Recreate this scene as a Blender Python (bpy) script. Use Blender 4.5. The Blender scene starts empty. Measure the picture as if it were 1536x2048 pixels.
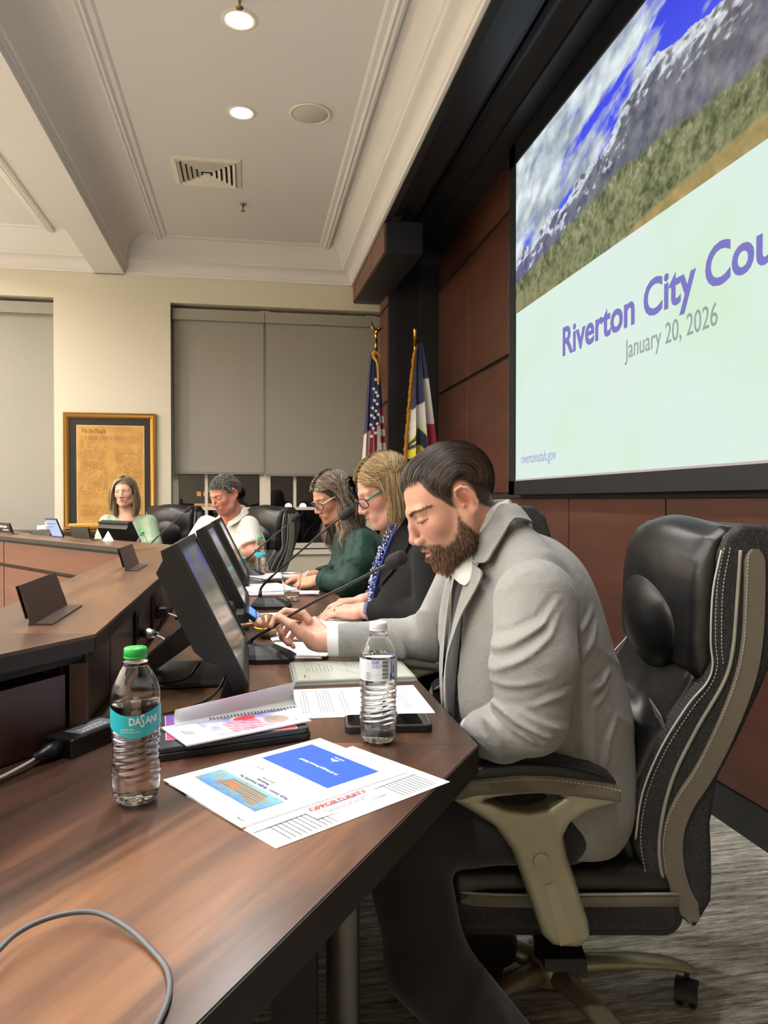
import bpy, math, random
import numpy as np
from mathutils import Matrix, Vector
sc = bpy.context.scene
COL = sc.collection
rnd = random.Random(7)
R = math.radians
# ---------------------------------------------------------------- camera
cam_d = bpy.data.cameras.new('camera'); cam = bpy.data.objects.new('camera', cam_d); COL.objects.link(cam)
cam_d.sensor_fit = 'VERTICAL'; cam_d.sensor_height = 36.0; cam_d.lens = 1500.0 / 2048.0 * 36.0
cam_d.clip_start = 0.05; cam_d.clip_end = 200
cam.location = (0, 0, 1.16)
cam.rotation_euler = (R(90 - 0.917), 0, R(-10.13))
sc.camera = cam
# ---------------------------------------------------------------- world, exposure
w = bpy.data.worlds.new('world'); sc.world = w; w.use_nodes = True
w.node_tree.nodes['Background'].inputs[0].default_value = (0.9, 0.87, 0.82, 1)
w.node_tree.nodes['Background'].inputs[1].default_value = 0.05
sc.view_settings.view_transform = 'Standard'; sc.view_settings.look = 'None'
sc.view_settings.gamma = 1.0; sc.view_settings.use_curve_mapping = False
sc.view_settings.exposure = 0.25
sc.cycles.max_bounces = 10; sc.cycles.transmission_bounces = 10; sc.cycles.transparent_max_bounces = 12
sc.cycles.diffuse_bounces = 4; sc.cycles.glossy_bounces = 5
sc.cycles.use_denoising = True; sc.cycles.sample_clamp_indirect = 5.0
sc.cycles.caustics_refractive = False; sc.cycles.caustics_reflective = False
CEIL = 3.46
# ceiling lamps: (x, y, power); each gets its can light built further down
LAMPS = [(-.045, y, 15) for y in (.2, 1.075, 1.95, 2.82, 3.695, 4.569)] + \
        [(-2.6, y, 34) for y in (-.7, .6, 1.95, 3.3, 4.569, 5.8)] + [(-4.6, y, 34) for y in (0, 2, 4, 6)]
def spot_light(x, y, p):
    l = bpy.data.lights.new('lamp_light', 'AREA'); l.shape = 'DISK'; l.size = .13; l.energy = p
    l.color = (1, .965, .92); l.spread = R(150)
    o = bpy.data.objects.new('lamp_light', l); COL.objects.link(o); o.location = (x, y, CEIL - .02); return o
for x, y, p in LAMPS: spot_light(x, y, p)
# rectangular area light, used for the added ceiling fill
def area(loc, rot, sx, sy, e, col):
    l = bpy.data.lights.new('room_light', 'AREA'); l.shape = 'RECTANGLE'; l.size = sx; l.size_y = sy; l.energy = e; l.color = col
    o = bpy.data.objects.new('room_light', l); COL.objects.link(o); o.location = loc; o.rotation_euler = rot; return o

for y in (-.5, 2.2, 4.9): area((-4.6, y, 2.2), (R(180), R(-22), 0), .5, 1.8, 190, (1, .975, .95))      # unseen upward fill added on the public side to brighten the ceiling
# ---------------------------------------------------------------- helpers
def lin(c):
    if isinstance(c, str):
        c = tuple(int(c[i:i + 2], 16) / 255 for i in (0, 2, 4))
    return tuple((v / 12.92 if v <= .04045 else ((v + .055) / 1.055) ** 2.4) for v in c[:3])
class NT:
    def __init__(s, m): s.t = m.node_tree; s.bs = s.t.nodes.get('Principled BSDF')
    def n(s, typ, **k):
        x = s.t.nodes.new(typ)
        for a, v in k.items(): setattr(x, a, v)
        return x
    def l(s, a, b): s.t.links.new(a, b)
def setin(node, name, v):
    i = node.inputs[name]
    if hasattr(v, 'links') or isinstance(v, bpy.types.NodeSocket): node.id_data.links.new(v, i)
    else: i.default_value = v
def pmat(name, col=(.5, .5, .5), rough=.5, metal=0, spec=.5, **k):
    m = bpy.data.materials.new(name); m.use_nodes = True
    b = m.node_tree.nodes['Principled BSDF']
    c = lin(col)
    b.inputs['Base Color'].default_value = (*c, 1); b.inputs['Roughness'].default_value = rough
    b.inputs['Metallic'].default_value = metal; b.inputs['Specular IOR Level'].default_value = spec
    for kk, v in k.items(): b.inputs[kk.replace('_', ' ')].default_value = v
    return m
def coords(nt, rot=(0, 0, 0), scale=(1, 1, 1), kind='Object'):
    tc = nt.n('ShaderNodeTexCoord'); mp = nt.n('ShaderNodeMapping')
    mp.inputs['Rotation'].default_value = rot; mp.inputs['Scale'].default_value = scale
    nt.l(tc.outputs[kind], mp.inputs[0]); return mp.outputs[0]
def ramp(nt, fac, stops):
    r = nt.n('ShaderNodeValToRGB'); e = r.color_ramp.elements
    while len(e) < len(stops): e.new(.5)
    for i, (p, c) in enumerate(stops): e[i].position = p; e[i].color = (*lin(c), 1)
    nt.l(fac, r.inputs[0]); return r.outputs[0]
def noise(nt, vec, scale, detail=4, rough=.5, dist=0):
    n = nt.n('ShaderNodeTexNoise'); nt.l(vec, n.inputs['Vector'])
    n.inputs['Scale'].default_value = scale; n.inputs['Detail'].default_value = detail
    n.inputs['Roughness'].default_value = rough; n.inputs['Distortion'].default_value = dist
    return n.outputs['Fac']
def bump(nt, h, strength=.3, dist=.002, prev=None):
    b = nt.n('ShaderNodeBump'); b.inputs['Strength'].default_value = strength; b.inputs['Distance'].default_value = dist
    nt.l(h, b.inputs['Height'])
    if prev is not None: nt.l(prev, b.inputs['Normal'])
    return b.outputs[0]
def mixc(nt, fac, a, b, mode='MIX'):
    m = nt.n('ShaderNodeMix', data_type='RGBA', blend_type=mode)
    for i, v in ((0, fac), (6, a), (7, b)):
        if isinstance(v, bpy.types.NodeSocket): nt.l(v, m.inputs[i])
        elif i == 0: m.inputs[0].default_value = v
        else: m.inputs[i].default_value = (*lin(v), 1)
    return m.outputs[2]
def wood(name, dark, mid, light, rot=0, rough=.35, sc_=1.0, axis='x', contrast=1.0, coat=0.0, bstr=.05):
    m = pmat(name, mid, rough); nt = NT(m)
    s = {'x': (1.1, 9, 9), 'y': (9, 1.1, 9), 'z': (9, 9, 1.1)}[axis]
    v = coords(nt, (0, 0, 0)); mp = nt.n('ShaderNodeMapping'); mp.vector_type = 'POINT'
    mp0 = nt.n('ShaderNodeMapping'); mp0.inputs['Rotation'].default_value = (0, 0, rot); nt.l(v, mp0.inputs[0])
    mp.inputs['Scale'].default_value = tuple(a * sc_ for a in s); nt.l(mp0.outputs[0], mp.inputs[0])
    big = noise(nt, mp.outputs[0], .75, 5, .6, .9)
    fine = noise(nt, mp.outputs[0], 7, 5, .6, 0)
    c1 = ramp(nt, big, [(.5 - .22 / contrast, dark), (.5, mid), (.5 + .22 / contrast, light)])
    c2 = ramp(nt, fine, [(.3, (.42, .42, .42)), (.65, (.6, .6, .6))])
    col = mixc(nt, .55, c1, c2, 'OVERLAY')
    nt.l(col, nt.bs.inputs['Base Color'])
    nt.l(bump(nt, fine, bstr, .001), nt.bs.inputs['Normal'])
    if coat: nt.bs.inputs['Coat Weight'].default_value = coat; nt.bs.inputs['Coat Roughness'].default_value = .25
    return m
def fabric(name, col, col2=None, scale=900, rough=.9, b=.25, sheen=.2):
    m = pmat(name, col, rough); nt = NT(m); v = coords(nt)
    n1 = noise(nt, v, scale, 3, .7); n2 = noise(nt, v, 12, 3, .6)
    c = mixc(nt, n1, col, col2 or col); nt.l(c, nt.bs.inputs['Base Color'])
    nt.l(bump(nt, n1, b, .0008), nt.bs.inputs['Normal']); nt.bs.inputs['Sheen Weight'].default_value = sheen
    nt.bs.inputs['Specular IOR Level'].default_value = .2
    return m
def attr_mat(name, rough=.5, attr='Col', spec=.5, emit=0.0, bumpscale=None, bs=.2, sss=0, sheen=0):
    m = pmat(name, (.5, .5, .5), rough, spec=spec); nt = NT(m)
    a = nt.n('ShaderNodeAttribute'); a.attribute_name = attr
    nt.l(a.outputs['Color'], nt.bs.inputs['Base Color'])
    if emit: nt.l(a.outputs['Color'], nt.bs.inputs['Emission Color']); nt.bs.inputs['Emission Strength'].default_value = emit
    if bumpscale: nt.l(bump(nt, noise(nt, coords(nt), bumpscale, 4, .6), bs, .001), nt.bs.inputs['Normal'])
    if sss:
        nt.bs.inputs['Subsurface Weight'].default_value = sss; nt.bs.inputs['Subsurface Radius'].default_value = (1, .35, .2)
        nt.bs.inputs['Subsurface Scale'].default_value = .006
    if sheen: nt.bs.inputs['Sheen Weight'].default_value = sheen
    return m

# mesh builder: collects verts / faces in world (or local) coordinates
class MB:
    def __init__(s): s.v = []; s.f = []; s.uvc = None
    def add(s, vs, fs):
        n = len(s.v); s.v += [tuple(map(float, p)) for p in vs]; s.f += [tuple(i + n for i in f) for f in fs]; return s
    def box(s, lo, hi, M=None, bev=0):
        x0, y0, z0 = lo; x1, y1, z1 = hi
        if bev > 0:
            b = bev
            return s.prism([(x0 + b, y0), (x1 - b, y0), (x1, y0 + b), (x1, y1 - b), (x1 - b, y1), (x0 + b, y1), (x0, y1 - b), (x0, y0 + b)], z0, z1, M, top_in=b)
        vs = [(x0, y0, z0), (x1, y0, z0), (x1, y1, z0), (x0, y1, z0), (x0, y0, z1), (x1, y0, z1), (x1, y1, z1), (x0, y1, z1)]
        if M is not None: vs = [M @ Vector(p) for p in vs]
        return s.add(vs, [(0, 3, 2, 1), (4, 5, 6, 7), (0, 1, 5, 4), (1, 2, 6, 5), (2, 3, 7, 6), (3, 0, 4, 7)])
    def prism(s, poly, z0, z1, M=None, top_in=0):
        n = len(poly); 
        if top_in:
            cx = sum(p[0] for p in poly) / n; cy = sum(p[1] for p in poly) / n
            rings = []
            for (z, k) in ((z0, top_in), (z0 + top_in, 0), (z1 - top_in, 0), (z1, top_in)):
                ring = []
                for p in poly:
                    dx, dy = p[0] - cx, p[1] - cy; L = math.hypot(dx, dy) or 1
                    ring.append((p[0] - dx / L * k, p[1] - dy / L * k, z))
                rings.append(ring)
        else: rings = [[(p[0], p[1], z0) for p in poly], [(p[0], p[1], z1) for p in poly]]
        vs = [p for r in rings for p in r]
        if M is not None: vs = [M @ Vector(p) for p in vs]
        fs = [tuple(reversed(range(n))), tuple(range((len(rings) - 1) * n, len(rings) * n))]
        for k in range(len(rings) - 1):
            for i in range(n):
                j = (i + 1) % n; fs.append((k * n + i, k * n + j, (k + 1) * n + j, (k + 1) * n + i))
        return s.add(vs, fs)
    def tube(s, pts, r, seg=10, caps=True, sx=1.0):
        pts = [Vector(p) for p in pts]; n = len(pts); rr = r if isinstance(r, (list, tuple)) else [r] * n
        t0 = (pts[1] - pts[0]).normalized(); up = Vector((0, 0, 1)) if abs(t0.z) < .9 else Vector((1, 0, 0))
        u = t0.cross(up).normalized(); vs = []
        for i, p in enumerate(pts):
            t = (pts[min(i + 1, n - 1)] - pts[max(i - 1, 0)]).normalized()
            u = (u - t * u.dot(t)).normalized(); w_ = t.cross(u)
            for k in range(seg):
                a = 2 * math.pi * k / seg; vs.append(p + (u * math.cos(a) * sx + w_ * math.sin(a)) * rr[i])
        fs = [(i * seg + k, i * seg + (k + 1) % seg, (i + 1) * seg + (k + 1) % seg, (i + 1) * seg + k) for i in range(n - 1) for k in range(seg)]
        if caps: fs += [tuple(reversed(range(seg))), tuple(range((n - 1) * seg, n * seg))]
        return s.add(vs, fs)
    def lathe(s, prof, seg=32, M=None, c=(0, 0, 0), fn=None, close=False):
        vs = []; n = len(prof)
        for (r, z) in prof:
            for k in range(seg):
                a = 2 * math.pi * k / seg; q = r if fn is None else fn(r, z, a)
                vs.append(Vector((c[0] + q * math.cos(a), c[1] + q * math.sin(a), c[2] + z)))
        if M is not None: vs = [M @ p for p in vs]
        fs = [(i * seg + k, i * seg + (k + 1) % seg, (i + 1) * seg + (k + 1) % seg, (i + 1) * seg + k) for i in range(n - 1) for k in range(seg)]
        if prof[0][0] > 1e-6: fs.append(tuple(reversed(range(seg))))
        if prof[-1][0] > 1e-6 and not close: fs.append(tuple(range((n - 1) * seg, n * seg)))
        return s.add(vs, fs)
    def grid(s, P):  # P[i][j] points
        m = len(P); n = len(P[0])
        return s.add([p for r in P for p in r], [(i * n + j, i * n + j + 1, (i + 1) * n + j + 1, (i + 1) * n + j) for i in range(m - 1) for j in range(n - 1)])
    def sheet(s, P, th):  # closed thin solid from grid, thickness down in z
        m = len(P); n = len(P[0]); a = [Vector(p) for r in P for p in r]; b = [p - Vector((0, 0, th)) for p in a]; o = m * n
        fs = [(i * n + j, i * n + j + 1, (i + 1) * n + j + 1, (i + 1) * n + j) for i in range(m - 1) for j in range(n - 1)]
        fs += [tuple(o + q for q in reversed(f)) for f in fs]
        rim = [j for j in range(n)] + [i * n + n - 1 for i in range(1, m)] + [(m - 1) * n + j for j in range(n - 2, -1, -1)] + [i * n for i in range(m - 2, 0, -1)]
        for k in range(len(rim)):
            p, q = rim[k], rim[(k + 1) % len(rim)]; fs.append((q, p, o + p, o + q))
        return s.add(a + b, fs)
WM = {}
def wmat(o): return WM.get(o.name, Matrix())
def link(o, parent=None, world=True, loc=None):
    COL.objects.link(o)
    if parent is not None:
        o.parent = parent
        if world: o.matrix_parent_inverse = wmat(parent).inverted()
        else: WM[o.name] = wmat(parent)
    return o
def mesh_of(name, g, m=None, smooth=False, auto=None):
    me = bpy.data.meshes.new(name)
    if isinstance(g, MB): me.from_pydata(g.v, [], g.f)
    else:
        V, F = g
        me.vertices.add(len(V)); me.vertices.foreach_set('co', np.asarray(V, np.float32).ravel())
        F = np.asarray(F, np.int32); k = F.shape[1]
        me.loops.add(F.size); me.loops.foreach_set('vertex_index', F.ravel())
        me.polygons.add(len(F)); me.polygons.foreach_set('loop_start', np.arange(0, F.size, k, dtype=np.int32))
        me.polygons.foreach_set('loop_total', np.full(len(F), k, np.int32))
        me.update(calc_edges=True)
    if m is not None: me.materials.append(m)
    if smooth: me.polygons.foreach_set('use_smooth', [True] * len(me.polygons))
    if auto is not None:
        me.polygons.foreach_set('use_smooth', [True] * len(me.polygons))
        me.update()
        try: me.set_sharp_from_angle(angle=R(auto))
        except Exception: pass
    me.update(); return me
def obj(name, g, m=None, parent=None, smooth=False, auto=None, world=True, label=None, kind=None):
    o = bpy.data.objects.new(name, mesh_of(name, g, m, smooth, auto)); link(o, parent, world)
    if label: o['label'] = label
    if kind: o['kind'] = kind
    return o
def tag(o, label, cat, group=None):
    o['label'] = label; o['category'] = cat
    if group: o['group'] = group
    return o
def thing(name, label, cat, loc=(0, 0, 0), rotz=0, group=None):
    o = bpy.data.objects.new(name, None); COL.objects.link(o); o.empty_display_size = .05
    o.location = loc; o.rotation_euler = (0, 0, rotz); WM[o.name] = Matrix.Translation(loc) @ Matrix.Rotation(rotz, 4, 'Z')
    return tag(o, label, cat, group)
def struct(name, g, m, parent=None, **k):
    o = obj(name, g, m, parent, **k)
    if parent is None: o['kind'] = 'structure'
    return o
def setcol(o, C, attr='Col'):
    me = o.data; a = me.color_attributes.new(attr, 'FLOAT_COLOR', 'POINT')
    C = np.asarray(C, np.float32)
    if C.shape[1] == 3: C = np.concatenate([C, np.ones((len(C), 1), np.float32)], 1)
    a.data.foreach_set('color', C.ravel())
def copy_tree(o, parent=None, loc=None, rotz=None, label=None):
    kids = [c for c in ALLKIDS(o)]
    c = o.copy(); COL.objects.link(c)
    if parent is not None: c.parent = parent
    if loc is not None: c.location = loc
    if rotz is not None: c.rotation_euler = (0, 0, rotz)
    if label: c['label'] = label
    for k in kids: copy_tree(k, c)
    return c
def ALLKIDS(o): return [x for x in COL.objects if x.parent == o]
def text(name, body, size, M, m, parent=None, ext=0.0004, bold=0, ax='LEFT', sxy=1.0, res=3):
    cu = bpy.data.curves.new(name, 'FONT'); cu.body = body; cu.size = size; cu.extrude = ext; cu.offset = bold; cu.align_x = ax
    cu.resolution_u = res
    t = bpy.data.objects.new(name, cu); me = bpy.data.meshes.new_from_object(t); bpy.data.objects.remove(t); bpy.data.curves.remove(cu)
    me.materials.clear(); me.materials.append(m); me.transform(M @ Matrix.Diagonal((sxy, 1, 1, 1)))
    o = bpy.data.objects.new(name, me); link(o, parent)
    return o
def frame(origin, xdir, ydir):
    x = Vector(xdir).normalized(); y = Vector(ydir); y = (y - x * y.dot(x)).normalized(); z = x.cross(y)
    M = Matrix((x, y, z)).transposed().to_4x4(); M.translation = Vector(origin); return M
def bez(pts, n=8):
    """smooth curve (Catmull-Rom) through points"""
    P = [Vector(p) for p in pts]; out = []
    Q = [P[0] * 2 - P[1]] + P + [P[-1] * 2 - P[-2]]
    for i in range(1, len(Q) - 2):
        for k in range(n):
            t = k / n; a, b, c, d = Q[i - 1], Q[i], Q[i + 1], Q[i + 2]
            out.append(.5 * ((2 * b) + (c - a) * t + (2 * a - 5 * b + 4 * c - d) * t * t + (3 * b - a - 3 * c + d) * t ** 3))
    out.append(P[-1]); return out

# ---------------------------------------------------------------- materials
M = {}
M['wall'] = pmat('wall_paint', 'ccc4b1', .8)
M['ceil'] = pmat('ceiling_paint', 'd8d3cf', .8)
M['white'] = pmat('white_paint', 'ddd6c6', .5)
M['top'] = wood('walnut_top', '3d2a21', '60412f', '8e6647', 0, .30, 1.0, 'y', 1.1, .25)
M['topB'] = wood('walnut_top_b', '33221c', '5c3d2f', '9a6c4c', R(34.6), .30, .8, 'y', 1.35, .25)
M['topC'] = wood('walnut_top_c', '4a3024', '664535', '80583f', R(-35), .32, 1.0, 'y', 1.1, .2)
M['ledge'] = wood('walnut_ledge', '4c3226', '6a4a38', '876048', 0, .33, 1.0, 'y', 1.0, .2)
M['edge'] = wood('walnut_edge', '140e0c', '1e1511', '291c17', 0, .55, 1.0, 'y', .8)
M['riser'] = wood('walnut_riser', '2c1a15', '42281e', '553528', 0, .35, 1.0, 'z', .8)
M['cherry'] = wood('cherry_panel', '4c2b22', '5b3529', '673f32', 0, .42, .6, 'y', .8)
M['cherryC'] = wood('cherry_dais_panel', '603220', '6d3b25', '78452d', R(-35), .42, .6, 'y', .7)
M['cherryV'] = wood('cherry_soffit', '6b4636', '7a5241', '866050', 0, .5, .6, 'y', .7)
M['black'] = pmat('black_gap', '100c0b', .7)
M['dark'] = pmat('black_lacquer', '17171a', .45)
M['cove'] = pmat('charcoal_cove', '38383a', .5)
M['blackp'] = pmat('black_plastic', '0d0d0e', .38)
M['blackp2'] = pmat('matte_black_plastic', '17181a', .55)
M['chrome'] = pmat('chrome', 'c8c8c8', .15, 1)
M['brass'] = pmat('brass', 'c9a24a', .22, 1)
M['gold'] = pmat('gold_frame', 'a57a38', .4, .7)
M['glass'] = pmat('clear_glass', 'ffffff', .0, Transmission_Weight=1.0, IOR=1.45)
M['paper'] = pmat('white_paper', 'eceef2', .7, spec=.3)
M['ink'] = pmat('print_ink', '5a5c66', .8)
def mk_carpet():
    m = pmat('carpet', '55534f', .95, spec=.1); nt = NT(m)
    v = coords(nt, (0, 0, R(12)), (26, 330, 1)); v2 = coords(nt, (0, 0, R(12)), (6, 60, 1))
    a = noise(nt, v, 1, 4, .75); b = noise(nt, v2, 1, 3, .6)
    s = nt.n('ShaderNodeMath', operation='ADD'); nt.l(a, s.inputs[0]); nt.l(b, s.inputs[1])
    h = nt.n('ShaderNodeMath', operation='MULTIPLY'); nt.l(s.outputs[0], h.inputs[0]); h.inputs[1].default_value = .5
    nt.l(ramp(nt, h.outputs[0], [(.38, '66645d'), (.5, 'b4b0a5'), (.62, 'f2efe2')]), nt.bs.inputs['Base Color'])
    nt.l(bump(nt, a, .8, .006), nt.bs.inputs['Normal']); return m
M['carpet'] = mk_carpet()
def mk_shade():
    m = pmat('shade_fabric', '97928a', .85, spec=.2); nt = NT(m); v = coords(nt, (0, 0, 0), (400, 400, 400))
    n_ = noise(nt, v, 1, 2, .6); nt.l(ramp(nt, n_, [(.3, '8a857c'), (.7, 'a09b92')]), nt.bs.inputs['Base Color'])
    nt.l(bump(nt, n_, .3, .0006), nt.bs.inputs['Normal']); return m
M['shade'] = mk_shade()
# ================================================================ ROOM
XL = -5.6; YB = -2.2; YF = 7.0; XR = 1.7
g = MB().box((XL - .1, YB - .1, -.1), (XR + .2, YF + 1.1, 0)); struct('floor', g, M['carpet'])
# ceiling with recessed coffers: slab + beams
g = MB().box((XL - .1, YB - .1, CEIL), (XR + .2, YF + .4, CEIL + .12)); struct('ceiling', g, M['ceil'])
def loft_y(prof, y0, y1, close=True):
    """profile of (x, z) swept along y"""
    g = MB(); n = len(prof)
    vs = [(x, y0, z) for x, z in prof] + [(x, y1, z) for x, z in prof]
    fs = [(i, (i + 1) % n, n + (i + 1) % n, n + i) for i in range(n if close else n - 1)]
    if close: fs += [tuple(reversed(range(n))), tuple(range(n, 2 * n))]
    return g.add(vs, fs)
def loft_x(prof, x0, x1):
    g = MB(); n = len(prof)
    vs = [(x0, y, z) for y, z in prof] + [(x1, y, z) for y, z in prof]
    fs = [(i, (i + 1) % n, n + (i + 1) % n, n + i) for i in range(n)] + [tuple(range(n)), tuple(reversed(range(n, 2 * n)))]
    return g.add(vs, fs)
ZB = 3.16
# beam between the two coffers, with coved sides and small steps
def beam(xc):
    h = .125
    pr = [(xc - h, ZB), (xc + h, ZB), (xc + h, ZB + .035), (xc + h + .012, ZB + .04), (xc + h + .012, ZB + .06)]
    for k in range(7):
        a = k / 6 * math.pi / 2; pr.append((xc + h + .03 + .17 * (1 - math.cos(a)), ZB + .07 + (CEIL - ZB - .07) * math.sin(a)))
    prl = [(2 * xc - x, z) for x, z in pr[2:]]
    pr2 = pr + [(xc + h + .2, CEIL + .01), (xc - h - .2, CEIL + .01)] + prl[::-1]
    return loft_y(pr2, YB, YF)
struct('ceiling_beam_right', beam(-1.215), M['ceil'], auto=40)
struct('ceiling_beam_left', beam(-3.5), M['ceil'], auto=40)
# crown along the far wall and along the dais wall
def crown_prof(c0, s):  # c0: wall coordinate, s: direction away from the wall
    pr = [(c0, ZB), (c0 + s * .02, ZB), (c0 + s * .022, ZB + .02), (c0 + s * .03, ZB + .025)]
    for k in range(6):
        a = k / 5 * math.pi / 2; pr.append((c0 + s * (.03 + .075 * (1 - math.cos(a))), ZB + .03 + .075 * math.sin(a)))
    pr += [(c0 + s * .115, ZB + .11), (c0 + s * .118, ZB + .135), (c0 + s * .128, ZB + .14)]
    for k in range(1, 6):
        a = k / 5 * math.pi / 2; pr.append((c0 + s * (.128 + .1 * (1 - math.cos(a))), ZB + .14 + (CEIL - ZB - .14) * math.sin(a)))
    pr += [(c0 + s * .24, CEIL + .01), (c0, CEIL + .01)]
    return pr
struct('crown_far', loft_x(crown_prof(YF, -1), XL, .955), M['ceil'], auto=40)['kind'] = 'structure'
struct('crown_right', loft_y(crown_prof(.955, -1), YB, YF), M['ceil'], auto=40)
# picture-frame mouldings on the coffer panels
def frame_mould(x0, x1, y0, y1):
    g = MB(); pr = [(0, 0), (.0, -.018), (.018, -.03), (.03, -.022), (.045, -.03), (.06, -.016), (.085, -.012), (.1, 0)]
    ringpts = []
    for (o, dz) in pr:
        ringpts.append([(x0 + o, y0 + o, CEIL + dz), (x1 - o, y0 + o, CEIL + dz), (x1 - o, y1 - o, CEIL + dz), (x0 + o, y1 - o, CEIL + dz)])
    vs = [p for r in ringpts for p in r]; fs = []
    for k in range(len(pr) - 1):
        for i in range(4):
            j = (i + 1) % 4; fs.append((k * 4 + i, k * 4 + j, (k + 1) * 4 + j, (k + 1) * 4 + i))
    return g.add(vs, fs)
struct('trim_1', frame_mould(-.80, .72, -.6, 6.87), M['ceil'], auto=25)
struct('trim_2', frame_mould(-3.05, -1.63, -.6, 6.83), M['ceil'], auto=25)
# far wall with two window openings
W1 = (-3.5, -1.69, .70, 2.94); W2 = (-.70, 1.6, .70, 2.935)
g = MB()
xs = [XL, W1[0], W1[1], W2[0], W2[1], XR + .2]
for i in range(5):
    if i in (1, 3):
        g.box((xs[i], YF, 0), (xs[i + 1], YF + .28, .70)); g.box((xs[i], YF, 2.935), (xs[i + 1], YF + .28, CEIL))
    else: g.box((xs[i], YF, 0), (xs[i + 1], YF + .28, CEIL))
struct('wall_far', g, M['wall'])
g = MB().box((XL - .15, YB, 0), (XL, YF, CEIL)); struct('wall_left', g, M['wall'])
g = MB().box((XL, YB - .15, 0), (XR + .2, YB, CEIL)); struct('wall_back', g, M['wall'])
g = MB().box((XR, YB, 0), (XR + .2, YF, CEIL)); struct('wall_right', g, M['black'])
M['glassw'] = pmat('dark_window_glass', '0a0a0c', .03, spec=.6)
_nt = NT(M['glassw']); M['glassw'].node_tree.nodes['Principled BSDF'].inputs['Transmission Weight'].default_value = .0
M['winglass'] = pmat('window_glass', 'ffffff', .0, Transmission_Weight=1.0, IOR=1.5)
def window(name, x0, x1, sashes, munt, zb, zt, rail_z):
    r = bpy.data.objects.new(name, None); COL.objects.link(r); r['kind'] = 'structure'; WM[r.name] = Matrix()
    yy = YF + .17
    g = MB(); g.box((x0, yy, zb), (x1, yy + .06, zb + .05)); g.box((x0, yy, zt - .04), (x1, yy + .06, zt))
    g.box((x0, yy, zb), (x0 + .05, yy + .06, zt)); g.box((x1 - .05, yy, zb), (x1, yy + .06, zt))
    for s_ in sashes: g.box((s_ - .05, yy - .03, zb), (s_ + .05, yy + .06, zt))
    obj('window_frame', g, M['white'], r)
    for m_ in munt:
        obj('muntin', MB().box((m_ - .014, yy, zb + .05), (m_ + .014, yy + .03, zt - .04)), M['white'], r)
    for rz in rail_z:
        obj('muntin', MB().box((x0 + .05, yy + .002, rz - .014), (x1 - .05, yy + .028, rz + .014)), M['white'], r)
    obj('pane', MB().box((x0 + .02, yy + .032, zb + .02), (x1 - .02, yy + .038, zt - .02)), M['winglass'], r)
    obj('window_sill', MB().box((x0 - .03, YF - .03, zb - .045), (x1 + .0, yy + .02, zb), bev=.004), M['white'], r)
    obj('window_handle', MB().box(((x0 + .062), yy - .02, 1.06), (x0 + .078, yy, 1.17), bev=.004), M['blackp2'], r)
    return r
window('window_1', W2[0], W2[1], [.14, 1.15], [-.40, -.17, .42, .88], .70, 2.93, [1.08, 1.75, 2.4])
window('window_2', W1[0], W1[1], [-2.6], [-2.9, -2.3, -2.0], .70, 2.93, [1.08, 1.75, 2.4])
# roller shades: each with its tube cover, cloth and bottom bar
def shade(label, x0, x1, zbot, zt=2.90):
    t = thing('roller_shade', label, 'window shade', ((x0 + x1) / 2, YF + .10, zt))
    obj('shade_cloth', MB().box((x0 + .01, YF + .098, zbot), (x1 - .01, YF + .101, zt - .09)), M['shade'], t)
    obj('valance', MB().box((x0, YF + .05, zt - .1), (x1, YF + .14, zt), bev=.004), M['shade'], t)
    obj('bottom_bar', MB().box((x0 + .01, YF + .093, zbot - .022), (x1 - .01, YF + .107, zbot), bev=.003), pmat('shade_bar', '7d786d', .6), t)
shade('grey roller shade half lowered over the window behind the man in white', -.69, .138, 1.42)
shade('grey roller shade half lowered on the window behind the striped flag', .142, 1.6, 1.405)
shade('grey roller shade fully lowered in the window at the left edge', -3.49, -1.70, .74)
# dark night outside: ground, distant block; orange bands and globes added as pane reflections
ext = MB().box((-9, 24, -.5), (9, 24.2, 6)); o = obj('distant_building', ext, pmat('night_wall', '14110e', .9)); tag(o, 'dark distant building seen through the window at night', 'building')
M['glow'] = pmat('warm_glow', 'ffb35a', .5); b_ = M['glow'].node_tree.nodes['Principled BSDF']; b_.inputs['Emission Color'].default_value = (1, .45, .12, 1); b_.inputs['Emission Strength'].default_value = .45
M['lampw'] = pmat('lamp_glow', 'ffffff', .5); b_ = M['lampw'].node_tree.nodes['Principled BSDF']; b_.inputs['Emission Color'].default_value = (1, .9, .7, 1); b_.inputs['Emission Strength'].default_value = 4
for k, (xx, ww) in enumerate(((-1.15, .7), )):
    for q in range(6): obj('lit_window', MB().box((-1.62 + q * .2, 23.9, 1.28), (-1.5 + q * .2, 23.99, 1.42)), M['glow'], o)
    obj('lit_sign_band', MB().box((-1.7, 23.9, .92), (-.45, 23.99, 1.05)), M['glow'], o)  # orange reflection in the glass, imitated by bars glowing on the block
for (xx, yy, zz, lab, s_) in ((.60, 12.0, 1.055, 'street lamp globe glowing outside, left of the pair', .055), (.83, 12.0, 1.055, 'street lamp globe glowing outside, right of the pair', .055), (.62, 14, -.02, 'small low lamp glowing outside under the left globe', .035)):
    t = thing('street_lamp', lab, 'lamp', (xx, yy, -.4))  # globes stand in for ceiling lights reflected in the glass
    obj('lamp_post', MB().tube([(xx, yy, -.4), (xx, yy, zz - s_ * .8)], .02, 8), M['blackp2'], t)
    obj('lamp_globe', MB().lathe([(max(1e-7, s_ * math.sin(math.pi * i / 10)), -s_ * math.cos(math.pi * i / 10)) for i in range(11)], 16, c=(xx, yy, zz)), M['lampw'], t, smooth=True)
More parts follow.
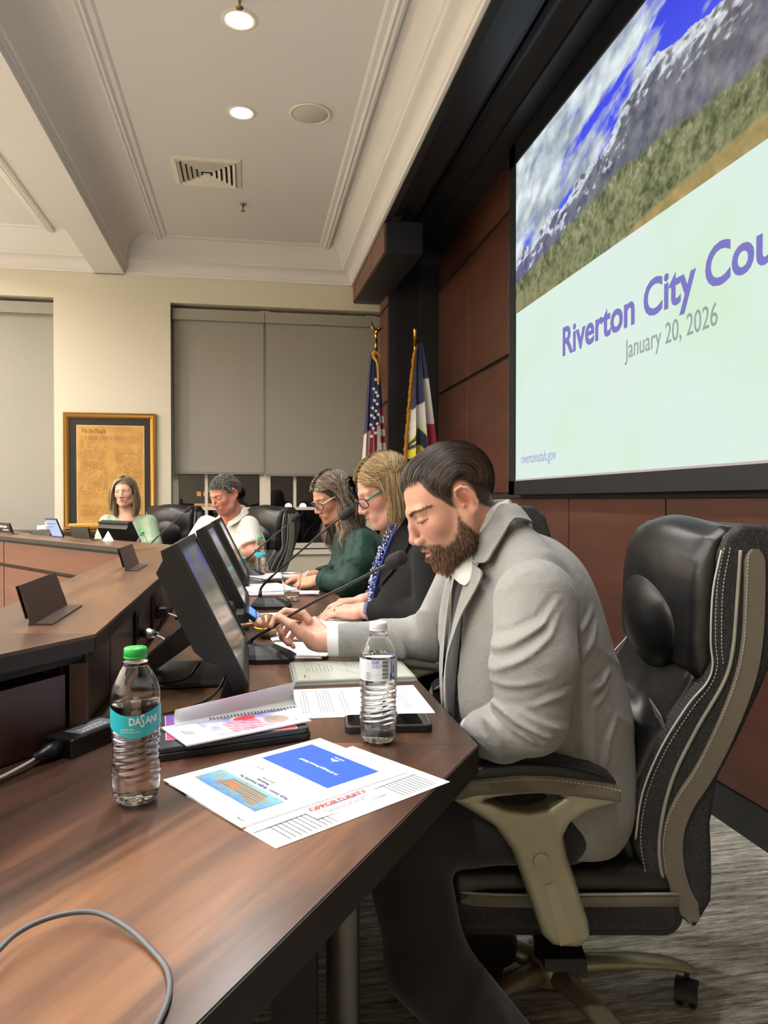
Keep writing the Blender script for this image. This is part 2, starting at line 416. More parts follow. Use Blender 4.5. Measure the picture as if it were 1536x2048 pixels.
# ---------------------------------------------------------------- dais wall: cherry panels with black reveals
ys_ = [6.63, 5.68, 4.73, 3.78, 2.83, 1.88, .93, -.02, -.97, -1.92]
cnt = 0
XP = XR - .02
def panel(y0, y1, z0, z1, m, x=XR, th=.02):
    obj('wall_panel', MB().box((x - th, y0 + .006, z0), (x, y1 - .006, z1), bev=.0015), m, wr)
wr = bpy.data.objects['wall_right']
for i in range(len(ys_) - 1):
    a, b = ys_[i + 1], ys_[i]
    panel(a, b, .135, .66 if False else 1.165, M['cherry'])
    panel(a, b, 1.21, 2.095, M['cherry']); panel(a, b, 2.125, 3.035, M['cherry']); panel(a, b, 3.065, 3.40, M['cherry'])
struct('baseboard_right', MB().box((XR - .028, YB, 0), (XR - .001, 6.7, .13)), M['dark'])
struct('trim_3', MB().box((XR - .012, YB, 1.17), (XR - .001, 6.63, 1.205)), pmat('dark_ledge', '26221f', .6))  # dark strip between the lower and upper panels
# portal: moulded charcoal jamb that turns through a rounded corner into the head
def portal():
    # (x, w): w = distance outward from the opening line
    prof = [(1.7, 0), (1.56, 0.0), (1.50, 0.0), (1.495, .02), (1.48, .025), (1.47, .005)]
    for k in range(9):
        a = math.pi * k / 8; prof.append((1.47 - .155 * k / 8, .008 + .06 * math.sin(a)))
    prof += [(1.31, .03), (1.298, .03), (1.292, .0), (1.24, .0), (1.225, .0), (1.225, .10), (1.225, .30)]
    rc = .16; yj = 6.60; zh = 3.37
    P = []
    for z in (0, 1, 2, 3.0): P.append([(x, yj + w_, z) for x, w_ in prof])
    cy, cz = yj - rc, zh - rc
    for k in range(1, 9):
        a = math.pi / 2 * k / 8
        P.append([(x, cy + (rc + w_) * math.cos(a), cz + (rc + min(w_, .085)) * math.sin(a)) for x, w_ in prof])
    for y in (4, 2, 0, YB): P.append([(x, y, zh + min(w_, .085)) for x, w_ in prof])
    return MB().grid(P)
M['portal'] = pmat('portal_charcoal', '222326', .42)
struct('trim_4', portal(), M['portal'], auto=35)
# outer return between crown and portal head
pr = [(.955, 3.155), (.955, 3.15), (1.0, 3.15), (1.0, 3.19), (1.07, 3.20), (1.08, 3.22), (1.2, 3.24), (1.225, 3.28), (1.225, 3.46), (.955, 3.46)]
struct('trim_5', loft_y(pr, YB, 5.32), M['dark'], auto=35)
# outer wood face of the far pier and the wood clad soffit box
struct('wall_pier', MB().box((1.23, 6.605, 0), (XR, YF + .02, CEIL)), M['dark'])
wp = bpy.data.objects['wall_pier']
for (z0, z1) in ((.13, 1.20), (1.21, 2.02), (2.05, 2.88), (2.91, 3.35)):
    obj('wall_panel', MB().box((1.21, 6.62, z0), (1.232, YF, z1), bev=.001), M['cherryV'], wp)
g = MB(); g.add([(.965, 5.3, 3.155), (.965, YF, 3.155), (.965, YF, 3.0), (.965, 5.3, 2.93), (1.23, 5.3, 3.155), (1.23, YF, 3.155), (1.23, YF, 3.0), (1.23, 5.3, 2.93)],
    [(0, 1, 2, 3), (4, 7, 6, 5), (3, 2, 6, 7), (0, 3, 7, 4), (1, 5, 6, 2), (0, 4, 5, 1)])
struct('soffit', g, M['dark']); sf = bpy.data.objects['soffit']; sf['kind'] = 'structure'
for a, b in ((5.34, 5.92), (5.935, 6.80), (6.815, 6.998)):
    zb = lambda y: 2.93 + (y - 5.3) / 1.7 * .07
    obj('wall_panel', MB().add([(.955, a, 3.15), (.955, b, 3.15), (.955, b, zb(b) + .012), (.955, a, zb(a) + .012), (.966, a, 3.15), (.966, b, 3.15), (.966, b, zb(b) + .012), (.966, a, zb(a) + .012)],
        [(0, 1, 2, 3), (7, 6, 5, 4), (0, 3, 7, 4), (1, 5, 6, 2), (3, 2, 6, 7), (0, 4, 5, 1)]), M['cherryV'], sf)
# ---------------------------------------------------------------- projection screen
def hashn(x, y, s=0):
    v = np.sin(x * 127.1 + y * 311.7 + s * 74.7) * 43758.5453; return v - np.floor(v)
def vnoise(x, y, s=0):
    xi = np.floor(x); yi = np.floor(y); u = x - xi; v = y - yi; u = u * u * (3 - 2 * u); v = v * v * (3 - 2 * v)
    a = hashn(xi, yi, s); b = hashn(xi + 1, yi, s); c = hashn(xi, yi + 1, s); d = hashn(xi + 1, yi + 1, s)
    return a + (b - a) * u + (c - a) * v + (a - b - c + d) * u * v
def fbm(x, y, o=5, s=0):
    r = 0; a = .5
    for k in range(o): r = r + a * vnoise(x * 2 ** k, y * 2 ** k, s + k * 7.3); a *= .5
    return r
def L3(c): return np.array(lin(c))
def mixn(a, b, t): t = np.clip(t, 0, 1)[:, None]; return a * (1 - t) + b * t
def color_grid(name, P0, U, V, nu, nv, fn, m, parent):
    """flat printed / projected picture on a dense grid, coloured per vertex by fn(u, v)"""
    u, v = np.meshgrid(np.linspace(0, 1, nu), np.linspace(0, 1, nv), indexing='ij'); u = u.ravel(); v = v.ravel()
    P = np.array(P0)[None] + u[:, None] * np.array(U)[None] + v[:, None] * np.array(V)[None]
    i, j = np.meshgrid(np.arange(nu - 1), np.arange(nv - 1), indexing='ij'); b = (i * nv + j).ravel()
    F = np.stack([b, b + nv, b + nv + 1, b + 1], 1)
    o = obj(name, (P, F), m, parent); setcol(o, fn(u, v)); return o
SX = 1.62; SY0, SY1, SZ0, SZ1 = 1.0, 4.425, 1.283, 3.222
scr = thing('projection_screen', 'large projection screen showing a mountain slide on the panelled wall', 'screen', (SX, 2.7, SZ0))
obj('screen_frame', MB().box((SX, SY0 - .1, SZ0 - .018), (SX + .05, SY1 + .11, SZ0 - .09 + .001)).box((SX - .01, SY1 + .006, SZ0 - .09), (SX + .05, SY1 + .11, 3.36)).box((SX - .01, SY0 - .1, SZ0 - .09), (SX + .05, SY0 - .006, 3.36))
    .box((SX - .01, SY0 - .1, SZ0 - .09), (SX + .05, SY1 + .11, SZ0 - .006)).box((SX - .01, SY0 - .1, SZ1 + .006), (SX + .05, SY1 + .11, 3.36)), pmat('screen_frame_black', '0b0f16', .6), scr)
SEM = .86
def emat(name, col, e=SEM):
    m = pmat(name, '101010', .9, spec=.1); b = m.node_tree.nodes['Principled BSDF']
    b.inputs['Emission Color'].default_value = (*lin(col), 1); b.inputs['Emission Strength'].default_value = e; return m
def slide_white():
    m = emat('projected_white', 'dcefe4'); nt = NT(m); v = coords(nt)
    n1 = noise(nt, v, 1.3, 2, .5); nt.l(ramp(nt, n1, [(.3, 'd3ecd2'), (.5, 'dbeee3'), (.7, 'dcebe4')]), nt.bs.inputs['Emission Color']); return m
PZ = 2.304
obj('slide_background', MB().box((SX - .002, SY0, SZ0), (SX + .002, SY1, SZ1)), slide_white(), scr)
obj('slide_edge_line', MB().box((SX - .004, SY0, SZ0 - .006), (SX + .002, SY1, SZ0 + .004)), emat('projected_edge', 'cbb9b4', .8), scr)
def slide(u, v):  # u: 0 left (far) .. 1 right; v: 0 bottom .. 1 top
    X = u * 3.7; Z = v
    n1 = fbm(X * 6, Z * 6, 6, 1); n2 = fbm(X * 20, Z * 20, 5, 2); n3 = fbm(X * 60, Z * 60, 3, 3)
    sky = mixn(L3('5a6cf5')[None] + 0 * u[:, None], L3('3a3fd8')[None] + 0 * u[:, None], v)
    # diagonal clouds
    cx = X * 2.0 + Z * .5; cy = Z * 3.4 - X * .9
    c = fbm(cx * 1.6 - cy * .8, cy * 3.0 + cx * .6, 6, 11); hi = v - (.50 + .30 * u)
    cm = np.clip((c - .42 + 1.5 * (.26 + (v - .52) * .53 - u) + .12 * (n2 - .4)) * 5, 0, 1) * np.clip(.55 + c * 1.2, 0, 1)
    cl = mixn(L3('8f9aa8')[None] + 0 * u[:, None], L3('dfe9ea')[None] + 0 * u[:, None], np.clip((fbm(cx * 3, cy * 3, 4, 5) - .25) * 2.2, 0, 1))
    col = mixn(sky, cl, cm)
    # ridge line
    ridge = np.interp(u, [0, .03, .08, .156, .20, .25, .30, .33, .37, .416, .47, .515, .6, .67, .8, 1], [.34, .40, .36, .46, .41, .49, .50, .49, .58, .68, .71, .68, .64, .67, .62, .5])
    ridge = ridge + (fbm(X * 16, X * 0 + 3, 5, 9) - .5) * .05
    mt = (v < ridge)
    rock = mixn(L3('4d5066')[None] + 0 * u[:, None], L3('7d8088')[None] + 0 * u[:, None], (n2 - .2) * 1.8)
    rock = mixn(rock, L3('8a7f7c')[None] + 0 * u[:, None], np.clip((u - .35) * 1.6, 0, .8) * np.clip((n1 - .3) * 3, 0, 1))
    rock = mixn(rock, L3('5a5788')[None] + 0 * u[:, None], np.clip(.6 - u * 2.0, 0, .7))
    depth = ridge - v
    rg_ = fbm(X * 13 + Z * 16, Z * 34 - X * 12, 6, 21); snow = np.clip((rg_ - .34 - depth * 2.0) * 7, 0, 1) * np.clip(.3 + fbm(X * 40 + Z * 20, Z * 50, 3, 6), 0, 1); rock = rock * (.62 + .75 * np.clip(fbm(X * 12 - Z * 14, Z * 10 + X * 9, 5, 17), 0, 1))[:, None]
    rock = mixn(rock, L3('e6eef2')[None] + 0 * u[:, None], snow * .9)
    forest = np.interp(u, [0, .2, .4, .6, .7, 1], [.21, .29, .36, .31, .28, .28]) + (n1 - .5) * .05
    fcol = mixn(L3('4c5138')[None] + 0 * u[:, None], L3('8c8f68')[None] + 0 * u[:, None], (n2 * .6 + n3 * .5 - .3) * 2.6)
    fcol = mixn(fcol, L3('b3a58e')[None] + 0 * u[:, None], np.clip((n3 + n2 * .6 - .92) * 8, 0, 1) * np.clip(1.2 - (forest - v) * 7, 0, 1))
    land = mixn(rock, fcol, np.clip((forest - v) * 40, 0, 1))
    field = np.interp(u, [0, .30, .40, .45, .6, .7, 1], [-.1, -.03, .03, .06, .09, .10, .10]) + (fbm(X * 4, Z * 4, 3, 31) - .5) * .03
    fld = mixn(L3('8c8050')[None] + 0 * u[:, None], L3('b59a68')[None] + 0 * u[:, None], n2 * 1.6 - .3)
    land = mixn(land, fld, np.clip((field - v) * 60, 0, 1))
    low = np.clip((.14 - v) * 14, 0, 1) * np.clip(.25 - u, 0, 1) * 4; land = mixn(land, L3('938c66')[None] + 0 * u[:, None], low * .6)
    col = np.where(mt[:, None], land, col)
    return col
M['slidepic'] = pmat('projected_photo', '101010', .9, spec=.1)
_nt = NT(M['slidepic']); _a = _nt.n('ShaderNodeAttribute'); _a.attribute_name = 'Col'; _nt.l(_a.outputs['Color'], _nt.bs.inputs['Emission Color']); _nt.bs.inputs['Emission Strength'].default_value = .92
color_grid('slide_photo', (SX - .0045, SY1, PZ), (0, SY0 - SY1, 0), (0, 0, SZ1 - PZ), 900, 240, slide, M['slidepic'], scr)
TM = lambda y, z: frame((SX - .006, y, z), (0, -1, 0), (0, 0, 1))
text('slide_title', 'Riverton City Council', .205, TM(3.725, 1.915), emat('projected_purple', '7a74be', .9), scr, .0005, .005, sxy=1.06, res=4)
text('slide_date', 'January 20, 2026', .118, TM(3.045, 1.775), emat('projected_grey', '95a09a', .9), scr, .0005, 0, sxy=.83, res=8)
text('slide_web_address', 'rivertonutah.gov', .088, TM(4.32, 1.378), emat('projected_lilac', 'a3a5cf', .9), scr, .0005, 0, sxy=.88)
# ---------------------------------------------------------------- ceiling fittings
M['lamplens'] = pmat('lamp_lens', 'ffffff', .4); b_ = M['lamplens'].node_tree.nodes['Principled BSDF']; b_.inputs['Emission Color'].default_value = (1, .97, .92, 1); b_.inputs['Emission Strength'].default_value = 14
for i, (x, y) in enumerate(((-.045, 3.695), (-.045, 4.569))):
    t = thing('ceiling_downlight', ('round recessed downlight glowing, the one nearer the top of the frame', 'round recessed downlight glowing beside the ceiling speaker')[i], 'ceiling light', (x, y, CEIL), 0, 'recessed downlights')
    obj('trim_ring', MB().lathe([(.062, 0), (.062, -.004), (.078, -.006), (.088, -.003), (.09, 0)], 40, c=(x, y, CEIL)), M['white'], t, smooth=True)
    obj('lamp_lens', MB().lathe([(1e-7, -.008), (.04, -.007), (.066, -.003)], 32, c=(x, y, CEIL)), M['lamplens'], t, smooth=True)
t = thing('ceiling_speaker', 'round flat grey speaker grille in the ceiling right of the downlight', 'speaker', (.36, 4.51, CEIL))
obj('speaker_rim', MB().lathe([(.105, 0), (.106, -.008), (.122, -.01), (.128, 0)], 48, c=(.36, 4.51, CEIL)), M['white'], t, smooth=True)
obj('speaker_grille', MB().lathe([(1e-7, -.009), (.1, -.008), (.107, -.003)], 48, c=(.36, 4.51, CEIL)), pmat('grille_grey', 'bdb8ae', .8), t, smooth=True)
t = thing('air_vent', 'square white ceiling air diffuser with nested louvres', 'air vent', (-.29, 5.43, CEIL))
vx, vy = -.29, 5.43
obj('vent_back', MB().box((vx - .2, vy - .2, CEIL - .006), (vx + .2, vy + .2, CEIL - .001)), M['black'], t)
def sqring(c, ro, ri, z0, z1, zi):
    g = MB(); P = []
    for (r_, z) in ((ro, z1), (ro, z0), (ri, zi), (ri, z1)):
        P.append([(c[0] - r_, c[1] - r_, z), (c[0] + r_, c[1] - r_, z), (c[0] + r_, c[1] + r_, z), (c[0] - r_, c[1] + r_, z)])
    vs = [p for q in P for p in q]; fs = []
    for k in range(4):
        for i in range(4):
            j = (i + 1) % 4; kk = (k + 1) % 4; fs.append((k * 4 + i, k * 4 + j, kk * 4 + j, kk * 4 + i))
    return g.add(vs, fs)
obj('vent_frame', sqring((vx, vy), .235, .2, CEIL - .006, CEIL, CEIL - .016), M['white'], t)
for k in range(5):
    ro = .195 - k * .034; obj('louvre', sqring((vx, vy), ro, ro - .02, CEIL - .026, CEIL - .008, CEIL - .012), M['white'], t)
obj('louvre', MB().box((vx - .024, vy - .024, CEIL - .026), (vx + .024, vy + .024, CEIL - .02)), M['white'], t)
for i, (x, y, lab) in enumerate(((-.047, 5.967, 'small brass fire sprinkler on the ceiling beyond the air diffuser'), (-.04, 3.52, 'small fire sprinkler at the top edge above the first downlight'))):
    t = thing('fire_sprinkler', lab, 'sprinkler', (x, y, CEIL))
    obj('escutcheon', MB().lathe([(.028, 0), (.026, -.006), (.01, -.01), (1e-7, -.01)], 20, c=(x, y, CEIL)), pmat('dull_steel', '9a958c', .4, .8), t, smooth=True)
    obj('sprinkler_head', MB().lathe([(.007, -.01), (.007, -.035), (.003, -.038), (.003, -.052), (.018, -.054), (.018, -.056), (1e-7, -.056)], 16, c=(x, y, CEIL)), pmat('dull_brass', '8b7a55', .4, .8), t, smooth=True)
# ================================================================ DAIS DESK
ZT = .75; ZL = .93
uB = Vector((-.568, -.823, 0)); nB = Vector((.823, -.568, 0)); uC = Vector((-.5736, .8192, 0)); nC = Vector((.8192, .5736, 0))
def P2(v): return (v[0], v[1])
pub1 = Vector((-.52, 1.41, 0)); pub2 = Vector((-.52, 3.72, 0))
led1 = Vector((-.262, 1.35, 0)); led2 = Vector((-.27, 3.80, 0))
out1 = Vector((.374, 1.202, 0)); out2 = Vector((.374, 4.0, 0))
bi1 = Vector((.302, 1.219, 0)); bi2 = Vector((.302, 3.977, 0))       # inner line of the border band
LB, LC = 2.1, 2.9
desk = thing('dais_desk', 'long dark walnut council dais desk bending round the seated people', 'desk', (0, 2.5, 0))
def slab(name, poly, z0, z1, m, bev=.0015, parent=desk): return obj(name, MB().prism([P2(p) for p in poly], z0, z1, top_in=bev) if bev else MB().prism([P2(p) for p in poly], z0, z1), m, parent)
def inset(poly, k=.0004):
    c = sum(poly, Vector((0, 0, 0))) / len(poly); return [p + (c - p).normalized() * k for p in poly]
def flatslab(name, poly, z0, z1, m, parent=desk): return obj(name, MB().prism([P2(p) for p in inset(poly)], z0, z1), m, parent)
ri1 = Vector((-.33, 1.366, 0)); ri2 = Vector((-.33, 3.78, 0))
flatslab('worktop', [ri1, bi1, bi2, ri2], .712, ZT, M['top'])
flatslab('worktop_border', [bi1, out1, out2, bi2], .705, ZT, M['top'])
flatslab('worktop', [ri1 + uB * LB, bi1 + uB * LB, bi1, ri1], .712, ZT, M['topB'])
flatslab('worktop_border', [bi1 + uB * LB, out1 + uB * LB, out1, bi1], .705, ZT, M['topB'])
flatslab('worktop', [ri2, bi2, bi2 + uC * LC, ri2 + uC * LC], .712, ZT, M['topC'])
flatslab('worktop_border', [bi2, out2, out2 + uC * LC, bi2 + uC * LC], .705, ZT, M['topC'])
# front edge bands (dark) under the tops
for a, b in ((out1, out2), (out1 + uB * LB, out1), (out2, out2 + uC * LC)):
    d = (b - a).normalized(); n = Vector((d.y, -d.x, 0)); n = n if n.x > 0 else -n
    obj('edge_band', MB().prism([P2(a + d * .001 - n * .0), P2(b - d * .001 - n * .0), P2(b - d * .001 + n * .0022), P2(a + d * .001 + n * .0022)], .704, ZT - .0012), M['edge'], desk)
# raised ledge with stepped fascia
mB = wood('walnut_ledge_b', '38251c', '523628', '6f4c39', R(34.6), .33, 1.0, 'y', 1.0, .2)
mC = wood('walnut_ledge_c', '5a4032', '735541', '8b6a52', R(-35), .33, 1.0, 'y', 1.0, .2)
for quad, m_ in (([pub1, led1, led2, pub2], M['ledge']), ([pub1 + uB * LB, led1 + uB * LB, led1, pub1], mB), ([pub2, led2, led2 + uC * LC, pub2 + uC * LC], mC)):
    flatslab('ledge_top', quad, ZL - .006, ZL, m_)
    c = sum(quad, Vector()) / 4
    flatslab('ledge_core', [p + (c - p).normalized() * .001 for p in quad], ZL - .03, ZL - .006, M['edge'])
def off(poly_in, a, b): return poly_in
# second step below the ledge
flatslab('ledge_step', [pub1 + Vector((.02, 0, 0)), led1 + Vector((-.018, 0, 0)), led2 + Vector((-.018, 0, 0)), pub2 + Vector((.02, 0, 0))], ZL - .046, ZL - .03, M['black'])
flatslab('ledge_step', [pub1 + uB * LB + nB * .02, led1 + uB * LB - nB * .018, led1 - nB * .018, pub1 + nB * .02], ZL - .046, ZL - .03, M['black'])
flatslab('ledge_step', [pub2 + nC * .02, led2 - nC * .018, led2 + uC * LC - nC * .018, pub2 + uC * LC + nC * .02], ZL - .046, ZL - .03, M['black'])
# risers between ledge and worktop
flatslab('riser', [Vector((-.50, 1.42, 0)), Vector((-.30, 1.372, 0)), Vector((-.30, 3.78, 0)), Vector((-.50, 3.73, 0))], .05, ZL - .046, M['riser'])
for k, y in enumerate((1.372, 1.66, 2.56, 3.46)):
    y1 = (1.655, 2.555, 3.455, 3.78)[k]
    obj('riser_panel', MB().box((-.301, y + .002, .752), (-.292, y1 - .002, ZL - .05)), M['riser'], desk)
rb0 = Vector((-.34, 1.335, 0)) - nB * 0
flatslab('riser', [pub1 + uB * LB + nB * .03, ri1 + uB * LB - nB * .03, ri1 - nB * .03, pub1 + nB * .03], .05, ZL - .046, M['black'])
# framed proud panel on the near riser, and the corner posts
pb = led1 - nB * .022
def boxB(t0, t1, d0, d1, z0, z1, m, name='riser_panel'):
    q = [pb + uB * t0 + nB * d0, pb + uB * t1 + nB * d0, pb + uB * t1 + nB * d1, pb + uB * t0 + nB * d1]
    return obj(name, MB().prism([P2(p) for p in q], z0, z1), m, desk)
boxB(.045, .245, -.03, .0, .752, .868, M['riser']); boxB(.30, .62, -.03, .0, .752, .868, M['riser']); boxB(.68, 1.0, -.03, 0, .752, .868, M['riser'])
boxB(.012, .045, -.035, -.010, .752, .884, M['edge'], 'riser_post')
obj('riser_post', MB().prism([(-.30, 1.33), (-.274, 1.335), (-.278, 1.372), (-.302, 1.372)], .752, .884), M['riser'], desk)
# public side of the far wing: cherry panels with dark grooves
flatslab('front_backing', [pub2 + nC * .045, pub2 + nC * .2, pub2 + nC * .2 + uC * LC, pub2 + nC * .045 + uC * LC], .02, ZL - .046, M['edge'])
def boxC(t0, t1, z0, z1, m, name='front_panel'):
    q = [pub2 + uC * t0 + nC * .022, pub2 + uC * t1 + nC * .022, pub2 + uC * t1 + nC * .047, pub2 + uC * t0 + nC * .047]
    return obj(name, MB().prism([P2(p) for p in q], z0, z1), m, desk)
for t0, t1 in ((.03, 1.90), (1.915, 2.88)):
    boxC(t0, t1, .745, ZL - .036, M['cherryC']); boxC(t0, t1, .14, .722, M['cherryC'])
boxC(.0, LC, .02, .12, M['edge'], 'toe_kick')
# modesty panels and legs below the near tops
flatslab('modesty_panel', [Vector((-.30, 1.40, 0)), Vector((-.28, 1.40, 0)), Vector((-.28, 3.76, 0)), Vector((-.30, 3.76, 0))], .05, .71, M['edge'])
for q, zt in ((Vector((.145, 1.19, 0)), .705), (Vector((.12, 3.3, 0)), .705), (Vector((-.48, .30, 0)), .705)):
    obj('support_leg', MB().tube([(q.x, q.y, 0), (q.x, q.y, zt)], .027, 24), pmat('leg_steel', '6d6a64', .3, .9), desk, auto=40)
    obj('leg_flange', MB().lathe([(1e-7, .012), (.05, .01), (.055, 0)], 24, c=(q.x, q.y, 0)), M['blackp2'], desk, smooth=True)
obj('support_panel', MB().prism([(.03, 1.165), (.10, 1.155), (.104, 1.175), (.034, 1.185)], 0, .705), M['blackp2'], desk)
# wall outlets on the riser, with their plugs and cables as parts
for y, lab in ((2.02, 'black power outlet on the riser behind the nearest monitor'), (2.36, 'black power outlet on the riser further behind the nearest monitor')):
    t = thing('power_outlet', lab, 'outlet', (-.292, y, .82))
    obj('outlet_plate', MB().box((-.293, y - .038, .765), (-.285, y + .038, .88), bev=.002), M['blackp'], t)
    obj('outlet_plate', MB().box((-.286, y - .02, .80), (-.282, y + .02, .862), bev=.001), M['blackp2'], t)
def cable(name, label, pts, r, m, cat='cable', n=8):
    o = obj(name, MB().tube(bez(pts, n), r, 8), m, None, smooth=True); return tag(o, label, cat)
t = thing('power_plug', 'chrome capped power plug in the outlet behind the nearest monitor', 'plug', (-.28, 2.02, .815))
obj('plug_body', MB().tube([(-.284, 2.02, .815), (-.262, 2.02, .815), (-.252, 2.02, .812), (-.236, 2.01, .81)], [.011, .013, .012, .007], 14), M['chrome'], t, smooth=True)
obj('cord', MB().tube(bez([(-.24, 2.01, .81), (-.215, 1.98, .80), (-.22, 1.93, .775), (-.26, 1.88, .757), (-.24, 1.80, .755)], 8), .0025, 8), pmat('white_cord', 'd8d6d0', .5), t, smooth=True)
t = thing('power_plug', 'white rimmed plug in the farther outlet on the riser', 'plug', (-.28, 2.36, .82))
obj('plug_body', MB().box((-.284, 2.345, .80), (-.245, 2.375, .835), bev=.004), M['blackp'], t)
obj('cord', MB().tube(bez([(-.246, 2.36, .815), (-.2, 2.3, .80), (-.21, 2.15, .77), (-.25, 2.0, .757), (-.2, 1.9, .755)], 8), .0025, 8), pmat('white_cord', 'd8d6d0', .5), t, smooth=True)
cable('monitor_cable', 'black cable looping on the desk behind the nearest monitor', [(-.11, 1.70, .80), (-.14, 1.66, .775), (-.22, 1.70, .758), (-.19, 1.80, .757), (-.12, 1.86, .757), (-.08, 2.0, .757)], .003, M['blackp'])
cable('monitor_cable', 'black cable hanging under the nearest monitor and curling by its base', [(-.07, 1.62, .83), (-.05, 1.59, .80), (-.075, 1.545, .765), (-.12, 1.50, .7545), (-.18, 1.46, .7545), (-.22, 1.50, .7545)], .0028, M['blackp'])
# ---------------------------------------------------------------- monitors (proto at the origin of its own Empty, local coordinates)
def screenpic(u, v):  # blurred grey-blue slide reflection painted into the screen colour
    n = fbm(u * 5, v * 4, 4, 3); base = mixn(L3('70706a')[None] + 0 * u[:, None], L3('8d8a80')[None] + 0 * u[:, None], n * 1.5 - .2)
    bl = np.clip((v - .62) * 5, 0, 1) * np.clip((n - .35) * 6, 0, 1)
    return mixn(base, L3('5a62b4')[None] + 0 * u[:, None], bl * .8)
M['screen'] = attr_mat('monitor_screen', .12, emit=.16)
M['screen'].node_tree.nodes['Principled BSDF'].inputs['Specular IOR Level'].default_value = .6
def monitor(label, x, y, lev=0.0):
    t = thing('monitor', label, 'monitor', (x, y, ZT))
    pr = [(-.149, .321), (-.009, .032), (-.032, .016), (-.058, .074), (-.088, .082), (-.112, .104), (-.135, .154), (-.160, .213), (-.185, .264), (-.172, .289), (-.176, .308)]
    g = MB(); n = len(pr); W = .48
    for (y0, y1, sc_) in ((0, W, 1),):
        vs = [(a, y0, b) for a, b in pr] + [(a, y1, b) for a, b in pr]
        g.add(vs, [tuple(range(n)), tuple(reversed(range(n, 2 * n)))] + [((i + 1) % n, i, n + i, n + (i + 1) % n) for i in range(n)])
    obj('housing', g, M['blackp'], t, world=False)
    d = Vector((.14, 0, -.289)).normalized(); nn = Vector((.289, 0, .14)).normalized(); L = .321
    def pt(s, yy, o): q = Vector((-.149, yy, .321)) + d * s + nn * o; return q
    g = MB()
    for (s0, s1, y0, y1) in ((0, .016, 0, W), (L - .02, L, 0, W), (.016, L - .02, 0, .014), (.016, L - .02, W - .014, W)):
        vs = [pt(s, yy, o) for o in (0, .006) for s, yy in ((s0, y0), (s1, y0), (s1, y1), (s0, y1))]
        g.add(vs, [(0, 1, 2, 3), (7, 6, 5, 4), (0, 4, 5, 1), (1, 5, 6, 2), (2, 6, 7, 3), (3, 7, 4, 0)])
    obj('bezel', g, M['blackp2'], t, world=False)
    P0 = pt(L - .02, .014, .0012); U = (0, W - .028, 0); V = tuple(-d * (L - .036))
    color_grid('screen', tuple(P0), U, V, 60, 50, screenpic, M['screen'], t).matrix_parent_inverse = Matrix()
    g = MB()
    # arm from the back of the housing down to the base plate
    g.add([(-.125, W / 2 - .04, .15), (-.125, W / 2 + .04, .15), (-.10, W / 2 + .04, .105), (-.10, W / 2 - .04, .105), (-.25, W / 2 - .04, .035), (-.25, W / 2 + .04, .035), (-.235, W / 2 + .04, .008), (-.235, W / 2 - .04, .008)],
        [(0, 1, 2, 3), (4, 7, 6, 5), (0, 4, 5, 1), (3, 2, 6, 7), (0, 3, 7, 4), (1, 5, 6, 2)])
    obj('stand_arm', g, M['blackp'], t, world=False)
    obj('stand_foot', MB().box((-.255, W / 2 - .12, 0), (-.04, W / 2 + .12, .012), bev=.004), M['blackp2'], t, world=False)
    obj('lower_support', MB().add([(-.062, .03, 0), (-.012, .03, 0), (-.012, .03, .03), (-.04, .03, .06), (-.062, .09, 0), (-.012, .09, 0), (-.012, .09, .03), (-.04, .09, .06)],
        [(0, 1, 2, 3), (7, 6, 5, 4), (0, 4, 5, 1), (1, 5, 6, 2), (2, 6, 7, 3), (3, 7, 4, 0)]), M['blackp'], t, world=False)
    return t
mon = monitor('large tilted black monitor nearest the camera, behind the green-capped bottle', 0.0, 1.55)
for c in ALLKIDS(mon): c.matrix_parent_inverse = Matrix()
copy_tree(mon, None, (0.0, 2.53, ZT), 0, 'second tilted black monitor, directly behind the nearest one')
copy_tree(mon, None, (0.0, 3.45, ZT), 0, 'third tilted black monitor in the row, in front of the man in white')
# the monitor in front of the woman in pale green, seen from the back
sb = pub2 + uC * .84 + nC * .50
ms = copy_tree(mon, None, (sb.x, sb.y, ZT + .02), R(35), 'black monitor seen from behind in front of the woman in pale green'); ms.scale = (.82, .82, .82)
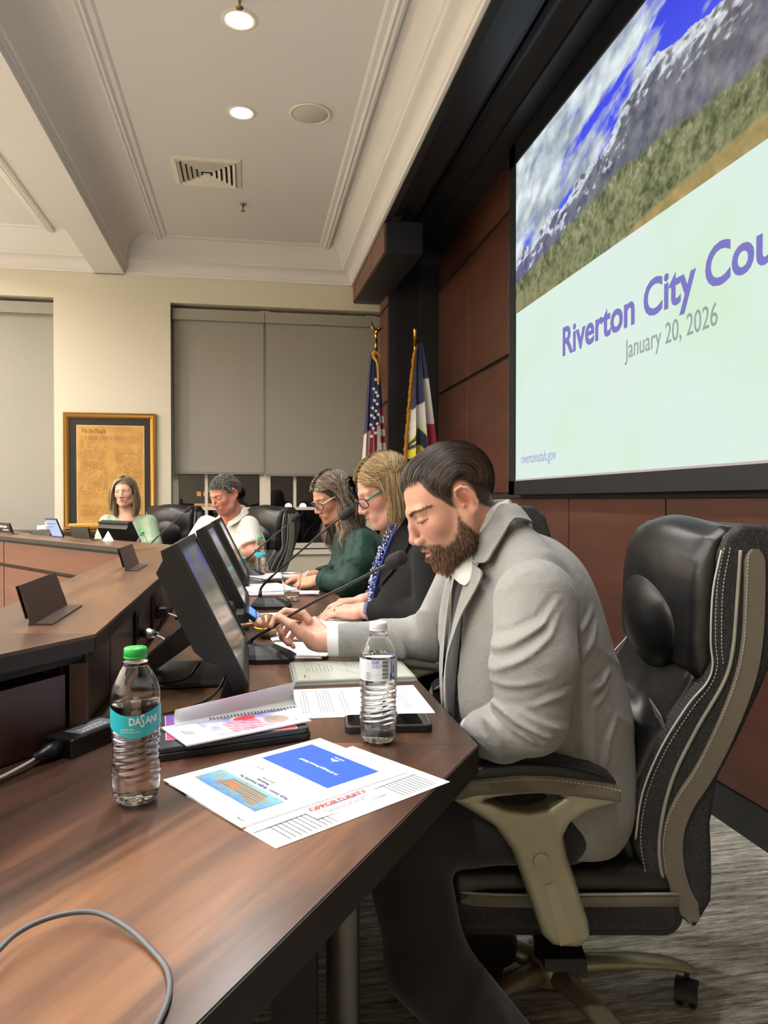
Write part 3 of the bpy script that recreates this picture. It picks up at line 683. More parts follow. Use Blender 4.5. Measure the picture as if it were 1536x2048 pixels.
# ---------------------------------------------------------------- gooseneck microphones
def gooseneck(label, base, rot, pts, headr=.0135, hl=.055):
    t = thing('gooseneck_microphone', label, 'microphone', (base[0], base[1], ZT), rot)
    Mx = wmat(t)
    poly = [(-.055, -.06), (.055, -.06), (.06, .0), (.035, .075), (-.035, .075), (-.06, 0)]
    g = MB(); lv = [(0, 1.0), (.012, 1.0), (.022, .86), (.04, .5)]
    vs = [Mx @ Vector((x * k, (y + .03) * k - .03 * 1, z)) for z, k in lv for x, y in poly]
    fs = [tuple(reversed(range(6))), tuple(range(18, 24))] + [(a * 6 + i, a * 6 + (i + 1) % 6, (a + 1) * 6 + (i + 1) % 6, (a + 1) * 6 + i) for a in range(3) for i in range(6)]
    obj('base', g.add(vs, fs), M['blackp2'], t)
    P = bez(pts, 10); dr = (P[-1] - P[-2]).normalized()
    obj('collar', MB().tube([P[0] - Vector((0, 0, .012)), P[0] + (P[2] - P[0]).normalized() * .03], [.009, .006], 14), M['blackp'], t, smooth=True)
    n = len(P); obj('gooseneck', MB().tube(P, [.0048] * (n // 3) + [.0036] * (n - n // 3), 10), pmat('gooseneck_black', '232323', .45), t, smooth=True)
    e = P[-1]; obj('mic_head', MB().tube([e - dr * .004, e, e + dr * .006, e + dr * hl * .3, e + dr * hl * .8, e + dr * hl * .97, e + dr * hl], [.004, headr * .55, headr * .85, headr, headr, headr * .8, headr * .35], 20), pmat('mic_foam', '1d1d1e', .9), t, smooth=True)
    obj('talk_button', MB().lathe([(.007, 0), (.007, .003), (1e-7, .0035)], 16, c=tuple(Mx @ Vector((.0, -.045, .018)))), M['chrome'], t, smooth=True)
    led = pmat('green_led', '8cff3a', .4); b_ = led.node_tree.nodes['Principled BSDF']; b_.inputs['Emission Color'].default_value = (.5, 1, .1, 1); b_.inputs['Emission Strength'].default_value = 3
    obj('indicator_light', MB().lathe([(.003, 0), (.002, .002), (1e-7, .0025)], 10, c=tuple(Mx @ Vector((.02, .0, .033)))), led, t, smooth=True)
    return t
gooseneck('gooseneck microphone the man in the grey jacket is bending toward himself', (.035, 1.94), R(-110), [(-.014, 1.977, .783), (.017, 1.942, .812), (.051, 1.896, .839), (.097, 1.870, .873), (.161, 1.796, .921), (.225, 1.704, .967), (.272, 1.605, 1.009), (.290, 1.58, 1.022)], .0165, .05)
gooseneck('gooseneck microphone standing in front of the woman in the dark blazer', (.075, 2.88), R(-110), [(.035, 2.90, .785), (.045, 2.895, .83), (.11, 2.84, .90), (.20, 2.74, .99), (.28, 2.64, 1.07), (.312, 2.60, 1.098)], .0165, .06)
gooseneck('gooseneck microphone standing in front of the woman in dark green', (.0, 4.05), R(-110), [(-.05, 4.06, .785), (-.04, 4.05, .82), (.04, 4.0, .90), (.13, 3.95, .98), (.20, 3.92, 1.035), (.215, 3.915, 1.05)], .0165, .055)
gooseneck('gooseneck microphone in front of the empty space between the pale green and white tops', (-.66, 5.10), R(-60), [(-.67, 5.08, .785), (-.65, 5.09, .86), (-.56, 5.12, .955), (-.48, 5.14, 1.03), (-.44, 5.15, 1.068), (-.425, 5.153, 1.08)], .012, .045)
# ---------------------------------------------------------------- nameplates in brown holders
M['plate'] = pmat('nameplate_brown', '3a2b27', .4)
def nameplate(label, x, y, rot, seen_from_front=None, sub=None):
    t = thing('nameplate_holder', label, 'nameplate', (x, y, ZL), rot); Mx = wmat(t)
    L = .125
    def q(a, z, s): return Mx @ Vector((a, s, z))
    g = MB(); pr = [(.0, .0), (.042, .0), (.042, .003), (.012, .004), (-.012, .075), (-.016, .074), (.002, .008)]
    n = len(pr); vs = [q(a, z, -L) for a, z in pr] + [q(a, z, L) for a, z in pr]
    obj('holder', g.add(vs, [tuple(range(n)), tuple(reversed(range(n, 2 * n)))] + [((i + 1) % n, i, n + i, n + (i + 1) % n) for i in range(n)]), M['plate'], t)
    d = Vector((-.024, 0, .071)).normalized()
    F = Mx @ frame((-.0012, 0, .0082), (0, 1, 0), tuple(d)) if False else None
    vs = [q(.0 - .0175 * 0 + a, z, s) for a, z in ((-.0035, .012), (-.0205 + .0, .0725), (-.0225, .072), (-.0055, .0115)) for s in (-L + .004, L - .004)]
    obj('name_strip', MB().add(vs, [(0, 1, 3, 2), (2, 3, 5, 4), (4, 5, 7, 6), (6, 7, 1, 0), (0, 2, 4, 6), (1, 7, 5, 3)]), pmat('name_strip_black', '191715', .35), t)
    if seen_from_front:
        F = Mx @ frame((-.0052 - .004, .115, .045), (0, -1, 0), (-d.x * -1 * -1, 0, d.z))
        F = Mx @ frame((-.0152, .108, .042), (0, -1, 0), (d.x, 0, d.z))
        text('lettering', seen_from_front, .030, F, M['paper'], t, .0003, .0006)
        F = Mx @ frame((-.0096, .03, .022), (0, -1, 0), (d.x, 0, d.z)); text('lettering', sub, .014, F, M['paper'], t, .0003, 0)
    return t
nameplate('brown nameplate holder on the near ledge, the larger of the two in front', -.40, 1.585, 0)
nameplate('brown nameplate holder on the ledge beside the third monitor', -.40, 2.65, 0)
q = pub2 + uC * .92 + nC * .12; nameplate('nameplate on the far ledge left of the monitor with glossy reflections', q.x, q.y, R(35))
q = pub2 + uC * 2.10 + nC * .10; nameplate('white lettered nameplate on the far ledge at the left edge', q.x, q.y, R(35), 'Tawnie Larson', 'COUNCILMEMBER')
# ---------------------------------------------------------------- bottles
M['pet'] = pmat('clear_plastic', 'ffffff', .02, Transmission_Weight=1.0, IOR=1.38)
M['water'] = pmat('water', 'ffffff', .0, Transmission_Weight=1.0, IOR=1.33)
def shell(prof, th=.0005):
    """outer profile bottom->top, returns closed outer+inner wall profile open at the top"""
    inner = [(max(r - th, 1e-7), z + (th if i == 0 else 0)) for i, (r, z) in enumerate(prof)]
    return prof + inner[::-1]
def bottle(label, x, y, kind, rot=0, seg=64, H=.207, zb=ZT):
    t = thing('water_bottle', label, 'bottle', (x, y, zb), rot); Mx = wmat(t)
    rb = .0318
    if kind == 'teal':
        key = [(0, 1e-7), (.004, .018), (.004, .026), (.012, .0305), (.03, .0318), (.046, .0322), (.056, .0300), (.075, .0302), (.098, .0312), (.118, .0312), (.122, .0326), (.142, .0326), (.150, .0318), (.162, .028), (.174, .022), (.183, .0165), (.188, .0135), (.196, .0132)]
    else:
        key = [(0, 1e-7), (.004, .018), (.004, .026), (.012, .0300), (.034, .0312), (.05, .0312), (.064, .0295), (.084, .0302), (.104, .0312), (.110, .0318), (.112, .0312), (.150, .0312), (.156, .0308), (.170, .024), (.181, .0172), (.187, .0135), (.196, .0132)]
    zz = np.linspace(0, .196, 120); kz = [a for a, _ in key]; kr = [b for _, b in key]
    kz2 = [k + i * 1e-6 for i, k in enumerate(kz)]
    base = np.interp(zz, kz2, kr)
    prof = []
    for z_, r_ in zip(zz, base):
        prof.append((float(max(r_, 1e-7)), float(z_ * H / .207)))
    prof = [(1e-7, .007), (.010, .006)] + [p for p in prof if p[0] > .015]
    def fn(r, z, a):
        z0 = z * .207 / H
        if z0 < .045 and r > .012:
            lob = abs(math.sin(2.5 * a)); k = (1 - z0 / .045) ** 1.2
            r = r * (1 - .13 * k * (1 - lob) ** 2)
        if .034 < z0 < (.116 if kind == 'teal' else .106):
            am = min(1, (z0 - .034) / .01) * min(1, ((.116 if kind == 'teal' else .106) - z0) / .006)
            ph = 2 * math.pi * (z0 / .0088 + (.55 * math.sin(a * 2 + 1.0) + .25 * math.sin(3 * a)) * (1 if z0 < .088 else .25))
            r = r + .00085 * am * math.sin(ph)
        return r
    sh = shell(prof)
    obj('bottle_body', MB().lathe(sh, seg, Mx, fn=fn, close=True), M['pet'], t, smooth=True)
    wl = .135 if kind == 'teal' else .152
    wp = [(max(1e-7, r - .0009), z + (.001 if z < .01 else 0)) for r, z in prof if z < wl * H / .207]; zl = wl * H / .207
    wp.append((wp[-1][0], zl)); wp.append((1e-7, zl))
    obj('water_fill', MB().lathe(wp, seg, Mx, fn=fn), M['water'], t, smooth=True)
    cm = pmat('green_cap' if kind == 'teal' else 'white_cap', '2fae4f' if kind == 'teal' else 'e6e9ec', .4)
    zc = .193 * H / .207
    cf = lambda r, z, a: r * (1 + (.012 * (1 if int(a / (2 * math.pi) * 120 + .5) % 2 else -1) if r > .0135 and z < zc + .012 else 0))
    obj('cap', MB().lathe([(.0148, zc), (.0152, zc + .001), (.0152, zc + .0025), (.0146, zc + .003), (.0150, zc + .0035), (.0150, zc + .0125), (.0142, zc + .0142), (1e-7, zc + .0145)], 120, Mx, fn=cf), cm, t, smooth=True)
    # neck ring
    obj('neck_ring', MB().lathe([(.0133, zc - .006), (.0162, zc - .005), (.0162, zc - .004), (.0133, zc - .003)], 40, Mx), M['pet'], t, smooth=True)
    k = H / .207
    def wrap(o, r):
        for v in o.data.vertices:
            a = v.co.x / r; rr = r + v.co.z; v.co = Mx @ Vector((rr * math.sin(a), -rr * math.cos(a), v.co.y))
    def curved(name, x0, x1, f0, f1, m, r, o=0, n=60):
        g = MB(); P = []
        for i in range(n + 1):
            xx = x0 + (x1 - x0) * i / n; P.append([(xx, f0(xx), o), (xx, f1(xx), o)])
        ob = obj(name, MB().grid(P), m, t); ob.matrix_parent_inverse = wmat(t).inverted(); wrap(ob, r); return ob
    def wtext(body, x0, y0, size, m, r, bold=0, sxy=1, M0=None, nm='label_lettering'):
        o = text(nm, body, size, (M0 or Matrix.Translation((x0, y0, .00035))), m, t, .0001, bold, sxy=sxy, res=2); wrap(o, r); return o
    if kind == 'teal':
        rl = .0329; lm = pmat('teal_label', '2fb2c0', .35)
        curved('label', -.100, .100, lambda q: .100 * k - .0055 * math.sin(q * 62 + 1.6), lambda q: .128 * k - .0045 * math.sin(q * 62 + 1.9), lm, rl)
        wtext('DA', -.009, .112 * k, .0135, M['paper'], rl, .00025, .8); wtext('S', .0055, .1085 * k, .024, M['paper'], rl, .0001, .55); wtext('ANI', .0125, .1125 * k, .0135, M['paper'], rl, .00025, .8)
        wtext('purified water', -.020, .1055 * k, .0032, M['paper'], rl); wtext('enhanced with minerals', -.020, .1025 * k, .0026, M['paper'], rl)
        curved('label_lettering', -.024, -.0235, lambda q: .100 * k, lambda q: .1 * k, lm, rl)
    elif kind == 'white':
        rl = .0318; lm = pmat('white_film_label', 'd9dce4', .35, Alpha=.86)
        curved('label', -.075, .075, lambda q: .112 * k, lambda q: .148 * k, lm, rl)
        blu = pmat('label_blue', '2a80cc', .4); dk = pmat('label_dark', '33363c', .5); nv = pmat('label_navy', '3553a5', .4)
        curved('label_print', -.013, -.0015, lambda q: .1415 * k, lambda q: .1465 * k, blu, rl, .0003, 8)
        wtext('PLEASE', -.0118, .1443 * k, .0024, M['paper'], rl); wtext('RECYCLE', -.0118, .1423 * k, .0024, M['paper'], rl)
        wtext('CA CRV  ME', -.0122, .1375 * k, .0030, dk, rl); wtext('5c HI OR 10c', -.0122, .1345 * k, .0026, dk, rl)
        for i in range(13):
            zz_ = .117 + i * .00225; curved('label_print', .0045, .0150, lambda q, z=zz_: z * k, lambda q, z=zz_, h=(.0016, .0006, .0011)[i % 3]: (z + h) * k, dk, rl, .0003, 6)
        for i in range(5): curved('label_print', -.024, -.0155, lambda q, z=.115 + i * .0026: z * k, lambda q, z=.115 + i * .0026: (z + .0007) * k, dk, rl, .0003, 6)
        curved('label_print', .0185, .030, lambda q: (.114 + .002 * math.sin(q * 600)) * k, lambda q: (.121 + .004 * math.sin(q * 420)) * k, nv, rl, .0003, 16)
        curved('label_print', .0205, .0225, lambda q: .122 * k, lambda q: (.146 - abs(q - .0215) * 2) * k, nv, rl, .0003, 6)
        curved('label_print', .0245, .0285, lambda q: .124 * k, lambda q: (.140 + .004 * math.sin(q * 900)) * k, blu, rl, .0003, 10)
    return t
bottle('green-capped water bottle with a teal label in the foreground', -.153, 1.055, 'teal', R(8), H=.211)
bottle('white-capped water bottle with a clear printed label, beside the phone', .213, 1.246, 'white', R(-6), H=.204)
bottle('small teal-labelled water bottle standing before the man in white', .055, 4.18, 'teal', R(0), 32, .21)
q = pub2 + uC * .79 + nC * .42
bottle('green-capped water bottle half hidden behind the far ledge', q.x, q.y, 'teal', R(0), 32, .21, ZT + .012)
# ---------------------------------------------------------------- papers on the near desk
def sheet(name, poly_frame, w_, h_, th=.0006, m=None, parent=None, warp=None, nx=12, ny=14, z0=0):
    P = []
    for i in range(nx + 1):
        r = []
        for j in range(ny + 1):
            a, b = i / nx, j / ny; z = z0 + (warp(a, b) if warp else 0); r.append(poly_frame @ Vector((a * w_, b * h_, z + th)))
        P.append(r)
    return obj(name, MB().sheet(P, th), m or M['paper'], parent)
def plane_rect(name, F, x0, y0, x1, y1, m, parent, z=.0004):
    return obj(name, MB().add([F @ Vector((x0, y0, z)), F @ Vector((x1, y0, z)), F @ Vector((x1, y1, z)), F @ Vector((x0, y1, z))], [(0, 1, 2, 3)]), m, parent)
def print_lines(F, rects, m, parent, z=.0005, name='printed_lines'):
    g = MB()
    for (x0, y0, x1, y1) in rects: g.add([F @ Vector((x0, y0, z)), F @ Vector((x1, y0, z)), F @ Vector((x1, y1, z)), F @ Vector((x0, y1, z))], [(0, 1, 2, 3)])
    return obj(name, g, m, parent, kind='stuff')
def para(x0, x1, y0, n, step, h=.0011, seed=0):
    r_ = random.Random(seed); out = []
    for i in range(n):
        x = x0; e = x1 - (r_.random() * .35 * (x1 - x0) if r_.random() < .4 else 0)
        while x < e:
            w_ = r_.uniform(.003, .011); out.append((x, y0 - i * step, min(x + w_, e), y0 - i * step + h)); x += w_ + .0014
    return out
blue = pmat('slide_blue', '1a55c4', .5); navy = pmat('ink_navy', '23306b', .6); redi = pmat('ink_red', 'b8383f', .6)
ex, ey = Vector((-.5279, .8493, 0)), Vector((-.8493, -.5279, 0))
s3 = Vector((.2613, 1.030, ZT))
# lower handout: budget tables and an OPPORTUNITY clipping
Fl = frame(s3 + ex * .004 + ey * -.03 + Vector((0, 0, .0003)), ex * 1 + ey * .02, ey)
t = thing('printed_handout', 'lower white handout with budget tables and red OPPORTUNITY heading', 'paper', tuple(s3))
sheet('sheet', Fl, .216, .305, parent=t)
rc = []
for rr, (a, b) in enumerate(((.02, .09), (.205, .285))):
    for i in range(10): rc += [(.008 + (i % 2) * .0, a + i * (b - a) / 10, .052, a + i * (b - a) / 10 + .0012)]
    for i in range(9): rc += [(.008 + i * .0053, a, .0085 + i * .0053, b)]
print_lines(Fl, rc, M['ink'], t, .0010)
obj('clipping', MB().sheet([[Fl @ Vector((a, b, .0018 + .001 * math.sin(b * 30))) for b in np.linspace(.10, .222, 8)] for a in np.linspace(.028, .075, 5)], .0003), M['paper'], t)
text('red_heading', 'OPPORTUNITY', .0145, Fl @ frame((.071, .220, .0035), (0, -1, 0), (1, 0, 0)) if False else Fl @ frame((.0495, .2145, .0034), (0, -1, 0), (1, 0, 0)), redi, t, .0001, .0002)
print_lines(Fl, [(.038, .13 + i * .011, .0395, .139 + i * .011) for i in range(7)] + [(.033, .135 + i * .011, .0345, .144 + i * .011) for i in range(6)], M['ink'], t, .0034)
# middle sheets
Fm = frame(s3 + ex * .058 + ey * -.012 + Vector((0, 0, .0014)), ex + ey * .03, ey)
t = thing('paper_stack', 'sheets of white paper just under the blue-slide handout', 'paper', tuple(s3 + ex * .06))
sheet('sheet', Fm, .216, .285, .0010, parent=t); 
# top handout
Ft = frame(s3 + ex * .068 + ey * -.006 + Vector((0, 0, .0028)), ex, ey)
wf = lambda a, b: .004 * max(0, b - .8) * 5 * max(0, 1 - a * 2.2)
t = thing('slide_handout', 'top white handout showing a blue slide and a photo slide', 'paper', tuple(s3 + ex * .1))
sheet('sheet', Ft, .216, .285, parent=t)
plane_rect('blue_slide', Ft, .030, .0305, .198, .128, blue, t, .0010)
for k, (ln, yy) in enumerate((('FY 27 Budget Process Kickoff', .083),)): text('slide_lettering', ln, .0078, Ft @ Matrix.Translation((.060, yy, .0013)), M['paper'], t, .0001, .0002)
text('slide_lettering', 'RIVERTON', .0048, Ft @ Matrix.Translation((.099, .040, .0013)), M['paper'], t, .0001, .0001)
obj('slide_logo', MB().add([Ft @ Vector(p) for p in ((.102, .047, .0013), (.110, .058, .0013), (.114, .051, .0013), (.117, .054, .0013), (.123, .047, .0013), (.116, .049, .0013), (.110, .0475, .0013))], [(0, 6, 1), (1, 6, 2), (2, 6, 5), (2, 5, 3), (3, 5, 4)]), M['paper'], t)
print_lines(Ft, [(.029, .1500, .197, .1504), (.029, .2480, .197, .2484), (.029, .15, .0294, .248), (.1966, .15, .197, .248)], M['ink'], t, .0010, 'slide_border')
def town(u, v):
    n = fbm(u * 14, v * 9, 5, 4); sky = mixn(L3('6fb0e6')[None] + 0 * u[:, None], L3('3c7fc0')[None] + 0 * u[:, None], v)
    c = mixn(sky, L3('8b8f6a')[None] + 0 * u[:, None], np.clip((n - .52) * 9, 0, 1))
    bld = (np.abs(u - .45) < .26 + .1 * v) & (v < .72 + .1 * np.sin(u * 9)) & (v > .12)
    c = np.where(bld[:, None], mixn(L3('5d574f')[None] + 0 * u[:, None], L3('9c8f7c')[None] + 0 * u[:, None], (np.sin(v * 60) > 0) * .8 + n * .3), c)
    roof = ((u - .62) ** 2 / .008 + (v - .42) ** 2 / .02) < 1
    c = np.where(roof[:, None], L3('b5673d')[None], c); return c
color_grid('slide_photo', tuple(Ft @ Vector((.031, .200, .0011))), tuple((Ft @ Vector((.164, 0, 0))) - Ft.translation), tuple((Ft @ Vector((0, .0465, 0))) - Ft.translation), 120, 44, town, attr_mat('printed_photo', .6), t)
text('slide_lettering', 'Study Session - Budget Kickoff & Tax', .0082, Ft @ Matrix.Translation((.034, .190, .0013)), navy, t, .0001, .0001)
text('slide_lettering', 'Revenues', .0082, Ft @ Matrix.Translation((.095, .180, .0013)), navy, t, .0001, .0001)
text('slide_lettering', 'January 20, 2026', .0045, Ft @ Matrix.Translation((.095, .172, .0013)), M['ink'], t, .0001)
text('slide_lettering', 'RIVERTON', .0038, Ft @ Matrix.Translation((.150, .154, .0013)), M['ink'], t, .0001)
text('slide_lettering', '1/20/2026', .0045, Ft @ Matrix.Translation((.012, .272, .0013)), M['ink'], t, .0001)
# page ahead: white agenda under the tablet
Fa = frame((.064, 1.40, ZT + .0006), (1, -.02, 0), (-.01, 1, 0))
t = thing('agenda_page', 'white agenda page with fine print between tablet and phone', 'paper', (.2, 1.5, ZT))
sheet('sheet', Fa, .285, .216, .0012, parent=t); sheet('sheet', Fa @ Matrix.Translation((.004, .003, .0014)), .279, .212, .0004, parent=t)
Fa2 = Fa @ frame((.28, .01, .0018), (0, 1, 0), (-1, 0, 0)) 
rr = para(.02, .19, .245, 3, .006, .0013, 1) + para(.02, .19, .21, 5, .006, .0013, 2) + para(.02, .19, .165, 2, .008, .0013, 3) + para(.02, .17, .08, 4, .006, .0013, 5) + para(.03, .18, .045, 3, .006, .0013, 6)
print_lines(Fa2, rr, M['ink'], t, .0002); print_lines(Fa2, para(.02, .14, .135, 6, .006, .0013, 4), pmat('ink_teal', '6aa9b4', .7), t, .0002)
# pale e-reader tablet in a folio
Fc = frame((.092, 1.642, ZT), (1, .0, 0), (.02, 1, 0))
t = thing('drawing_tablet', 'pale grey e-paper tablet in its folio beyond the agenda page', 'tablet', (.23, 1.74, ZT))
gp = pmat('folio_grey', '9a9c98', .5)
obj('folio_back', MB().prism([P2(Fc @ Vector(p)) for p in ((0, 0, 0), (.278, 0, 0), (.278, .205, 0), (0, .205, 0))], ZT, ZT + .006, top_in=.001), gp, t)
obj('tablet_body', MB().prism([P2(Fc @ Vector(p)) for p in ((.003, .003, 0), (.275, .003, 0), (.275, .202, 0), (.003, .202, 0))], ZT + .0062, ZT + .0125, top_in=.001), gp, t)
Fd = frame((.092 + .012, 1.642 + .010, ZT + .0128), (1, 0, 0), (.02, 1, 0))
plane_rect('display', Fd, 0, 0, .255, .184, pmat('epaper', 'b9bdb2', .35), t, 0)
rr = [(.002, .07, .09, .0705), (.024, .001, .0245, .18)] 
for i in range(7): rr += [(.03 + i * .009, .075, .031 + i * .009, .075 + (.05, .07, .06, .08, .04, .07, .065)[i])]
for i in range(5): rr += [(.125 + i * .008, .12, .126 + i * .008, .12 + (.05, .03, .055, .04, .05)[i])]
rr += [(.12, .07, .1205, .18), (.015, .02, .018, .05)]
print_lines(Fd, rr, M['ink'], t, .0004)
# phone in black case
t = thing('smartphone', 'black phone in a thick case lying by the white-capped bottle', 'phone', (.24, 1.325, ZT))
Fp = frame((.163, 1.298, ZT), (1, -.10, 0), (.1, 1, 0))
def rrect(F, w_, h_, r, n=5):
    out = []
    for cx, cy, a0 in ((w_ - r, r, -90), (w_ - r, h_ - r, 0), (r, h_ - r, 90), (r, r, 180)):
        for i in range(n + 1):
            a = R(a0 + 90 * i / n); out.append(P2(F @ Vector((cx + r * math.cos(a), cy + r * math.sin(a), 0))))
    return out
obj('phone_case', MB().prism(rrect(Fp, .155, .076, .012), ZT, ZT + .0125, top_in=.0015), M['blackp2'], t)
obj('phone_rim', MB().prism(rrect(Fp @ Matrix.Translation((.0035, .0035, 0)), .148, .069, .010), ZT + .0126, ZT + .0131), pmat('rim_grey', '9b9da0', .3, .6), t)
obj('phone_screen', MB().prism(rrect(Fp @ Matrix.Translation((.0048, .0048, 0)), .1454, .0664, .009), ZT + .0132, ZT + .0135), pmat('phone_glass', '08090c', .05), t)
# closed black laptop with leaflets on top
Fq = frame((-.150, 1.205, ZT), (1, .285, 0), (-.285, 1, 0))
t = thing('laptop', 'closed black laptop under the brochures', 'laptop', (-.02, 1.32, ZT))
obj('laptop_base', MB().prism(rrect(Fq, .265, .195, .015), ZT, ZT + .012, top_in=.0015), M['blackp2'], t)
obj('laptop_lid', MB().prism(rrect(Fq @ Matrix.Translation((.002, .002, 0)), .261, .190, .015), ZT + .0125, ZT + .021, top_in=.0015), pmat('laptop_lid_grey', '2e2f33', .4), t)
t = thing('colour_leaflet', 'purple and red leaflet lying on the laptop under the newsletter', 'leaflet', (-.03, 1.3, ZT + .021))
Fz = frame((-.135, 1.250, ZT + .0212), (1, .12, 0), (-.12, 1, 0))
def leaf(u, v): return mixn(mixn(L3('7a58b8')[None] + 0 * u[:, None], L3('c2407e')[None] + 0 * u[:, None], 1.3 - v * 1.6), L3('c8344a')[None] + 0 * u[:, None], np.clip(u * 3 - 1.6, 0, 1))
sheet('leaflet_sheet', Fz, .215, .14, .0008, parent=t)
color_grid('leaflet_print', tuple(Fz @ Vector((.001, .001, .0010))), tuple((Fz @ Vector((.213, 0, 0))) - Fz.translation), tuple((Fz @ Vector((0, .138, 0))) - Fz.translation), 40, 30, leaf, attr_mat('leaflet_ink', .4), t)
t = thing('newsletter', 'white newsletter with a flag picture folded open on the laptop', 'leaflet', (-.02, 1.32, ZT + .024))
Fn = frame((-.098, 1.205, ZT + .0235), (.86, .42, 0), (-.42, .86, 0))
sheet('newsletter_page', Fn, .225, .115, .0025, parent=t)
def flag(u, v):
    n = fbm(u * 9, v * 6, 5, 8); c = mixn(L3('8b8fc0')[None] + 0 * u[:, None], L3('d7d9ea')[None] + 0 * u[:, None], n * 2 - .5)
    st = (np.abs(u - .42) < .2) & (v < .62) & (np.sin((u * 1.0 + v * .6) * 70) > 0)
    c = np.where(st[:, None], L3('c8404a')[None], c)
    c = np.where((((u - .52) ** 2 + (v - .72) ** 2) < .018)[:, None], L3('d6333d')[None], c)
    c = np.where((((u - .8) ** 2 / .02 + (v - .3) ** 2 / .06) < 1)[:, None], mixn(L3('7c6a60')[None] + 0 * u[:, None], L3('b7a291')[None] + 0 * u[:, None], n), c); return c
color_grid('newsletter_photo', tuple(Fn @ Vector((.055, .016, .0029))), tuple((Fn @ Vector((.155, 0, 0))) - Fn.translation), tuple((Fn @ Vector((0, .088, 0))) - Fn.translation), 90, 50, flag, attr_mat('newsletter_ink', .4), t)
print_lines(Fn, [(.018 + i * .004, .05 - i * .002, .0195 + i * .004, .075 - i * .004) for i in range(4)], M['ink'], t, .0030)
# curled upper page: rises from the fold and rolls over
P = []; Fk = frame((-.115, 1.262, ZT + .026), (.95, .22, 0), (-.22, .95, 0))
for i in range(25):
    a = i / 24; row = []
    for j in range(15):
        b = j / 14; ang = b * 2.4; rr_ = .016 + .010 * a
        z = rr_ * (1 - math.cos(ang)); yy = .060 + rr_ * 1.5 * math.sin(ang) * 1.0 + .02 * (1 - b)
        row.append(Fk @ Vector((a * .225, yy - .03 * (1 - a), z + .001)))
    P.append(row)
obj('curled_page', MB().sheet(P, .0006), M['paper'], t, smooth=True)
print_lines(Fk, [(.06 + i * .0062, .057 + .012 * (i / 26), .0632 + i * .0062, .070 + .012 * (i / 26)) for i in range(26)], M['ink'], t, .0025)
# stylus on the monitor's foot
t = thing('stylus', 'slim black stylus with a silver tip lying by the monitor foot', 'pen', (-.04, 1.49, ZT))
o = obj('stylus_barrel', MB().tube([(-.075, 1.432, .768), (-.066, 1.440, .769), (.012, 1.520, .776)], [.0045, .0045, .0042], 12), M['blackp'], t, smooth=True)
obj('stylus_tip', MB().tube([(-.081, 1.426, .767), (-.075, 1.432, .768)], [.002, .0045], 12), M['chrome'], t, smooth=True)
obj('stylus_rest', MB().box((-.045, 1.455, ZT), (-.012, 1.49, .7665), bev=.002), M['blackp2'], t)
# power brick and its cord
t = thing('power_adapter', 'black laptop power adapter lying against the riser', 'adapter', (-.28, 1.32, ZT))
Fb = frame((-.302, 1.262, ZT), (.52, .85, 0), (-.85, .52, 0))
obj('adapter_body', MB().prism(rrect(Fb @ Matrix.Translation((0, -.028, 0)), .135, .056, .004), ZT, ZT + .030, top_in=.002), M['blackp'], t)
obj('adapter_label', MB().prism(rrect(Fb @ Matrix.Translation((.03, -.018, 0)), .085, .036, .003), ZT + .0301, ZT + .0304), pmat('adapter_label_grey', '5d6167', .5), t)
print_lines(Fb @ Matrix.Translation((0, 0, .0306)), [(.04 + i * .01, -.012, .047 + i * .01, -.008) for i in range(6)] + [(.04 + i * .012, -.002, .05 + i * .012, .002) for i in range(5)], pmat('label_print_grey', 'b5b9bd', .6), t, 0)
pa = Fb @ Vector((0, 0, .015)); dr = (Fb @ Vector((-1, 0, .015)) - pa).normalized()
obj('plug', MB().tube([pa, pa + dr * .022, pa + dr * .03, pa + dr * .046], [.013, .0125, .009, .006], 14), M['blackp'], t, smooth=True)
for k in range(4): obj('strain_relief', MB().tube([pa + dr * (.033 + k * .0045), pa + dr * (.0355 + k * .0045)], .0075 - k * .0005, 12), M['blackp2'], t, smooth=True)
for k in range(2):
    e = pa + dr * .045 + Vector((0, 0, -.002)); s_ = Vector((.004 * k, -.003 * k, .002 * k))
    obj('cord', MB().tube(bez([e, e + dr * .03 + s_ + Vector((0, 0, -.004)), e + dr * .09 + s_ * 2 + Vector((0, 0, -.008)), e + dr * .17 + s_ * 2.5 + Vector((-.01, 0, -.0085)), e + dr * .30 + s_ * 3 + Vector((-.03, 0, -.0085))], 8), .0024, 8), pmat('grey_cord', '9d9c98', .4), t, smooth=True)
# foreground grey cable loop
zc_ = ZT + .0035
lp = [(-.20, .50, zc_), (-.185, .55, zc_), (-.203, .600, zc_), (-.222, .640, zc_), (-.225, .675, zc_ + .006), (-.213, .725, zc_ + .010), (-.185, .752, zc_ + .010), (-.150, .757, zc_ + .008), (-.118, .735, zc_ + .004), (-.090, .700, zc_), (-.070, .660, zc_), (-.068, .615, zc_), (-.085, .56, zc_), (-.12, .5, zc_)]
cable('charging_cable', 'grey charging cable curled in a loop in the foreground', lp, .0026, pmat('cable_grey', '5d6066', .45), n=10)
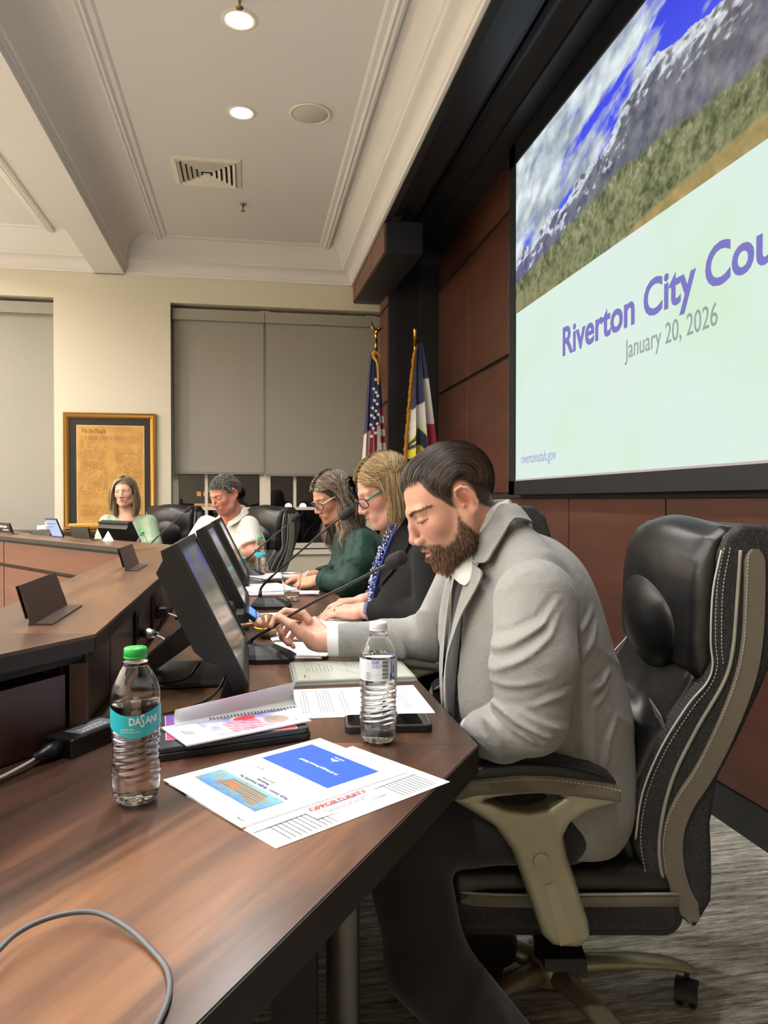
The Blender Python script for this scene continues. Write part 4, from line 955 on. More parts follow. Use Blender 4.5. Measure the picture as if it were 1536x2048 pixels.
# ---------------------------------------------------------------- further along the desk
t = thing('plastic_cup', 'clear plastic cup a third full of water', 'cup', (.165, 3.05, ZT))
cp = [(1e-7, .002), (.026, .002), (.0265, 0), (.028, .004), (.0325, .045), (.0335, .047), (.0395, .105), (.0415, .112), (.043, .116), (.0415, .118)]
obj('cup_body', MB().lathe(cp + [(r - .0006 if r > .01 else r, z + .0005) for r, z in cp[:-1]][::-1], 48, c=(.165, 3.05, ZT), close=True), M['pet'], t, smooth=True)
obj('cup_water', MB().lathe([(1e-7, .004), (.026, .004), (.0305, .038), (1e-7, .038)], 40, c=(.165, 3.05, ZT)), M['water'], t, smooth=True)
t = thing('gavel', 'round polished wooden gavel head beside the fingers on the desk', 'gavel', (.047, 2.25, ZT))
gw = wood('gavel_wood', '5a3820', '8a5a34', 'b07d4c', 0, .25, 6, 'z', 1, .4)
obj('gavel_head', MB().lathe([(1e-7, .001), (.02, .003), (.032, .014), (.038, .030), (.036, .045), (.030, .058), (.022, .066), (.012, .070), (1e-7, .071)], 40, c=(.047, 2.25, ZT)), gw, t, smooth=True)
obj('gavel_ring', MB().lathe([(.0375, .026), (.0392, .029), (.0392, .033), (.037, .036)], 40, c=(.047, 2.25, ZT)), M['brass'], t, smooth=True)
obj('gavel_handle', MB().tube([(.02, 2.27, .79), (-.03, 2.30, .78), (-.13, 2.35, .762)], [.006, .007, .009], 14), gw, t, smooth=True)
def stack(label, c, w_, h_, n, rot, th=.004, mats=None, lines=True, cat='paper', nm='paper_stack', seed=1):
    t = thing(nm, label, cat, (c[0], c[1], ZT), R(rot)); Mx = wmat(t); r_ = random.Random(seed); z = .0003
    for i in range(n):
        Fs = Mx @ Matrix.Translation((r_.uniform(-.006, .006), r_.uniform(-.006, .006), z)) @ Matrix.Rotation(R(r_.uniform(-3, 3)), 4, 'Z') @ Matrix.Translation((-w_ / 2, -h_ / 2, 0))
        m = (mats[i % len(mats)] if mats else M['paper'])
        sheet('sheet', Fs, w_, h_, th / n, m, t, None, 3, 3); z += th / n + .0003
    if lines: print_lines(Fs, para(.02, w_ - .02, h_ - .03, int((h_ - .05) / .009), .009, .0016, seed), M['ink'], t, th / n + .0004)
    return t
stack('white pages under the hands of the woman in the dark blazer', (.20, 2.36), .33, .30, 5, -85, .005, seed=2)
stack('thin white tablet lying flat left of the bent hand', (.045, 2.045), .20, .10, 1, 0, .008, lines=False, seed=3)
t = stack('white leaflets with a pink edge under the hand holding the microphone', (.125, 2.02), .17, .18, 3, -15, .009, [pmat('pink_paper', 'c77a8c', .6), M['paper'], M['paper']], False, seed=4)
stack('white pages on the desk behind the second microphone base', (.04, 2.62), .2, .22, 2, -80, .002, seed=6)
stack('white booklet on the desk before the woman in dark green', (.06, 3.42), .28, .22, 4, -70, .016, seed=5)
stack('pages with a crimson edge in front of the plastic cup', (.15, 3.27), .30, .10, 3, -5, .01, [pmat('crimson_paper', '8d3344', .6), M['paper'], M['paper']], True, seed=7)
stack('white papers in front of the man in white', (.14, 4.00), .30, .21, 4, 30, .012, seed=8)
# name cards / phone
t = thing('smartphone', 'black phone lying on the desk near the white papers', 'phone', (.13, 3.70, ZT)); obj('phone_case', MB().prism(rrect(frame((.08, 3.66, ZT), (1, .2, 0), (-.2, 1, 0)), .14, .07, .01), ZT, ZT + .01, top_in=.001), M['blackp2'], t)
obj('phone_screen', MB().prism(rrect(frame((.083, 3.663, ZT), (1, .2, 0), (-.2, 1, 0)), .134, .064, .01), ZT + .0101, ZT + .0105), M['glassw'], t)
# desk control panel with blue keys
t = thing('control_keypad', 'black desk keypad with blue lit keys below the second monitor', 'keypad', (.0, 2.47, ZT), R(0)); Mx = wmat(t) @ Matrix.Rotation(R(38), 4, 'Y')
obj('keypad_body', MB().box((-.05, -.10, .028), (.06, .08, .040), Mx, 0), M['blackp'], t)
obj('keypad_body', MB().box((-.045, -.08, 0), (-.005, .06, .05), wmat(t)), M['blackp2'], t)
kb = pmat('keypad_face', '39506e', .3); kb2 = pmat('key_blue', '5f8fd0', .3); b_ = kb2.node_tree.nodes['Principled BSDF']; b_.inputs['Emission Color'].default_value = (.2, .4, .9, 1); b_.inputs['Emission Strength'].default_value = .5
obj('keypad_face', MB().box((-.044, -.09, .0401), (.054, .07, .0412), Mx), kb, t)
for i in range(4):
    for j in range(3): obj('key', MB().box((-.036 + j * .03, -.082 + i * .038, .0413), (-.014 + j * .03, -.054 + i * .038, .0445), Mx), kb2, t)
# tissue box
t = thing('tissue_box', 'small teal tissue box with a pale yellow tissue sticking out', 'tissue box', (-.075, 3.98, ZT)); tb = pmat('tissue_teal', '3f8f80', .6)
obj('box', MB().box((-.13, 3.93, ZT), (-.02, 4.04, .86), bev=.003), tb, t)
P = [[Vector((-.075 + (a - .5) * .06 * (1 - b * .6) + .012 * b, 3.985 + .012 * math.sin(a * 9) * (1 - b), .858 + b * .055 + .006 * math.sin(a * 7))) for b in np.linspace(0, 1, 7)] for a in np.linspace(0, 1, 12)]
obj('tissue', MB().sheet(P, .0012), pmat('tissue_paper', 'e2e6a8', .8), t, smooth=True)
# far ledge: tablet on a stand, card box, black folder
q = pub2 + uC * 1.33 + nC * .15
t = thing('tablet_computer', 'bright white tablet standing on the far ledge', 'tablet', (q.x, q.y, ZL), R(35)); Mx = wmat(t) @ Matrix.Rotation(R(-22), 4, 'Y')
obj('tablet_body', MB().box((-.004, -.085, .004), (.004, .085, .125), Mx), M['blackp'], t)
tsm = emat('tablet_display', 'c9d3f2', .85); obj('display', MB().box((-.0046, -.079, .010), (-.0041, .079, .119), Mx), tsm, t)
obj('display_text', MB().box((-.005, -.05, .09), (-.0047, .07, .096), Mx).box((-.005, .0, .07), (-.0047, .06, .074), Mx), pmat('tablet_ink', '6a7596', .6), t)
q = pub2 + uC * 1.90 + nC * .31
t = thing('card_box', 'small white box with a dark round lid piece on the far desk', 'box', (q.x, q.y, ZL - .005), R(35)); Mx = wmat(t)
obj('box', MB().box((-.05, -.075, 0), (.05, .075, .06), Mx), pmat('cream_card', 'e0dccf', .7), t); obj('lid_knob', MB().lathe([(1e-7, .06), (.028, .062), (.03, .08), (.02, .094), (1e-7, .098)], 20, Mx), M['chrome'], t, smooth=True)
obj('box', MB().box((-.06, -.08, -.178 + .0), (.06, .08, 0), Mx), M['blackp2'], t)
q = pub2 + uC * 1.72 + nC * .205
t = thing('black_folder', 'black folder lying on the far ledge by the white tablet', 'folder', (q.x, q.y, ZL), R(35)); Mx = wmat(t)
obj('folder_cover', MB().add([Mx @ Vector(p) for p in ((-.03, -.16, 0), (.03, -.16, 0), (.03, .16, 0), (-.03, .16, 0), (-.02, -.08, .03), (.03, -.12, .035), (.03, .1, .035), (-.01, .1, .03))], [(3, 2, 1, 0), (4, 5, 6, 7), (0, 1, 5, 4), (1, 2, 6, 5), (2, 3, 7, 6), (3, 0, 4, 7)]), M['blackp2'], t)
q = pub2 + uC * .76 + nC * .20
t = thing('tent_card', 'small folded white card left of the pale green woman monitor', 'card', (q.x, q.y, ZL), R(35)); Mx = wmat(t)
obj('card_face', MB().add([Mx @ Vector(p) for p in ((-.02, -.03, 0), (-.02, .03, 0), (0, .0, .055), (.02, -.03, 0), (.02, .03, 0))], [(0, 2, 1), (3, 4, 2), (0, 3, 2), (1, 2, 4), (0, 1, 4, 3)]), M['paper'], t)
# ---------------------------------------------------------------- framed document on the far wall
t = thing('framed_document', 'gilt framed parchment charter hanging on the far wall', 'framed print', (-1.22, YF - .02, 1.4))
x0, x1, z0, z1 = -1.612, -.828, .905, 1.93; fw = .048
fr = MB()
def mitre(pts4, prof):
    g = MB(); n = len(prof); vs = []
    cx, cz = (x0 + x1) / 2, (z0 + z1) / 2
    for (sx, sz) in ((-1, -1), (1, -1), (1, 1), (-1, 1)):
        for (o, d) in prof:
            X = (x1 if sx > 0 else x0) - sx * o; Z = (z1 if sz > 0 else z0) - sz * o; vs.append((X, YF - d, Z))
    for i in range(4):
        j = (i + 1) % 4
        for k in range(n - 1): g.add([], []); fs = (i * n + k, j * n + k, j * n + k + 1, i * n + k + 1); g.f.append(fs)
    g.v = [tuple(v) for v in vs]; return g
for (a, b, c_, d) in (((0), 0, 0, 0),):
    obj('frame', mitre(None, [(0, .001), (0, .03), (.006, .034), (.012, .03), (.018, .036), (.03, .033), (.04, .024), (fw, .02), (fw, .001)]), M['gold'], t, auto=30)
obj('mat_board', MB().box((x0 + fw, YF - .014, z0 + fw), (x1 - fw, YF - .008, z1 - fw)), pmat('mat_black', '262120', .8), t)
px0, px1, pz0, pz1 = -1.497, -.935, .955, 1.815
def parch(u, v):
    n = fbm(u * 8, v * 10, 5, 13); c = mixn(L3('ab7a34')[None] + 0 * u[:, None], L3('c5954c')[None] + 0 * u[:, None], n * 1.6 - .3 + .0 * v)
    row = np.sin(v * 2 * np.pi * 62); body = (v < .86) & (v > .07) & ((np.abs(u - .25) < .20) | (np.abs(u - .76) < .20)) & ~((v < .3) & (u > .5) & (v > .1))
    h = vnoise(u * 120, np.floor(v * 62) * 3.1, 4); gap = vnoise(u * 9, np.floor(v * 62) * 1.7, 9) > .2
    blockgap = vnoise(u * 0 + (u > .5) * 5, v * 14, 5) > .22
    ink = body & (row > .0) & (h > .38) & gap & blockgap
    c = np.where(ink[:, None], c * .62, c)
    top = (v > .86) & (v < .90) & (u > .06) & (u < .95) & (vnoise(u * 140, v * 0 + 7, 1) > .35) & (row > -.3)
    return np.where(top[:, None], c * .6, c)
color_grid('parchment', (px0, YF - .0146, pz0), (px1 - px0, 0, 0), (0, 0, pz1 - pz0), 260, 380, parch, attr_mat('parchment', .6), t)
text('charter_heading', 'We the People', .062, frame((px0 + .035, YF - .0152, 1.752), (1, 0, 0), (0, 0, 1)), pmat('sepia_ink', '5a3c18', .7), t, .0002, 0, sxy=.55)
obj('inner_edge', MB().box((px0 - .006, YF - .0145, pz0 - .006), (px1 + .006, YF - .0141, pz1 + .006)), pmat('mat_cream_edge', 'd2b47a', .7), t)
# low dark credenza under the framed document
t = thing('credenza', 'dark brown low cabinet against the far wall below the framed charter', 'cabinet', (-1.4, 6.75, 0))
obj('body', MB().box((-2.6, 6.58, .0), (-.30, 6.98, .86)), M['edge'], t); obj('top', MB().box((-2.63, 6.55, .86), (-.27, 6.985, .90), bev=.003), M['riser'], t)
for k in range(4): obj('door', MB().box((-2.58 + k * .57, 6.56, .08), (-2.03 + k * .57, 6.58, .84), bev=.003), M['riser'], t)
# ---------------------------------------------------------------- flags on stands
def flagpole(x, y, ztop, label, cloth, finial, fringe_side, cols, cat='flag'):
    t = thing('flag', label, cat, (x, y, 0))
    obj('flag_base', MB().lathe([(.16, 0), (.16, .02), (.06, .035), (.03, .07), (.02, .09), (1e-7, .09)], 32, c=(x, y, 0)), M['brass'], t, smooth=True)
    obj('pole', MB().tube([(x, y, .05), (x, y, ztop - .22)], .0135, 16), pmat('pole_wood', '4a2d1a', .4), t, smooth=True)
    obj('pole_ferrule', MB().tube([(x, y, ztop - .24), (x, y, ztop - .12)], .0145, 16), M['brass'], t, smooth=True)
    return t
def cloth(t, x, y, ztop, zbot, halfw_top, halfw_bot, folds, depth, colfn, name='flag_cloth', lean=0, nu=110, nv=150, seed=0):
    u, v = np.meshgrid(np.linspace(0, 1, nu), np.linspace(0, 1, nv), indexing='ij'); u = u.ravel(); v = v.ravel()
    hw = halfw_top + (halfw_bot - halfw_top) * v ** .8
    ph = u * folds * 2 * np.pi + .7 * np.sin(v * 3 + seed)
    X = x + (u * 2 - 1) * hw + lean * v + .12 * hw * np.sin(ph)
    Y = y - .02 + depth * np.cos(ph) * (.25 + .75 * v) + .01 * np.sin(v * 6 + u * 4)
    Z = ztop - (ztop - zbot) * v
    P = np.stack([X, Y, Z], 1); i, j = np.meshgrid(np.arange(nu - 1), np.arange(nv - 1), indexing='ij'); b = (i * nv + j).ravel()
    o = obj(name, (P, np.stack([b, b + nv, b + nv + 1, b + 1], 1)), M['flagc'], t, smooth=True); setcol(o, colfn(u, v)); return o
M['flagc'] = attr_mat('flag_satin', .55, bumpscale=60, bs=.1, sheen=.3)
nav = L3('232a58'); wh = L3('d9d6d0'); rd = L3('9c2334'); yl = L3('d8cf3a')
t = flagpole(1.09, 6.5, 2.70, 'stars and stripes flag with gold eagle on its pole beside the far wall', None, None, None, None)
# eagle finial
g = MB().lathe([(1e-7, 0), (.016, .004), (.01, .018), (.018, .03), (.012, .05), (1e-7, .06)], 16, c=(1.09, 6.5, 2.57))
g.tube([(1.09, 6.5, 2.61), (1.095, 6.495, 2.635), (1.105, 6.49, 2.66)], [.014, .017, .010], 12); g.tube([(1.105, 6.49, 2.66), (1.118, 6.485, 2.662), (1.128, 6.48, 2.655)], [.011, .009, .002], 10)
g.tube([(1.085, 6.5, 2.63), (1.06, 6.5, 2.67), (1.05, 6.5, 2.72)], [.012, .014, .002], 8, sx=.4); g.tube([(1.1, 6.5, 2.63), (1.12, 6.51, 2.65), (1.145, 6.51, 2.67)], [.012, .012, .002], 8, sx=.4)
obj('eagle_finial', g, M['brass'], t, smooth=True)
def usa(u, v):
    # canton above, stripes hanging below and on the right fold
    c = np.where((np.sin((u * 9 + .3 * v) * np.pi) > 0)[:, None], wh[None], rd[None])
    right = (u > .72) & (v > .42); c = np.where((right & (np.sin(v * 60) > 0))[:, None], rd[None], np.where(right[:, None], wh[None], c))
    can = (v < .62 - .10 * u) & ~right; c = np.where(can[:, None], nav[None], c); return c
cloth(t, 1.065, 6.47, 2.43, 1.30, .028, .125, 3, .035, usa)
def star(cx, cz, r, y, rot=0):
    pts = [(cx, y, cz)]
    for k in range(10): a = R(90 + 36 * k + rot); q_ = r if k % 2 == 0 else r * .4; pts.append((cx + q_ * math.cos(a), y, cz + q_ * math.sin(a)))
    return MB().add(pts, [(0, 1 + k, 1 + (k + 1) % 10) for k in range(10)])
r_ = random.Random(4)
for k, (sx, sz) in enumerate(((1.072, 2.20), (1.075, 2.09), (1.055, 2.12), (1.062, 2.02), (1.085, 1.99), (1.045, 1.955), (1.075, 1.93), (1.035, 1.89), (1.06, 1.87), (1.095, 1.90), (1.03, 1.81), (1.05, 1.78), (1.085, 1.82), (1.072, 1.74), (1.035, 1.71), (1.09, 2.06))):
    obj('flag_star', star(sx, sz, .02, 6.42 - .012, r_.uniform(-20, 20)), M['paper'], t)
gold_c = fabric('gold_cord', 'c8861c', 'e0a030', 400, .6, .3)
obj('tassel_cord', MB().tube(bez([(1.075, 6.46, 2.43), (1.06, 6.44, 2.40), (1.085, 6.43, 2.36), (1.095, 6.42, 2.28), (1.098, 6.42, 2.16)], 6), [.014] * 12 + [.011] * 13, 8), gold_c, t, smooth=True)
obj('cord_knot', MB().tube(bez([(1.05, 6.45, 2.42), (1.07, 6.44, 2.445), (1.10, 6.45, 2.43), (1.125, 6.46, 2.41)], 6), .013, 8), gold_c, t, smooth=True)
t = flagpole(1.375, 6.2, 2.62, 'navy white and red state flag with gold fringe in the recess', None, None, None, None)
obj('finial', MB().lathe([(1e-7, 0), (.016, 0), (.016, .09), (.02, .10), (.02, .12), (.01, .135), (1e-7, .14)], 20, c=(1.375, 6.2, 2.48)), M['brass'], t, smooth=True)
def utah(u, v):
    c = np.tile(nav[None], (len(u), 1)); 
    a = (v > .36 + .10 * (1 - u)) & (v < .56 + .28 * np.abs(u - .42)); c = np.where(a[:, None], wh[None], c)
    c = np.where(((v > .56 + .28 * np.abs(u - .42)) & (v < .575 + .28 * np.abs(u - .42)))[:, None], yl[None], c)
    c = np.where(((v > .60 + .28 * np.abs(u - .42)))[:, None], L3('1d2246')[None], c)
    rr = (u > .66); c = np.where((rr & (v > .24) & (v < .55))[:, None], wh[None], c); c = np.where((rr & (v >= .55))[:, None], rd[None], c); c = np.where((rr & (v <= .24))[:, None], nav[None], c)
    hv = ((((u - .28) / .30) ** 2 + ((v - .77) / .10) ** 2) < 1) & (np.sin(v * 70 + (u - .28) * 6) > -.55); c = np.where(hv[:, None], yl[None], c); return c
cloth(t, 1.40, 6.17, 2.47, 1.25, .018, .155, 2.3, .04, utah, lean=.03, seed=2)
g = MB(); r_ = random.Random(9)
for k in range(240):
    v = k / 240; hw = .018 + (.155 - .018) * v ** .8; X = 1.40 - hw + .03 * v + r_.uniform(-.004, .004); Z = 2.43 - 1.18 * v
    g.tube([(X, 6.15, Z), (X - .022 + r_.uniform(-.008, .008), 6.14, Z - .012), (X - .028 + r_.uniform(-.01, .01), 6.14, Z - .04)], [.004, .004, .002], 4)
o = obj('gold_fringe', g, gold_c, t, smooth=True)
# ================================================================ IMPLICIT SURFACE TOOLS
f32 = np.float32
def surface_nets(f, lo, hi, h, cb=4, slack=1.5):
    lo = np.array(lo, float); hi = np.array(hi, float); nb = np.ceil((hi - lo) / (h * cb)).astype(int)
    n = nb * cb + 1
    ax = [lo[i] + h * cb * (np.arange(nb[i]) + .5) for i in range(3)]
    C = np.stack(np.meshgrid(*ax, indexing='ij'), -1).reshape(-1, 3).astype(f32)
    dc = f(C).reshape(nb); act = np.abs(dc) < cb * h * .87 * slack + h
    D = np.where(dc < 0, -1.0, 1.0).astype(f32)
    for a in range(3): D = np.repeat(D, cb, a)
    D = np.pad(D, [(0, 1)] * 3, 'edge')
    cm = act
    for a in range(3): cm = np.repeat(cm, cb, a)
    nm = np.zeros(n, bool)
    for i in (0, 1):
        for j in (0, 1):
            for k in (0, 1): nm[i:i + cm.shape[0], j:j + cm.shape[1], k:k + cm.shape[2]] |= cm
    idx = np.argwhere(nm)
    vals = np.empty(len(idx), f32)
    for s in range(0, len(idx), 300000):
        q = idx[s:s + 300000]; vals[s:s + 300000] = f((lo + q * h).astype(f32))
    D[nm] = vals
    I = D < 0
    sh = cm.shape
    cnt = np.zeros(sh, np.int8)
    for i in (0, 1):
        for j in (0, 1):
            for k in (0, 1): cnt += I[i:i + sh[0], j:j + sh[1], k:k + sh[2]]
    mix = (cnt > 0) & (cnt < 8) & cm
    cells = np.argwhere(mix); vid = np.full(sh, -1, np.int32); vid[mix] = np.arange(len(cells))
    acc = np.zeros((len(cells), 3)); num = np.zeros(len(cells))
    cor = np.array([(i, j, k) for i in (0, 1) for j in (0, 1) for k in (0, 1)])
    dv = [D[cells[:, 0] + c[0], cells[:, 1] + c[1], cells[:, 2] + c[2]] for c in cor]
    for a in range(8):
        for b in range(a + 1, 8):
            if np.abs(cor[a] - cor[b]).sum() != 1: continue
            m = (dv[a] < 0) != (dv[b] < 0)
            t = dv[a][m] / (dv[a][m] - dv[b][m]); acc[m] += cor[a] + t[:, None] * (cor[b] - cor[a]); num[m] += 1
    V = lo + (cells + acc / num[:, None]) * h
    F = []
    for axis in range(3):
        o1, o2 = [(1, 2), (2, 0), (0, 1)][axis]
        s0 = [slice(0, n[i]) for i in range(3)]; A = [slice(1, n[i] - 1) for i in range(3)]; B = list(A)
        A[axis] = slice(0, n[axis] - 1); B[axis] = slice(1, n[axis])
        ia = I[tuple(A)]; ib = I[tuple(B)]; ch = np.argwhere(ia != ib)
        if not len(ch): continue
        neg = ia[ch[:, 0], ch[:, 1], ch[:, 2]]
        base = ch + 1; base[:, axis] -= 1
        def cell(d1, d2):
            c = base.copy(); c[:, o1] += d1; c[:, o2] += d2; return vid[c[:, 0], c[:, 1], c[:, 2]]
        q = np.stack([cell(-1, -1), cell(0, -1), cell(0, 0), cell(-1, 0)], 1)
        q[~neg] = q[~neg][:, ::-1]
        F.append(q[(q >= 0).all(1)])
    return V, np.concatenate(F)
def smin(a, b, k):
    h = np.clip(.5 + .5 * (b - a) / k, 0, 1); return b + (a - b) * h - k * h * (1 - h)
def smax(a, b, k): return -smin(-a, -b, k)
def sph(P, c, r): return np.sqrt(((P - np.array(c, f32)) ** 2).sum(1)) - r
def ell(P, c, r, Rm=None):
    q = P - np.array(c, f32)
    if Rm is not None: q = q @ Rm
    r = np.array(r, f32); k0 = np.sqrt(((q / r) ** 2).sum(1)); k1 = np.sqrt(((q / (r * r)) ** 2).sum(1)) + 1e-9
    return k0 * (k0 - 1) / k1
def cone(P, a, b, ra, rb, sq=None):
    a = np.array(a, f32); b = np.array(b, f32); ba = b - a; t = np.clip(((P - a) @ ba) / (ba @ ba), 0, 1)
    return np.sqrt((((P - a) - t[:, None] * ba) ** 2).sum(1)) - (ra + (rb - ra) * t)
def chain(P, pts, rs, k=.01):
    d = None
    for i in range(len(pts) - 1):
        c = cone(P, pts[i], pts[i + 1], rs[i], rs[i + 1]); d = c if d is None else smin(d, c, k)
    return d
def rbox(P, c, hs, r, Rm=None):
    q = P - np.array(c, f32)
    if Rm is not None: q = q @ Rm
    q = np.abs(q) - (np.array(hs, f32) - r); return np.sqrt((np.maximum(q, 0) ** 2).sum(1)) + np.minimum(q.max(1), 0) - r
def poly2(x, y, pts):
    d = np.full(x.shape, 1e9, f32); s = np.ones(x.shape, f32); n = len(pts)
    for i in range(n):
        ax, ay = pts[i]; bx, by = pts[i - 1]; ex_, ey_ = bx - ax, by - ay; wx, wy = x - ax, y - ay
        t = np.clip((wx * ex_ + wy * ey_) / (ex_ * ex_ + ey_ * ey_ + 1e-12), 0, 1)
        d = np.minimum(d, (wx - ex_ * t) ** 2 + (wy - ey_ * t) ** 2)
        c1 = y >= ay; c2 = y < by; c3 = ex_ * wy > ey_ * wx
        fl = (c1 & c2 & c3) | (~c1 & ~c2 & ~c3); s = np.where(fl, -s, s)
    return s * np.sqrt(d)
def extr(P, pts, hy, r, yc=0, axis=1):
    """polygon in (x, z) extruded along y with rounded edges"""
    d = poly2(P[:, 0], P[:, 2], pts) + r; w_ = np.abs(P[:, 1] - yc) - hy + r
    return np.minimum(np.maximum(d, w_), 0) + np.sqrt(np.maximum(d, 0) ** 2 + np.maximum(w_, 0) ** 2) - r
def rotm(ax, deg):  # column matrix M so that q @ M rotates into the local frame
    return np.array(Matrix.Rotation(R(deg), 3, ax), f32)
def sdf_obj(name, f, lo, hi, h, m, parent=None, world=False, keep=None):
    V, F = surface_nets(f, lo, hi, h)
    o = obj(name, (V, F), m, parent, smooth=True, world=world)
    return o
# ================================================================ OFFICE CHAIR
def mesh_cloth():
    m = pmat('spacer_mesh', '2a2a2b', .75); nt = NT(m); v = coords(nt)
    vo = nt.n('ShaderNodeTexVoronoi'); vo.inputs['Scale'].default_value = 210; vo.inputs['Randomness'].default_value = .25; nt.l(v, vo.inputs['Vector'])
    nt.l(ramp(nt, vo.outputs['Distance'], [(.2, '08080a'), (.55, '2a2a2c'), (.9, '4c4c4c')]), nt.bs.inputs['Base Color'])
    nt.l(bump(nt, vo.outputs['Distance'], .7, .002), nt.bs.inputs['Normal']); return m
def leather():
    m = pmat('black_leather', '121213', .36, spec=.5); nt = NT(m); v = coords(nt)
    a = noise(nt, v, 700, 3, .6); b = noise(nt, v, 9, 3, .5, .6)
    n1 = bump(nt, a, .10, .0006); nt.l(bump(nt, b, .25, .012, n1), nt.bs.inputs['Normal']); return m
M['leather'] = leather(); M['smesh'] = mesh_cloth()
M['strap'] = fabric('grey_strap_cloth', '5c574d', '7d776a', 300, .8, .5)
M['champ'] = pmat('champagne_metal', 'a19d86', .36, .45)
M['piping'] = pmat('grey_piping', '8d8a80', .4)
M['stitch'] = pmat('light_stitch', 'b9b6ac', .7)
sx_ = lambda px, py, o=1158, k=1018: ((o - px) / k, 1.16 - (py - 1000) / k)
def pl(lst, **k): return [sx_(a, b, **k) for a, b in lst]
chair = thing('office_chair', 'PROTO', 'chair', (0, 0, 0))
back_rear = pl([(1590, 1150), (1590, 1200), (1560, 1290), (1525, 1380), (1480, 1480), (1440, 1560), (1426, 1650), (1430, 1760), (1428, 1810), (1395, 1866), (1375, 1850), (1340, 1800), (1305, 1770), (1272, 1700), (1275, 1600), (1330, 1480), (1405, 1370), (1428, 1320), (1432, 1200), (1436, 1110), (1452, 1070), (1485, 1048), (1530, 1050), (1570, 1085)])
HB = .245
sdf_obj('back_shell', lambda P: extr(P, back_rear, HB, .012), (-.48, -.26, .27), (.0, .26, 1.14), .006, M['smesh'], chair)
upper = pl([(1500, 1052), (1455, 1052), (1424, 1075), (1404, 1120), (1392, 1200), (1386, 1290), (1390, 1345), (1412, 1375), (1450, 1330), (1455, 1100)])
lower = pl([(1430, 1350), (1400, 1350), (1370, 1400), (1300, 1500), (1250, 1600), (1238, 1690), (1262, 1770), (1300, 1780), (1300, 1650), (1360, 1490)])
def f_up(P):
    d = extr(P, upper, HB - .012, .028)
    return smin(d, ell(P, (-.275, 0, 1.0), (.075, .20, .12)), .05)
sdf_obj('headrest_block', f_up, (-.40, -.26, .76), (-.14, .26, 1.15), .006, M['leather'], chair)
sdf_obj('headrest_cushion', lambda P: ell(P, (-.232, 0, .885), (.052, .150, .115), rotm('Y', 8)), (-.32, -.17, .75), (-.15, .17, 1.02), .005, M['leather'], chair)
def f_low(P):
    d = extr(P, lower, HB - .03, .03); v = smax(ell(P, (-.05, 0, .74), (.10, .14, .16)), -P[:, 2] * 0 - 1, .01)
    return smin(smax(d, -ell(P, (-.03, 0, .80), (.16, .12, .14)), .04), ell(P, (-.16, 0, .60), (.055, .17, .13)), .03)
sdf_obj('lumbar_cushion', f_low, (-.33, -.25, .35), (.02, .25, .86), .006, M['leather'], chair)
def ribbon(name, px_pts, ys, wdt, th, m, parent, n=6):
    C = bez([(sx_(a, b)[0], 0, sx_(a, b)[1]) for a, b in px_pts], n); obs = []
    for y in ys:
        g = MB(); vs = []; k = len(C)
        for i, c in enumerate(C):
            t = (C[min(i + 1, k - 1)] - C[max(i - 1, 0)]).normalized(); nn = Vector((-t.z, 0, t.x)); w_ = wdt * (min(1, .35 + i / 2) * min(1, .3 + (k - 1 - i) / 4))
            s = 1 if y > 0 else -1
            for (a, b) in ((-.5, 0), (-.42, 1), (.42, 1), (.5, 0)): q = c + nn * a * w_; vs.append((q.x, y + s * b * th, q.z))
        fs = [(i * 4 + j, i * 4 + j + 1, (i + 1) * 4 + j + 1, (i + 1) * 4 + j) for i in range(k - 1) for j in range(3)] + [(0, 1, 2, 3), ((k - 1) * 4 + 3, (k - 1) * 4 + 2, (k - 1) * 4 + 1, (k - 1) * 4)]
        obj(name, g.add(vs, fs), m, parent, auto=50, world=False)
ribbon('side_strap', [(1506, 1098), (1507, 1180), (1503, 1280), (1488, 1360), (1455, 1450), (1412, 1540), (1368, 1610), (1348, 1670), (1350, 1740), (1368, 1800), (1395, 1842)], (HB, -HB), .042, .008, M['strap'], chair)
for y in (HB + .004, -HB - .004):
    for pts_, r_p, m_, nm in (([(1478, 1100), (1472, 1200), (1464, 1300), (1446, 1365), (1392, 1460), (1345, 1560), (1322, 1660), (1322, 1730), (1340, 1790), (1385, 1850)], .0038, M['piping'], 'piping'),
        ([(1440, 1100), (1424, 1180), (1420, 1280), (1424, 1330), (1412, 1366), (1375, 1410), (1320, 1500), (1285, 1590), (1272, 1680)], .002, M['stitch'], 'seam_cord')):
        obj(nm, MB().tube(bez([(sx_(a, b)[0], y - (.002 if y > 0 else -.002) * 1, sx_(a, b)[1]) for a, b in pts_], 8), r_p, 8), m_, chair, smooth=True, world=False)
def dashes(C, r, dash, gap):
    g = MB(); acc = 0; P = [Vector(c) for c in C]; L = [0]
    for i in range(1, len(P)): L.append(L[-1] + (P[i] - P[i - 1]).length)
    def at_(s):
        for i in range(1, len(P)):
            if L[i] >= s: return P[i - 1].lerp(P[i], (s - L[i - 1]) / max(L[i] - L[i - 1], 1e-9))
        return P[-1]
    s = 0
    while s + dash < L[-1]: g.tube([at_(s), at_(s + dash)], r, 4); s += dash + gap
    return g
st = [(1446, 1095), (1432, 1180), (1430, 1280), (1434, 1330), (1420, 1372), (1384, 1418), (1330, 1505), (1295, 1592), (1283, 1680), (1295, 1760)]
st2 = [(a + 12, b) for a, b in st[:4]]
